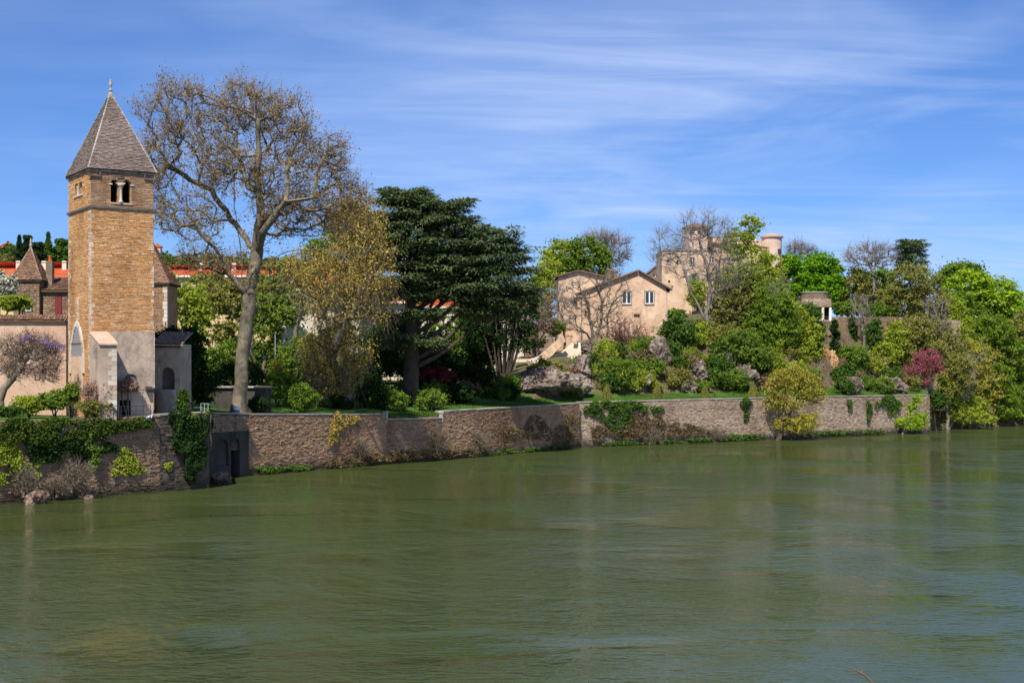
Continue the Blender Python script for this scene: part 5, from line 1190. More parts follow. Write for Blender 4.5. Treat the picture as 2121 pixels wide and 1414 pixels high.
# ---- behind the ochre house
T_('spring_tree', 'yellow-green domed tree left of the other trees behind the ochre house', 'tree', 1165, 250, [(1165, 535, 42, 38), (1150, 570, 35, 35)], n=140, leaf='lf_yellowgreen', lpc=60, lsize=.24, clump=1.2, seed=15, twigs=1)
T_('spring_tree', 'green leafy tree right behind the chimney of the ochre house', 'tree', 1222, 246, [(1215, 535, 50, 45), (1235, 560, 40, 35), (1190, 560, 35, 30)], n=170, leaf='lf_mid', lpc=55, lsize=.24, clump=1.1, seed=16, twigs=2)
T_('bare_tree', 'grey leafless tree rising behind the gable of the ochre house', 'tree', 1275, 252, [(1268, 520, 42, 38), (1240, 505, 35, 25)], n=280, bark='bark_grey', tr=.3, rtip=.03, twigs=5, tlen=1.4, sub=2, trw=.02, seed=17)
tree('bare_tree', 'bare spreading tree in front of the left half of the ochre house', 'tree', 1240, 198,
     [(1225, 620, 62, 55), (1185, 630, 35, 50), (1270, 600, 40, 45), (1180, 680, 30, 25), (1255, 660, 40, 30)], n=360, bark='bark', tr=.34, rtip=.018, bf=.45, twigs=4, tlen=1.0, sub=2, trw=.010, seed=18, surf=.5,
     seeds=paths_to_seeds([(None, 0, [(1240, 765, 0), (1236, 740, 0), (1233, 710, 0)]), (0, 2, [(1226, 680, -.5), (1220, 645, -1), (1210, 615, -1.5), (1200, 590, -2)]), (0, 2, [(1242, 680, .5), (1246, 640, 1), (1240, 605, 1)]), (0, 2, [(1215, 690, -1), (1195, 675, -2), (1175, 665, -2.5)]), (0, 1, [(1250, 715, 1), (1258, 670, 1.5), (1268, 630, 2)])], 198))
T_('blossom_shrub', 'reddish leafless shrub growing against the base of the ochre house', 'shrub', 1292, 200, [(1295, 690, 35, 28), (1275, 710, 28, 25), (1320, 700, 25, 25)], n=160, bark='bark', tr=.12, rtip=.018, twigs=4, tlen=1.0, sub=1, buds='lf_red', nbuds=3500, bsize=.07, seed=19, stems=3)
tree('bare_tree', 'tall pale-stemmed bare tree in front of the castle keep', 'tree', 1462, 206,
     [(1455, 465, 48, 32), (1395, 505, 55, 42), (1375, 540, 35, 30), (1490, 490, 40, 40), (1440, 540, 60, 50), (1500, 560, 40, 60)], n=520, bark='bark_grey', tr=.34, rtip=.014, bf=.5, twigs=5, tlen=1.2, sub=2, trw=.012, seed=20, surf=.35,
     seeds=paths_to_seeds([(None, 0, [(1458, 790, 0), (1462, 760, 0), (1468, 730, 0), (1466, 690, 0), (1462, 650, 0)]), (0, 4, [(1468, 610, 0), (1466, 570, 0), (1458, 530, 0), (1448, 495, 0)]), (0, 3, [(1450, 640, -1), (1432, 610, -1.5), (1422, 575, -2), (1412, 545, -2), (1398, 525, -2.5), (1380, 515, -3)]), (0, 4, [(1476, 620, 1), (1480, 580, 1.5), (1490, 540, 2), (1495, 505, 2)]), (1, 1, [(1480, 575, -1), (1500, 560, -1.5), (1515, 545, -2)])], 206))
T_('bare_tree', 'leaning pale trunk with few leaves, right of the tall bare tree below the castle', 'tree', 1482, 208, [(1530, 590, 35, 40), (1500, 640, 35, 40), (1550, 560, 30, 30)], n=140, bark='bark_grey', tr=.3, leaf='lf_yellowgreen', lpc=22, lsize=.16, clump=.8, twigs=3, tlen=1.0, seed=21)
T_('spring_tree', 'tall light green tree reaching above the castle roofs', 'tree', 1548, 224, [(1556, 470, 24, 28), (1530, 505, 36, 35), (1550, 545, 48, 40), (1520, 590, 45, 45), (1580, 590, 40, 40)], n=260, leaf='lf_yellowgreen', lpc=55, lsize=.2, clump=.9, seed=22, twigs=1, tr=.3)
T_('spring_tree', 'mid green dense tree below the tall light green tree', 'tree', 1560, 216, [(1560, 650, 60, 52), (1590, 620, 45, 42), (1530, 690, 50, 40), (1570, 720, 45, 30)], n=300, leaf='lf_mid', lpc=70, lsize=.18, clump=1.0, seed=23)
T_('spring_tree', 'dense yellow-tinged green tree to the left of the ruined lookout', 'tree', 1640, 211, [(1630, 665, 40, 48), (1650, 725, 52, 38), (1605, 735, 45, 38), (1670, 690, 28, 35), (1640, 760, 50, 25)], n=330, leaf='lf_yellowgreen', lpc=70, lsize=.17, clump=.95, seed=24)
T_('spring_tree', 'dark ivy-wrapped tree hiding the foot of the ruined lookout', 'tree', 1680, 218, [(1668, 660, 20, 30), (1676, 700, 22, 32), (1684, 730, 12, 20)], n=110, leaf='lf_ivy', lpc=80, lsize=.17, clump=.8, seed=25, tr=.15)
for i, (px_, lab) in enumerate(((1624, 'left of the two bright green rounded chestnut trees beside the castle tower'), (1698, 'right of the two bright green rounded chestnut trees, standing behind the lookout'))):
    T_('chestnut_tree', lab, 'tree', px_, 246 + i * 4, [(px_, 572, 46 - 4 * i, 42), (px_ + 4, 600, 50 - 4 * i, 32), (px_ - 14, 560, 26, 22)], n=150, leaf='lf_bright', lpc=110, lsize=.26, clump=1.35, seed=26 + i, surf=.6, flat=.55, nb=1.2, ball=True, group='chestnut trees on the hill')
T_('bare_tree', 'purplish bare tree on the skyline right of the round castle tower', 'tree', 1650, 275, [(1650, 525, 25, 22), (1675, 530, 20, 15)], n=180, bark='bark_grey', tr=.25, rtip=.03, twigs=4, tlen=1.3, sub=2, trw=.022, seed=28)
T_('spring_tree', 'olive-green tree between the chestnuts and the umbrella-shaped bare tree', 'tree', 1765, 252, [(1765, 600, 42, 45), (1740, 620, 30, 35), (1800, 620, 35, 40)], n=170, leaf='lf_olive', lpc=60, lsize=.23, clump=1.2, seed=29, twigs=2)
T_('spring_tree', 'green tree behind the umbrella-shaped bare tree', 'tree', 1825, 266, [(1822, 595, 40, 38), (1845, 620, 28, 38), (1790, 610, 30, 45)], n=150, leaf='lf_mid', lpc=75, lsize=.25, clump=1.2, seed=30)
tree('bare_tree', 'bare umbrella-shaped tree on the skyline left of the small cedar', 'tree', 1810, 250, [(1795, 530, 55, 22), (1830, 530, 30, 25), (1760, 540, 20, 15), (1800, 515, 30, 15)], n=300, bark='bark_grey', tr=.26, rtip=.03, bf=.5, twigs=3, tlen=1.2, sub=2, trw=.018, seed=31, surf=.5,
     seeds=paths_to_seeds([(None, 0, [(1812, 690, 0), (1811, 640, 0), (1810, 600, 0), (1809, 570, 0), (1806, 558, 0)])], 250))
T_('willow_tree', 'soft olive-brown domed tree in front of the small cedar', 'tree', 1890, 244, [(1890, 590, 55, 42), (1870, 630, 48, 40), (1925, 630, 45, 42)], n=260, leaf='lf_olive', lpc=75, lsize=.19, clump=1.1, seed=32, twigs=2, nb=.3)
T_('chestnut_tree', 'dark green treetop on the skyline behind the big lime-green tree', 'tree', 1990, 285, [(1992, 565, 38, 18), (1965, 580, 25, 18), (2020, 575, 25, 18)], n=120, leaf='lf_mid', lpc=80, lsize=.3, clump=1.4, seed=33)
T_('chestnut_tree', 'big bright lime-green tree on the skyline at the right', 'tree', 2030, 262, [(2010, 605, 55, 42), (2060, 620, 55, 42), (2105, 650, 45, 45), (2140, 690, 50, 50), (1975, 640, 30, 35)], n=330, leaf='lf_lime', lpc=95, lsize=.27, clump=1.35, seed=34, surf=.6, flat=.5, nb=1.2, ball=True, tr=.5)
T_('spring_tree', 'green tree in the middle of the wooded slope, left of the lime-green tree', 'tree', 1960, 250, [(1955, 650, 40, 40), (1985, 690, 40, 35)], n=160, leaf='lf_yellowgreen', lpc=70, lsize=.2, clump=1.1, seed=35, twigs=1)
T_('spring_tree', 'grey-green hazy tree at the right edge above the river', 'tree', 2110, 262, [(2095, 710, 45, 40), (2140, 730, 50, 50), (2075, 745, 30, 35)], n=220, leaf='lf_mid', lpc=70, lsize=.2, clump=1.1, seed=36, twigs=1)
T_('spring_tree', 'brownish scrubby tree on the slope above the pink tree', 'tree', 1925, 236, [(1925, 695, 55, 35), (1880, 705, 35, 30), (1960, 720, 40, 30)], n=230, leaf='lf_olive', lpc=45, lsize=.16, clump=.9, seed=37, twigs=3, tlen=1.1, sub=1)
T_('spring_tree', 'tall yellow-green tree on the river bank right of the quay corner', 'tree', 2000, 238, [(2020, 740, 50, 40), (2000, 790, 48, 45), (2040, 800, 40, 40), (1985, 830, 40, 30)], n=300, leaf='lf_yellow', lpc=40, lsize=.15, clump=.9, seed=38, twigs=3, bark='bark_grey', tr=.22)
T_('spring_tree', 'fresh green riverside tree at the right edge of the picture', 'tree', 2105, 250, [(2090, 780, 45, 45), (2125, 800, 45, 50), (2070, 830, 35, 30)], n=270, leaf='lf_mid', lpc=65, lsize=.17, clump=.95, seed=39, twigs=1)
T_('spring_tree', 'low yellow-green bush-like tree leaning over the water right of the quay', 'tree', 1962, 228, [(1965, 835, 34, 26), (1950, 865, 24, 16), (2000, 860, 30, 16), (2040, 868, 30, 12)], n=170, leaf='lf_yellowgreen', lpc=55, lsize=.15, clump=.8, seed=40, zbase=-.3)
T_('spring_tree', 'dark riverside tree low over the water at the far right', 'tree', 2085, 247, [(2085, 855, 40, 20), (2130, 850, 35, 25)], n=120, leaf='lf_olive', lpc=55, lsize=.16, clump=.8, seed=41, zbase=-.2)
T_('blossom_tree', 'bright pink blossoming tree above the end of the quay wall', 'tree', 1902, 219.5, [(1922, 742, 30, 18), (1895, 765, 28, 15), (1874, 787, 24, 12), (1936, 765, 18, 14), (1908, 790, 22, 9)], n=250, surf=.1, leaf='lf_pink', lpc=24, lsize=.11, clump=.8, seed=42, twigs=2, tlen=.8)
tree('yellow_shrub', 'large golden-yellow shrub growing from the foot of the quay wall', 'shrub', 1611, 190.5, [(1632, 782, 40, 22), (1612, 808, 30, 22), (1668, 800, 34, 26), (1640, 835, 34, 20), (1650, 880, 46, 18), (1692, 822, 22, 18), (1600, 838, 20, 12), (1676, 872, 26, 16)], n=470, leaf='lf_yellow', lpc=34, lsize=.11, clump=.95, bark='bark_dark', tr=.3, surf=.2, seed=43, twigs=2, tlen=.8, zbase=-.3, dr=.55)
T_('lime_shrub', 'lime-green shrub leaning over the water at the end of the quay wall', 'shrub', 1868, 210.5, [(1885, 878, 36, 13), (1905, 868, 22, 12), (1890, 848, 14, 14), (1900, 832, 10, 12)], n=120, leaf='lf_lime', lpc=55, lsize=.12, clump=.6, seed=44, zbase=-.2, dr=.5, tr=.12)

L_('lf_fresh', 'fresh spring leaves', [(0.150, 0.240, 0.028), (0.200, 0.312, 0.039), (0.112, 0.180, 0.022)], transl=.4)
EX = [
 ('tall fresh green tree on the slope between the lime-green tree and the yellow-green bank tree', 2060, 246, [(2055, 690, 48, 42), (2030, 720, 40, 35), (2085, 730, 40, 35)], 'lf_fresh', 300),
 ('olive spring tree in the wood at the right edge, below the lime-green crown', 2130, 254, [(2125, 690, 45, 45), (2150, 730, 40, 45)], 'lf_olive', 260),
 ('mid green tree overhanging the river at the right picture edge', 2120, 246, [(2120, 830, 48, 40), (2090, 850, 36, 28), (2150, 850, 40, 30)], 'lf_mid', 260),
 ('fresh green tree low on the bank between the yellow-green tree and the right edge', 2060, 240, [(2060, 790, 40, 40), (2075, 840, 38, 32), (2040, 850, 30, 22)], 'lf_fresh', 260),
 ('olive tree on the bank directly right of the quay corner', 1965, 226, [(1965, 790, 34, 40), (1950, 820, 28, 30), (1985, 760, 30, 30)], 'lf_olive', 240),
 ('yellow-green tree leaning from the bank over the river', 2010, 232, [(2010, 845, 36, 26), (1985, 850, 28, 22)], 'lf_yellowgreen', 190),
 ('soft green tree in the middle of the wood above the pink tree', 1985, 242, [(1975, 700, 40, 38), (1950, 735, 34, 28), (2005, 740, 34, 30)], 'lf_yellowgreen', 260),
 ('grey-green scrubby tree at the right end of the rampart', 1895, 232, [(1890, 690, 40, 34), (1920, 730, 36, 28), (1870, 730, 28, 24)], 'lf_olive', 240),
 ('yellowish tree growing in front of the rampart centre', 1840, 226, [(1838, 735, 30, 26), (1855, 700, 22, 28)], 'lf_yellowgreen', 150),
 ('ivy-green tree hugging the left end of the rampart', 1742, 222, [(1745, 780, 26, 18), (1756, 765, 14, 12)], 'lf_ivy', 110),
 ('fresh green tree rising in front of the round castle tower', 1590, 232, [(1590, 565, 40, 40), (1560, 580, 35, 35), (1600, 600, 40, 35)], 'lf_yellowgreen', 240),
 ('big mid green tree on the slope between the castle tree and the lookout', 1600, 220, [(1600, 640, 48, 44), (1575, 690, 50, 40), (1620, 680, 40, 40)], 'lf_fresh', 330),
 ('shaded green tree above the craggy rocks, left of the golden shrub', 1530, 212, [(1530, 720, 44, 36), (1560, 740, 40, 28), (1500, 745, 32, 24)], 'lf_mid', 250),
 ('olive tree beside the pale leaning trunk below the castle', 1510, 214, [(1510, 640, 36, 36), (1530, 610, 34, 34), (1490, 680, 28, 26)], 'lf_olive', 170),
 ('bushy green tree below the lookout sill, in front of its pier', 1702, 221, [(1694, 690, 14, 24), (1688, 720, 14, 16), (1680, 650, 16, 16)], 'lf_ivy', 120),
 ('green tree closing the gap beneath the lime-green crown', 1990, 256, [(1990, 640, 42, 36), (2020, 670, 40, 34), (2060, 690, 40, 30)], 'lf_fresh', 260),
 ('green tree behind the spring trees left of the plane trunk', 470, 176, [(470, 620, 50, 40), (430, 590, 40, 26), (520, 610, 45, 36)], 'lf_olive', 200),
 ('green tree behind the forked tree, under the yellow building', 560, 180, [(560, 610, 55, 40), (520, 650, 40, 40), (600, 640, 40, 30)], 'lf_mid', 200),
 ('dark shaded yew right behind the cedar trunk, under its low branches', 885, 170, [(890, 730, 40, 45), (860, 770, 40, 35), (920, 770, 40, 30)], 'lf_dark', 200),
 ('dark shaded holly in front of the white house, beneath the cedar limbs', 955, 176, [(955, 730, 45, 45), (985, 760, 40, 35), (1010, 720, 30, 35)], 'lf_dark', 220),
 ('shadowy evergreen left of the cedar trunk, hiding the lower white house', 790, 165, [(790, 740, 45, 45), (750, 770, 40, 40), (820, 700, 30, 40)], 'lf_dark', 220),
 ('shaded tree filling the background left of the cream house', 560, 160, [(560, 750, 60, 40), (500, 740, 50, 40), (620, 770, 40, 30)], 'lf_mid', 220),
]
for i, (lab, px_, Y_, E_, lf, n_) in enumerate(EX):
    if 1480 < px_ < 1930 and Y_ < 233: Y_ = Yon(px_, max(e[1] + e[3] * .9 for e in E_), Y_)
    T_('spring_tree', lab, 'tree', px_, Y_, E_, n=n_, leaf=lf, lpc=62, lsize=.17 if Y_ < 235 else .19, clump=.85, seed=60 + i, twigs=1, bark='bark')

for i, (lab, px_, Y_, E_) in enumerate((('pale-trunked bare tree standing among the shrubs left of the golden shrub', 1500, 209, [(1505, 660, 34, 40), (1485, 620, 26, 30)]), ('thin bare tree with grey stem in front of the dense yellow-tinged tree', 1595, 210, [(1600, 640, 30, 44), (1615, 600, 22, 26)]), ('slender bare tree rising in front of the rampart, beside the dark ivy column', 1790, 226, [(1785, 640, 24, 36), (1800, 680, 20, 24)]), ('thin brown bare tree on the slope left of the lime-green tree', 1935, 236, [(1935, 640, 30, 34), (1950, 680, 26, 26)]), ('slim pale bare stem on the riverside right of the quay corner', 1990, 229, [(1998, 790, 24, 44), (2010, 750, 18, 24)]), ('thin twiggy tree rising behind the stone stair', 1170, 195, [(1172, 640, 22, 36), (1160, 610, 18, 24)]))):
    T_('bare_tree', lab, 'tree', px_, Y_, E_, n=130, bark='bark_grey', tr=.17, rtip=.014, twigs=4, tlen=1.0, sub=1, trw=.010, seed=90 + i, bf=.5)
L_('lf_midfar', 'far mid green foliage', [(.06, .12, .025), (.10, .18, .03), (.04, .08, .02)], patch=9)
L_('lf_olivefar', 'far olive foliage', [(.12, .12, .045), (.16, .15, .05), (.08, .09, .035)], patch=9)
L_('lf_darkfar', 'far dark foliage', [(.02, .045, .018), (.035, .065, .022), (.015, .03, .015)], patch=9)
L_('lf_ivyl', 'yellowish ivy leaves', [(.045, .085, .015), (.075, .125, .022), (.03, .055, .012), (.11, .13, .03)], transl=.2)  # slightly yellower than the other ivy leaves
L_('lf_dryw', 'dry brown weeds', [(.15, .10, .06), (.21, .145, .085), (.09, .065, .04), (.10, .11, .04)], transl=.2)
L_('lf_whiteflower', 'white blossom', [(.5, .48, .45), (.6, .58, .55), (.2, .24, .12)], transl=.25)
# ---------------------------------------------------------------- rocks
from mathutils import noise as mno
import bmesh
def rock_mesh(name, rx, ry, rz, seed, sub=3, rough=.55, cut=True):
    bm = bmesh.new(); bmesh.ops.create_icosphere(bm, subdivisions=sub, radius=1.0); r = np.random.default_rng(seed); off = Vector(r.uniform(-50, 50, 3))
    planes = [(Vector(rvec(r, 1)[0]), r.uniform(.55, .85)) for _ in range(9)] if cut else []
    for v in bm.verts:
        p = v.co.copy()
        for n, d in planes:
            q = p.dot(n)
            if q > d: p -= n * (q - d)
        q_ = Vector((p.x * 3.2, p.y * 3.2, p.z * 1.5)) + off; k = 1 + rough * (mno.noise(p * 1.4 + off) * .7 - abs(mno.noise(q_)) * .9 - abs(mno.noise(q_ * 2.3)) * .4 + mno.noise(p * 9 + off) * .12 + .2)
        p = p * k; v.co = Vector((p.x * rx, p.y * ry, p.z * rz))
    me = bpy.data.meshes.new(name); bm.to_mesh(me); bm.free(); return me
def rock(label, px, py, rx, ry, Y, seed, mat='rock', depth=None, sub=4, group=None, name='rock'):
    Y = (Yon(px, min(py + ry * .6, 826), Y) + rx / 3000 * Y * .15) if name == 'rock_outcrop' and 'pillar' not in label else Y
    k = Y / 3000; c = W(px, py, Y); o = link(name, rock_mesh(name, rx * k, (depth or rx * k * .8), ry * k, seed, 5 if name == 'rock_outcrop' else sub), mat); o.location = c; return tag(o, label, 'rock', group)
rock('dark reddish boulder in the water at the far left, under the ivy wall', 76, 1036, 28, 22, 99.2, 1, 'rock_brown')
rock('small squat reddish boulder at the water edge, right of the bigger left boulder', 178, 1031, 15, 13, 103, 2, 'rock_brown')
rock('large pale-topped boulder at the foot of the two arched recesses', 451, 990, 26, 19, 117.5, 3, 'rock_brown')
for i, (lab, px, py, rx, ry, Y, m_) in enumerate((
    ('broad grey cliff face below the stone stair', 1130, 796, 74, 32, 184, 'rock'), ('grey crag leaning beside the trunk of the bare tree', 1200, 765, 30, 34, 187, 'rock'),
    ('grey rock wall to the right of the stair cliff', 1195, 805, 34, 28, 188, 'rock'), ('fractured grey rock behind the bright bush on the terrace', 1330, 790, 32, 20, 199, 'rock'),
    ('pale fractured boulder low behind the lawn, among the bushes', 1420, 800, 30, 22, 199, 'rock'), ('dark hollowed rock under the ivy-clad trunk', 1440, 770, 32, 26, 208, 'rock'),
    ('craggy rock face left of the golden shrub', 1540, 785, 36, 26, 208, 'rock'), ('dark shaded rock step above the terrace centre', 1500, 745, 34, 18, 213, 'rock'),
    ('bright orange-ochre rock pillar under the ruined lookout', 1712, 768, 22, 54, 212.5, 'rock_ochre'), ('pale overhanging rock under the rampart, right of the ochre pillar', 1800, 775, 48, 22, 219, 'rock'),
    ('grey weathered rock with vertical clefts below the rampart', 1768, 800, 22, 28, 214, 'rock'), ('light boulder left of the pink tree', 1850, 800, 28, 20, 217, 'rock'),
    ('rock ledge holding the base of the ochre house, right side', 1370, 735, 30, 35, 206, 'rock'), ('grey rock ledge under the left corner of the ochre house', 1215, 722, 38, 18, 199, 'rock'))):
    rock(lab, px, py, rx, ry, Y, 20 + i, m_, name='rock_outcrop')

# ---------------------------------------------------------------- shrubs
def shrub(label, px, py, rx, ry, Y, leaf, n=60, lpc=60, ls=.13, seed=0, name='shrub', group=None, sp=1.0, cat='shrub', clump=None, twigs=0, bark='bark_dark', dr=.8, extra=()):
    if px < 900: Y = max(Y, wallY(px) + 1.0 + max(0, 8 - rx * .2) * .1)
    if px > 1120 and px < 1930 and py > 690: Y = Yon(px, min(py + ry * .75, 826), Y)
    k = Y / 3000; zb0 = min(ground(px, Y) if Y > wallY(px) else 0.0, Z_(py + ry * .7, Y)) - .1
    return tree(name, label, cat, px, Y, [(px, py, rx, ry)] + list(extra), n=n, leaf=leaf, lpc=lpc, lsize=ls, clump=clump or max(.3, min(rx, ry) * k * .42), bark=bark, tr=.07, rtip=.015, surf=.5, dr=dr, seed=seed + 500, zbase=zb0, group=group, stems=3, twigs=twigs, tlen=.6, trw=.01)
SH = [
 ('dark clipped round bush right of the plane trunk', 535, 838, 20, 15, 130, 'lf_dark', 90, .08),
 ('large round green bush behind the wall, left of the drooping plane tips', 622, 826, 34, 28, 135, 'lf_mid', 110, .10),
 ('dark bushy shrub between the drooping plane and the cedar trunk', 770, 820, 32, 36, 148, 'lf_dark', 110, .12),
 ('green shrub in the shade below the cedar trunk', 815, 835, 26, 25, 149, 'lf_mid', 80, .12),
 ('round sunlit green bush at the foot of the cedar', 892, 832, 32, 26, 152, 'lf_mid', 90, .12),
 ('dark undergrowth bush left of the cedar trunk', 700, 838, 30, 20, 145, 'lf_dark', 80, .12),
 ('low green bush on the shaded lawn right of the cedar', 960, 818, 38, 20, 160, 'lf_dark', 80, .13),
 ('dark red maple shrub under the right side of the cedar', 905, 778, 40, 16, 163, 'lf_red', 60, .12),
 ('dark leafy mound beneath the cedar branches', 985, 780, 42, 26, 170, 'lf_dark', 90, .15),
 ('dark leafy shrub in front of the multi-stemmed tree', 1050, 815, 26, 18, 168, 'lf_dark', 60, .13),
 ('round green bush growing against the stair cliff', 1180, 806, 20, 22, 180, 'lf_mid', 70, .13),
 ('spreading bright green bush on the terrace beneath the ochre house', 1275, 770, 44, 26, 192, 'lf_mid', 150, .14),
 ('dark green bush hanging below the spreading bright green one', 1262, 795, 34, 20, 189, 'lf_ivy', 80, .14),
 ('bright green bush left of the dark ivy mound', 1345, 762, 30, 20, 200, 'lf_mid', 110, .15),
 ('tall dark ivy mound beside the trunk of the tall bare tree', 1402, 700, 34, 40, 203, 'lf_ivy', 170, .17),
 ('leafy green lower part of the dark ivy mound', 1385, 735, 26, 26, 201, 'lf_ivy', 90, .16),
 ('fresh green ground bush in the middle of the rocky terrace', 1440, 800, 36, 16, 198, 'lf_mid', 90, .13),
 ('green bramble bush below the trunk of the tall bare tree', 1480, 785, 30, 20, 203, 'lf_ivy', 90, .14),
 ('green bush right of the bramble, above the coping', 1520, 790, 30, 24, 202, 'lf_mid', 90, .14),
 ('olive bush above the rocks left of the golden shrub', 1555, 745, 40, 26, 212, 'lf_olive', 110, .15),
 ('yellow-green bush crown beside the golden shrub', 1600, 755, 30, 22, 207, 'lf_yellowgreen', 90, .14),
 ('bright green spreading bush right of the ochre rock pillar', 1762, 742, 38, 22, 218, 'lf_mid', 120, .15),
 ('rounded dark green bush just behind the coping, right of the ochre pillar', 1748, 802, 20, 20, 211, 'lf_ivy', 70, .12),
 ('green shrub under the pale overhanging rock', 1822, 800, 34, 18, 213, 'lf_mid', 90, .13),
 ('dark leaf mass added for the shadowed slot between the lookout and the rampart', 1729, 705, 9, 42, 226, 'lf_dark', 90, .15),  # dark leaves put in to paint the shadowed slot
 ('scrub at the foot of the rampart, right of the ochre pillar top', 1748, 728, 20, 12, 221, 'lf_olive', 70, .14),
 ('ivy column climbing the left part of the rampart', 1766, 690, 9, 36, 227.5, 'lf_ivy', 70, .16),
 ('dark thick ivy column in the middle of the rampart', 1812, 700, 17, 40, 230, 'lf_ivy', 110, .17),
 ('scrub at the rampart top right of the dark ivy column', 1850, 690, 26, 26, 233, 'lf_olive', 90, .16),
 ('green scrub on the slope between rampart and pink tree', 1860, 735, 34, 20, 224, 'lf_olive', 100, .15),
 ('yellowish scrub just right of the pink tree', 1945, 790, 24, 26, 226, 'lf_yellowgreen', 90, .14),
 ('dark green bush filling the corner behind the quay end', 1940, 830, 20, 20, 221, 'lf_ivy', 70, .14),
 ('bushy undergrowth below the small cedar', 1900, 668, 42, 22, 244, 'lf_olive', 100, .18),
 ('green undergrowth beneath the umbrella-shaped bare tree', 1830, 645, 34, 18, 244, 'lf_mid', 90, .18),
 ('green hedge behind the rampart below the chestnut trees', 1755, 640, 34, 16, 240, 'lf_mid', 80, .18),
 ('dark undergrowth between the chestnut trunks', 1655, 625, 45, 20, 244, 'lf_ivy', 90, .2),
 ('twiggy brown scrub on the rock above the terrace, left of the green trees', 1500, 700, 42, 28, 212, 'lf_olive', 100, .13),
 ('green bush at the foot of the castle keep', 1400, 655, 22, 14, 220, 'lf_mid', 60, .17),
 ('yellow-green climbing bush on the castle keep wall', 1445, 610, 22, 30, 232, 'lf_yellowgreen', 80, .17),
 ('green bush left of the ochre house, above the stair', 1150, 680, 20, 16, 194, 'lf_mid', 60, .14),
 ('green bush beside the sloping parapet of the stair', 1115, 712, 14, 10, 196, 'lf_mid', 50, .14),
 ('green leafy patch at the foot of the turret house, far left', 30, 628, 34, 18, 118, 'lf_yellowgreen', 80, .12),
 ('white-flowering bush left of the turret house', 8, 590, 22, 30, 122, 'lf_whiteflower', 70, .12),
 ('yellow-green garden bush at the far left behind the ivy wall', 60, 838, 34, 18, 105, 'lf_yellowgreen', 90, .085),
 ('bright green garden bush left of the bell tower foot', 112, 830, 32, 20, 105.5, 'lf_mid', 110, .085),
 ('taller green bush against the left corner of the bell tower', 148, 815, 14, 20, 106, 'lf_mid', 60, .085),
 ('dark low hedge along the top of the ivy wall, far left', 20, 852, 30, 10, 103, 'lf_ivy', 60, .08),
 ('pinkish dry rose bush in front of the tower buttress', 205, 812, 34, 22, 104.3, 'lf_pinkdry', 150, .055),
 ('pinkish dry climbing rose arching right across the tower door', 262, 800, 26, 12, 104.6, 'lf_pinkdry', 90, .05),
 ('green-brown undergrowth below the dry rose bush', 195, 845, 42, 14, 104, 'lf_olive', 100, .07),
 ('ivy-wrapped post on the wall right of the little annex', 379, 832, 11, 26, 112.2, 'lf_ivy', 110, .075),
 ('undergrowth filling the gap under the spring tree right of the annex', 440, 760, 40, 40, 145, 'lf_mid', 110, .13),
 ('dark shrub screen behind the low shed', 500, 780, 50, 30, 141, 'lf_dark', 120, .13),
 ('green shrub screen between shed and large round bush', 575, 800, 36, 28, 142, 'lf_mid', 100, .12),
 ('bright yellow forsythia bush near the lamp mast', 572, 762, 10, 12, 146, 'lf_yellow', 40, .1),
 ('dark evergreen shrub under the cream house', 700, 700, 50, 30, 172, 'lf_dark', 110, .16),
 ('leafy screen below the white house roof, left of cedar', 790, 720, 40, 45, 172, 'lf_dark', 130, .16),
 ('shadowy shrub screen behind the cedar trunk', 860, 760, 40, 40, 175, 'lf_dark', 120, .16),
 ('brown leafy scrub on the bank at the far right water edge', 2030, 850, 30, 16, 236, 'lf_dry', 60, .13),
]
for i, s_ in enumerate(SH):
    shrub(*s_[:7], n=s_[7], lpc=62, ls=s_[8], seed=i, twigs=1 if s_[6] in ('lf_pinkdry', 'lf_olive', 'lf_dry') else 0, bark='bark' if s_[6] == 'lf_pinkdry' else 'bark_dark')

# wild undergrowth that nothing tells apart, scattered over the rocky slope and the wooded bank
ZONES = [(620, 'behind the long quay wall, near the shed'), (760, 'under the drooping plane tree'), (900, 'at the foot of the cedar'), (1064, 'on the shaded lawn right of the cedar'), (1160, ('beside the stone stair', 'on the cliff below the stone stair', 750)), (1280, ('below the left wing of the ochre house', 'on the terrace below the spreading bare tree', 760)), (1390, ('against the base of the ochre house', 'on the terrace under the ochre house windows', 760)), (1480, ('around the trunk of the tall bare tree', 'on the rocks below the tall bare tree', 750)), (1580, ('under the tall light green castle tree', 'on the terrace just left of the golden shrub', 750)), (1690, ('on the slope left of the ruined lookout', 'above the coping behind the golden shrub', 755)), (1790, ('below the left half of the rampart', 'on the quay terrace right of the ochre pillar', 755)), (1880, ('below the right half of the rampart', 'on the terrace left of the pink tree', 760)), (1960, ('above the pink tree', 'at the corner right of the pink tree', 750)), (2060, ('in the wood above the tall yellow-green bank tree', 'on the bank under the tall yellow-green tree', 790)), (9999, ('in the wood at the right edge', 'on the bank at the right edge', 790))]
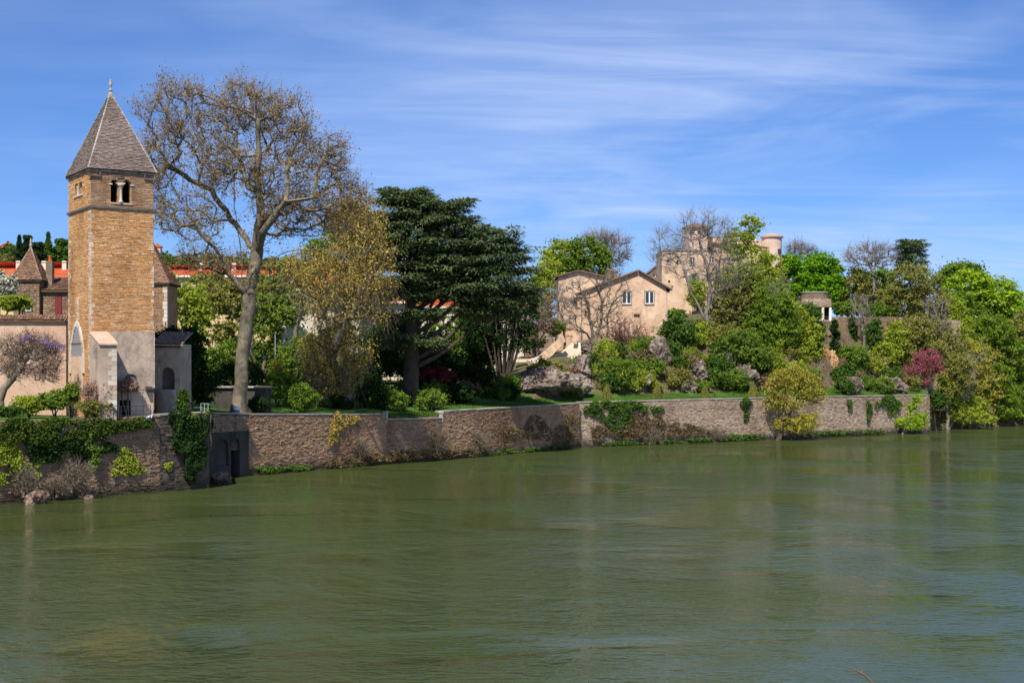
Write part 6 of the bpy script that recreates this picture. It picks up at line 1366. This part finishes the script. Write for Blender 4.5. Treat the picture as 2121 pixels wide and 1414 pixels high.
def undergrowth():
    r = np.random.default_rng(61); kinds = [('lf_mid', 'mid green wild shrub in the undergrowth of the rocky slope', 'mid green wild shrubs on the slope'), ('lf_ivy', 'dark green wild shrub in the undergrowth of the rocky slope', 'dark green wild shrubs on the slope'), ('lf_olive', 'olive wild shrub in the undergrowth of the rocky slope', 'olive wild shrubs on the slope'), ('lf_yellowgreen', 'yellow-green wild shrub in the undergrowth of the rocky slope', 'yellow-green wild shrubs on the slope'), ('lf_dry', 'dry brown wild shrub in the undergrowth of the rocky slope', 'dry brown wild shrubs on the slope')]
    protos = []
    for lf, lab, g in kinds:
        row = []
        for v in range(3):
            n = 2600; cc = rvec(r, 34) * np.array([.75, .75, .5]) * r.uniform(.2, 1.15, (34, 1)) + [0, 0, .55]; k = r.integers(0, 34, n); d = rvec(r, n); C = cc[k] + d * np.abs(r.normal(size=(n, 1))) * .2; V, Fq = leaf_quads(C, np.full(n, .065), r, d, .9); me1 = mesh_np('foliage', V, Fq); me1.materials.append(MAT[lf])
            m = MB()
            for q in cc[:9]: m.tube([(0, 0, -.3), q * .5, q], [.03, .02, .01], 4, False)
            me2 = m.mesh('stems'); me2.materials.append(MAT['bark_dark']); row.append((me1, me2))
        protos.append(row)
    spots = []
    for _ in range(210): spots.append((r.uniform(1095, 1930), r.uniform(690, 812), r.choice(5, p=[.26, .17, .24, .24, .09]), r.uniform(.9, 2.3)))
    for _ in range(110): spots.append((r.uniform(1930, 2180), r.uniform(700, 880), r.choice(5, p=[.26, .12, .27, .3, .05]), r.uniform(1.4, 3.2)))
    for _ in range(46): spots.append((r.uniform(480, 1060), r.uniform(800, 832), r.choice(5, p=[.35, .45, .15, .03, .02]), r.uniform(.8, 1.9)))
    for px, py, kd, s_ in spots:
        Y = Yon(px, py); b = gpt(px, Y, -.05)
        if (1070 < px < 1215 and py < 762) or (1155 < px < 1390 and (Y > 203 or py < 728)) or (1688 < px < 1732 and py < 812) or (1730 < px < 1850 and 690 < py < 742): continue
        a, b_ = protos[kd][r.integers(0, 3)]; lf, lab, g = kinds[kd]; rz = r.uniform(0, 6.3)
        zn = [z for z in ZONES if px < z[0]][0][1]; zn = zn if not isinstance(zn, tuple) else zn[py > zn[2]]
        lab = lab.split(' in the')[0] + ' ' + zn; t = thing('wild_shrub', lab, 'shrub', b, rz, lab.replace('wild shrub', 'wild shrubs')); t.scale = (s_, s_, s_ * r.uniform(.7, 1.2)); link('foliage', a, None, t); link('stems', b_, None, t)
undergrowth()

# clipped cones on the lawn
def cones():
    r = np.random.default_rng(77); proto = None
    for px, py, w_, h, lab in ((1257, 813, 12, 17, 'dark clipped cone in front of the bright bush, leftmost of the lawn cones'), (1361, 812, 12, 17, 'clipped cone on the lawn, second from the left'), (1460, 813, 11, 14, 'clipped cone on the lawn below the tall bare tree'), (1560, 808, 11, 17, 'clipped cone just left of the golden shrub')):
        Y = wallY(px) + 3.2; k = Y / 3000; b = gpt(px, Y, -.1); H = Z_(py - h, Y) - b[2]; R_ = w_ * k
        t = thing('topiary_cone', lab, 'topiary', b, 0, 'clipped evergreen cones along the quay'); m = MB().tube([(0, 0, 0), (0, 0, .5)], .06, 6); link('stem', m.mesh('stem'), 'bark_dark', t)
        n = 3800; z = r.uniform(0, 1, n) ** 1.3; a = r.uniform(0, 2 * pi, n); rr = R_ * (1 - z) ** .75 * r.uniform(.8, 1.05, n) + .03; C = np.stack([np.cos(a) * rr, np.sin(a) * rr, .1 + z * H], -1)
        V, Fq = leaf_quads(C, np.full(n, .07), r, np.stack([np.cos(a), np.sin(a), a * 0 + .5], -1), 1.0); link('foliage', mesh_np('foliage', V, Fq), 'lf_olive', t)
cones()

# ---------------------------------------------------------------- ivy and hanging plants on the quay
def hanging(label, blobs, leaf, n, ls, seed, off=.12, name='ivy', zmin=.1, kind=None, Yadd=0.0):
    """blobs (px, py, rx, ry, weight) on the face of the quay wall"""
    r = np.random.default_rng(seed + 3000); w_ = np.array([b[2] * b[3] * (b[4] if len(b) > 4 else 1) for b in blobs], float); k = r.choice(len(blobs), n, p=w_ / w_.sum()); B = np.array([b[:4] for b in blobs], float)[k]
    a = r.uniform(0, 2 * pi, n); q = np.sqrt(r.uniform(0, 1, n)) * (1 + .25 * np.sin(a * 3 + k)); px = B[:, 0] + np.cos(a) * q * B[:, 2]; py = B[:, 1] + np.sin(a) * q * B[:, 3]
    Y = wallY(px) - .1 - np.abs(r.normal(size=n)) * off + Yadd; C = np.stack([X_(px, Y), Y, Z_(py, Y)], -1)
    cl = np.array([mno.noise(Vector(c) * .9) for c in C]); C[:, 1] -= np.clip(cl, 0, 1) * off * 2.5; C = C[(C[:, 2] > zmin) & (cl > -.38 + r.normal(size=n) * .08)]
    c0 = C.mean(0); V, Fq = leaf_quads(C - c0, np.full(len(C), ls), r, np.array([.5, -.8, .35]), 1.1, .75)
    t = thing(name, label, 'plant', c0); link('leaves', mesh_np('leaves', V, Fq), leaf, t, kind=kind)
    m = MB()
    for b in blobs:
        for _ in range(4):
            p = [b[0] + r.uniform(-.6, .6) * b[2], b[1] - b[3]]; pts = []
            for s_ in range(5): Yq = wallY(p[0]) - .08 + Yadd; pts.append(W(p[0], min(p[1], 770 + 2990 * 9 / Yq), Yq) - c0); p = [p[0] + r.normal() * b[2] * .15, p[1] + b[3] * .45]
            m.tube(pts, [.03, .025, .02, .015, .01], 4, False)
    link('stems', m.mesh('stems'), 'bark_dark', t); return t
hanging('thick green ivy spilling over the top of the old wall at the far left', [(40, 895, 60, 26), (130, 885, 70, 18), (230, 882, 70, 16), (100, 905, 50, 16), (190, 900, 45, 14), (290, 874, 35, 10)], 'lf_ivyl', 15000, .075, 1, .2)
hanging('dark hollow ivy below the green fringe on the old wall', [(130, 935, 60, 28), (200, 925, 40, 20), (80, 925, 30, 20)], 'lf_dark', 7000, .08, 2, .15)
hanging('bright green ivy tongue hanging down the old wall', [(195, 915, 16, 22), (198, 945, 11, 20), (196, 965, 7, 10)], 'lf_mid', 2600, .075, 3, .22)
hanging('yellow-green ivy patch at the left edge of the picture', [(18, 935, 26, 34), (40, 965, 22, 16), (10, 990, 24, 12), (75, 985, 10, 8)], 'lf_yellowgreen', 3600, .07, 4, .12)
hanging('scattered yellow-green leaves in the middle of the old wall', [(262, 950, 24, 20, .5), (275, 972, 24, 14, .6), (240, 978, 10, 8), (80, 955, 12, 12), (350, 965, 8, 9)], 'lf_yellowgreen', 1500, .07, 5, .1)
hanging('dark curtain of ivy over the shaded turn of the quay', [(385, 900, 24, 45), (405, 930, 20, 60), (425, 880, 14, 26), (370, 870, 20, 18), (395, 985, 12, 14)], 'lf_dark', 15000, .085, 6, .2)
hanging('small green ivy cap on the shaded quay corner', [(430, 856, 10, 5), (395, 862, 22, 6)], 'lf_mid', 1500, .07, 7, .15)
hanging('green ivy hanging at the left end of the overgrown quay wall', [(1300, 842, 55, 10), (1260, 850, 22, 20), (1290, 870, 18, 26), (1350, 850, 22, 10), (1265, 875, 12, 12), (1228, 848, 16, 16)], 'lf_ivy', 7500, .11, 8, .2)
hanging('narrow ivy tongue hanging left of the golden shrub', [(1545, 832, 12, 8), (1546, 850, 5, 24)], 'lf_ivy', 1100, .11, 9, .2)
hanging('green plants hanging over the quay wall near its right end', [(1840, 832, 26, 12), (1850, 845, 12, 14), (1800, 850, 6, 22), (1760, 838, 5, 12)], 'lf_ivy', 3600, .11, 10, .25)
hanging('yellow blossom twigs trailing down the long quay wall under the drooping plane', [(700, 875, 14, 20, .5), (690, 900, 10, 22, .5), (730, 868, 16, 10, .4)], 'lf_planeyellow', 900, .08, 11, .2)
hanging('dry brown weeds on the lower face of the overgrown quay wall', [(1340, 880, 55, 24), (1420, 890, 40, 14), (1240, 895, 18, 16), (1300, 898, 50, 10)], 'lf_dryw', 6000, .10, 12, .2)
hanging('dry brown weeds on the warm quay wall, towards its right end', [(1110, 890, 35, 26, .5), (1170, 905, 28, 22, .6), (1060, 900, 25, 20, .4), (1185, 880, 15, 30, .5)], 'lf_dryw', 3000, .09, 13, .2)
hanging('brown weeds along the waterline of the long quay wall', [(720, 958, 40, 10), (780, 948, 40, 10), (850, 942, 45, 10), (920, 938, 40, 10), (980, 935, 30, 8)], 'lf_dryw', 5200, .09, 14, .35)
hanging('dark tufts at the foot of the warm quay wall', [(1050, 936, 30, 6), (1110, 932, 30, 6), (1160, 929, 20, 7), (560, 972, 30, 8), (620, 968, 30, 5)], 'lf_ivy', 3600, .09, 15, .35)
hanging('dark grassy fringe at the foot of the overgrown quay wall', [(1290, 917, 40, 4), (1370, 914, 40, 5), (1460, 911, 40, 4), (1540, 906, 40, 8), (1720, 896, 40, 5), (1800, 894, 40, 4)], 'lf_ivy', 4200, .11, 16, .3)
for i, (px, py, rx, ry, lab) in enumerate(((148, 985, 44, 32, 'bare brown bush growing from the old wall above the two boulders'), (48, 1000, 26, 26, 'bare brown bush at the left edge above the dark boulder'), (118, 1012, 22, 14, 'low brown scrub between the two left boulders'), (905, 912, 24, 24, 'bare brown bush on the quay wall below the small gap'), (990, 915, 28, 22, 'bare grey-brown bush in the middle of the warm quay wall'), (1345, 905, 30, 22, 'bare reddish bush at the foot of the overgrown quay wall'), (745, 930, 18, 18, 'small bare bush on the long quay wall'), (1480, 900, 26, 14, 'dry low bush left of the golden shrub'))):
    Y = wallY(px) - .55
    tree('bare_bush', lab, 'bush', px, Y, [(px, py, rx, ry)], n=90, leaf='lf_dryw', lpc=9, lsize=.06, clump=.5, bark='bark', tr=.07, rtip=.012, twigs=6, tlen=.55, sub=2, trw=.009, seed=700 + i, zbase=max(0, Z_(py + ry, Y)) - .1, dr=.35, stems=4, surf=.2)
# grassy fringe along the coping and on the lawn edge
def grass(label, px0, px1, d0, d1, n, h, leaf, seed):
    r = np.random.default_rng(seed); px = r.uniform(px0, px1, n); d = r.uniform(d0, d1, n) ; Y = wallY(px) + d; Z = np.array([ground(a, b) for a, b in zip(px, Y)]); C = np.stack([X_(px, Y), Y, Z], -1)
    th = r.uniform(0, 2 * pi, n); u = np.stack([np.cos(th), np.sin(th), th * 0], -1) * .03; tip = np.stack([r.normal(size=n) * .08, r.normal(size=n) * .08, h * r.uniform(.4, 1.3, n)], -1)
    V = np.stack([C - u, C + u, C + tip * .6 + u * .7, C + tip], 1).reshape(-1, 3); o = link('grass', mesh_np('grass', V, np.arange(4 * n).reshape(-1, 4)), leaf); tag(o, label, 'grass', kind='stuff')
grass('short grass of the terrace lawn behind the quay coping', 905, 1900, 1.0, 8, 26000, .16, 'grassleaf', 1)
grass('grass in the lowered gap of the quay wall', 800, 915, .4, 3, 5000, .3, 'grassleaf', 2)


# wooded far hill
def woods():
    r = np.random.default_rng(99); n = 1500; px = r.uniform(-250, 1250, n); Y = r.uniform(430, 690, n); C = np.stack([X_(px, Y), Y, hill_z(px, Y) + r.uniform(1, 5, n)], -1)
    for sel, lf, lab in ((slice(0, 700), 'lf_midfar', 'mid green woodland on the far hill'), (slice(700, 1150), 'lf_olivefar', 'olive brown spring woodland on the far hill'), (slice(1150, 1500), 'lf_darkfar', 'darker woodland patches on the far hill')):
        c = C[sel]; R_ = r.uniform(3.0, 6.5, len(c)); k = np.repeat(np.arange(len(c)), 110); d = rvec(r, len(k)); d[:, 2] = np.abs(d[:, 2]); p = c[k] + d * R_[k][:, None] * r.uniform(.6, 1, len(k))[:, None] ** .5
        V, Fq = leaf_quads(p, np.full(len(p), .75), r, d, 1.0, .7); o = link('woodland', mesh_np('woodland', V, Fq), lf); tag(o, lab, 'woodland', kind='stuff')
woods()
def far_tree(lab, px, ytop, Y, hw, mat, conif, seed):
    r = np.random.default_rng(seed); b = np.array([X_(px, Y), Y, float(hill_z(px, Y))]); H = Z_(ytop, Y) - b[2]; R_ = hw * Y / 3000
    t = thing('far_tree', lab, 'tree', b); m = MB().tube([(0, 0, -1), (0, 0, H * .7)], [.5, .2], 6); link('trunk', m.mesh('trunk'), 'bark_dark', t)
    n = 2600; z = r.uniform(.12, 1, n); a = r.uniform(0, 2 * pi, n); prof = (1 - z) ** .8 if conif else np.sqrt(np.clip(1 - (z * 2 - 1.1) ** 2 / 1.2, 0, 1)); rr = R_ * prof * r.uniform(.5, 1.1, n) * (1 + .3 * np.sin(z * 40)) + .1
    C = np.stack([np.cos(a) * rr, np.sin(a) * rr, z * H], -1); V, Fq = leaf_quads(C, np.full(n, .6), r, np.stack([np.cos(a), np.sin(a), a * 0], -1), 1.0, .6); link('crown', mesh_np('crown', V, Fq), mat, t)
far_tree('dark bluish conifer on the far hill, above the turret finial', 40, 488, 560, 13, 'lf_darkfar', True, 1)
far_tree('dark flat conifer on the far hill, next to the bluish one', 57, 488, 550, 10, 'lf_darkfar', False, 2)
far_tree('bright green pointed tree on the far hill left of the bell tower', 100, 482, 540, 20, 'lf_midfar', True, 3)
far_tree('dark rounded tree on the far hill beneath the bright pointed one', 78, 503, 530, 16, 'lf_darkfar', False, 4)
far_tree('light green rounded tree on the far hill beside the bell tower', 128, 496, 545, 18, 'lf_midfar', False, 5)
for px, py, Y, lab in ((12, 503, 640, 'tiny orange-roofed house high on the far hill, at the left edge'), (45, 508, 600, 'tiny white house on the far hill below the conifers')):
    c = W(px, py, Y); c[2] = float(hill_z(px, Y)); t = thing('hill_house', lab, 'house', c); m = MB().box(-3, 3, 0, 6, 0, 7); link('wall', m.mesh('wall'), 'render_white', t)
    pyramid_roof(t, [(-3.3, -.3, 7), (3.3, -.3, 7), (3.3, 6.3, 7), (-3.3, 6.3, 7)], (0, 3, 9.5), 'tile_red', rb, 1.5, 1.2); m = MB().box(-1, 0, -.05, 0, 3, 5); link('window', m.mesh('window'), 'dark', t)

# wisteria on the garden wall
tree('wisteria', 'old wisteria with a twisted dark trunk and violet flowers on the pink garden wall', 'climbing plant', 2, 107.5,
     [(60, 720, 62, 26), (100, 740, 34, 30), (30, 760, 40, 30), (95, 770, 34, 24)], n=330, bark='bark', tr=.26, rtip=.014, twigs=6, tlen=.6, sub=3, trw=.008, buds='lf_pinkdry', nbuds=9000, bsize=.045, seed=801, dr=.25, bf=.35, surf=.1,
     seeds=paths_to_seeds([(None, 0, [(2, 862, 0), (0, 830, 0), (8, 805, 0), (25, 785, 0), (40, 765, 0), (48, 752, 0), (36, 742, 0), (15, 735, 0)]), (0, 4, [(60, 755, .5), (80, 745, 1)])], 107.5))
r_ = np.random.default_rng(4); n_ = 2600; px_ = r_.uniform(38, 136, n_); py_ = np.interp(px_, [38, 60, 100, 136], [700, 692, 706, 714]) + np.abs(r_.normal(size=n_)) * 6; C_ = np.array([W(a, b, 107.3 + r_.normal() * .4) for a, b in zip(px_, py_)]); keep = np.array([mno.noise(Vector(c) * 1.3) for c in C_]) > -.1; C_ = C_[keep]
V_, F_q = leaf_quads(C_, np.full(len(C_), .055), r_, nb=.1); 
wis = [o for o in col.objects if o.get('label', '').startswith('old wisteria')][0]
link('flowers', mesh_np('flowers', V_ - np.array(wis.location), F_q), 'lf_wisteria', wis)

# ---------------------------------------------------------------- small things on the wall
def round_lamp():
    Y = wallY(490) + .35; p = W(490, 860, Y); t = thing('floodlight', 'round pale floodlight with black bracket on top of the quay wall beside the plane trunk', 'floodlight', p)
    m = MB().lathe([(0, .30), (.12, .34), (.24, .42), (.27, .55), (.22, .70), (.10, .78), (0, .8)], 18, (0, -.05, .02)); link('lamp_head', m.mesh('lamp_head', True), 'lamp_glass', t)
    m = MB(); m.lathe([(.28, .40), (.29, .36), (.29, .30), (.22, .2), (.14, .12), (.12, 0)], 18, (0, -.05, .02)); link('housing', m.mesh('housing', True), 'iron', t)
    m = MB(); m.tube([(0, -.1, .15), (.02, -.5, .1), (.0, -.6, -.2), (0, -.55, -2.6)], .035, 6); m.box(-.2, .2, -.45, .1, .02, .14); link('bracket', m.mesh('bracket'), 'iron', t)
    m = MB().hexa([(-.3, -.55, .12), (.25, -.6, .2), (.25, -.3, .3), (-.3, -.25, .22), (-.3, -.58, .17), (.25, -.63, .25), (.25, -.33, .35), (-.3, -.28, .27)]); link('reflector_plate', m.mesh('reflector_plate'), 'lamp_glass', t)
round_lamp()
def flood2():
    Y = wallY(312) - .25; p = W(312, 863, Y); t = thing('floodlight', 'small bluish floodlight leaning over the ivy wall in front of the annex', 'floodlight', p)
    m = MB().hexa([(-.42, -.3, -.28), (.18, -.35, -.05), (.25, .05, .05), (-.35, .1, -.15), (-.36, -.34, -.08), (.22, -.38, .14), (.28, .0, .22), (-.3, .06, .05)]); link('housing', m.mesh('housing'), 'lamp_glass', t)
    m = MB(); m.tube([(.1, 0, 0), (.2, .3, -.1), (.2, .5, -.3)], .04, 6); m.box(-.3, .1, -.42, -.34, -.25, -.05); link('bracket', m.mesh('bracket'), 'iron', t)
flood2()
def railing(label, pts, h, mat, npost=5, nb=2, r=.02):
    a, b = np.array(pts[0]), np.array(pts[1]); t = thing('railing', label, 'railing', a); d = b - a
    for i in range(npost): p = d * i / (npost - 1); m = MB().tube([p + [0, 0, -.15], p + [0, 0, h]], r * 1.2, 6); link('post', m.mesh('post'), mat, t)
    for j in range(nb): z = h * (j + 1) / nb - .01; m = MB().tube([np.array([0, 0, z]), d + [0, 0, z]], r, 6); link('rail', m.mesh('rail'), mat, t)
railing('thin metal railing at the foot of the bell tower', (gpt(235, 104.6), gpt(312, 107.0)), 1.0, 'iron', 6, 3)
railing('short pale metal railing on the quay corner beside the yew', (gpt(416, 112.6, .1), gpt(431, 113.0, .1)), .95, 'galv', 3, 2, .025)
railing('low rusty railing closing the gap in the quay wall', (gpt(803, 142.7, .25), gpt(912, 148.8, .1)), .75, 'iron', 7, 1, .02)
for px, lab in ((799, 'square stone post at the left end of the gap in the quay wall'), (914, 'square stone post at the right end of the gap in the quay wall')):
    Y = wallY(px) + .35; b = np.array([X_(px, Y), Y, Z_(870, Y)]); t = thing('stone_post', lab, 'post', b, 0, 'posts at the gap of the quay wall'); m = MB().box(-.2, .2, -.3, .3, -.2, .75); link('shaft', m.mesh('shaft'), 'coping', t); m = MB().box(-.27, .27, -.37, .37, .753, .88); link('cap', m.mesh('cap'), 'coping', t)
def mast():
    Y = 150; b = gpt(570, Y); t = thing('lamp_mast', 'slim grey metal mast standing among the green trees behind the shed', 'mast', b); m = MB().tube([(0, 0, 0), (0, 0, Z_(690, Y) - b[2])], [.07, .05], 8); link('pole', m.mesh('pole'), 'galv', t)
    m = MB().tube([(0, 0, Z_(692, Y) - b[2]), (.1, -.3, Z_(689, Y) - b[2])], [.05, .04], 6); link('arm', m.mesh('arm'), 'galv', t)
mast()
def parasol():
    Y = 166; b = gpt(867, Y); t = thing('parasol', 'orange garden parasol glowing behind the cedar trunk', 'parasol', b); z = Z_(771, Y) - b[2]
    m = MB().lathe([(.95, z - .25), (.6, z - .08), (0, z + .12)], 8, (0, 0, 0)); link('canopy', m.mesh('canopy'), 'orange_pot', t); m = MB().tube([(0, 0, 0), (0, 0, z)], .03, 6); link('pole', m.mesh('pole'), 'white', t)
parasol()
# near bank under the camera with a dry cane rising into the picture
def near_bank():
    n = 24; xs = np.linspace(-60, 60, n * 2); ys = np.array([-30, -10, -2, 3, 6, 8, 10, 13, 16]); zs = np.array([7.2, 7.2, 7.1, 6.8, 6.3, 5.5, 4.2, 2.0, -1.2]); P = np.zeros((len(xs), len(ys), 3)); P[..., 0] = xs[:, None]; P[..., 1] = ys[None]; P[..., 2] = zs[None] + sine_noise(P[..., 0], P[..., 1], 40, 6) * .12 * (ys[None] > -5)
    m_ = len(ys); i = np.arange(len(xs) - 1)[:, None] * m_; j = np.arange(m_ - 1)[None]; Fq = np.stack([i + j, i + m_ + j, i + m_ + j + 1, i + j + 1], -1).reshape(-1, 4); link('near_bank', mesh_np('near_bank', P.reshape(-1, 3), Fq, True), 'mud', kind='structure')
near_bank()
Yt = 8.0; p0 = np.array([X_(1875, Yt), Yt, 5.3]); t = thing('dry_cane', 'single dry reddish cane poking up into the bottom right corner', 'cane', p0)
m = MB().tube([np.array([0, 0, 0]), W(1840, 1480, Yt) - p0, W(1808, 1414, Yt) - p0, W(1790, 1396, Yt) - p0, W(1764, 1383, Yt) - p0], [.012, .009, .006, .005, .0035], 6); link('stalk', m.mesh('stalk'), 'lf_dry', t)
m = MB(); m.tube([W(1786, 1394, Yt) - p0, W(1784, 1388, Yt) - p0], [.004, .002], 5); link('bud', m.mesh('bud'), 'lf_dry', t)
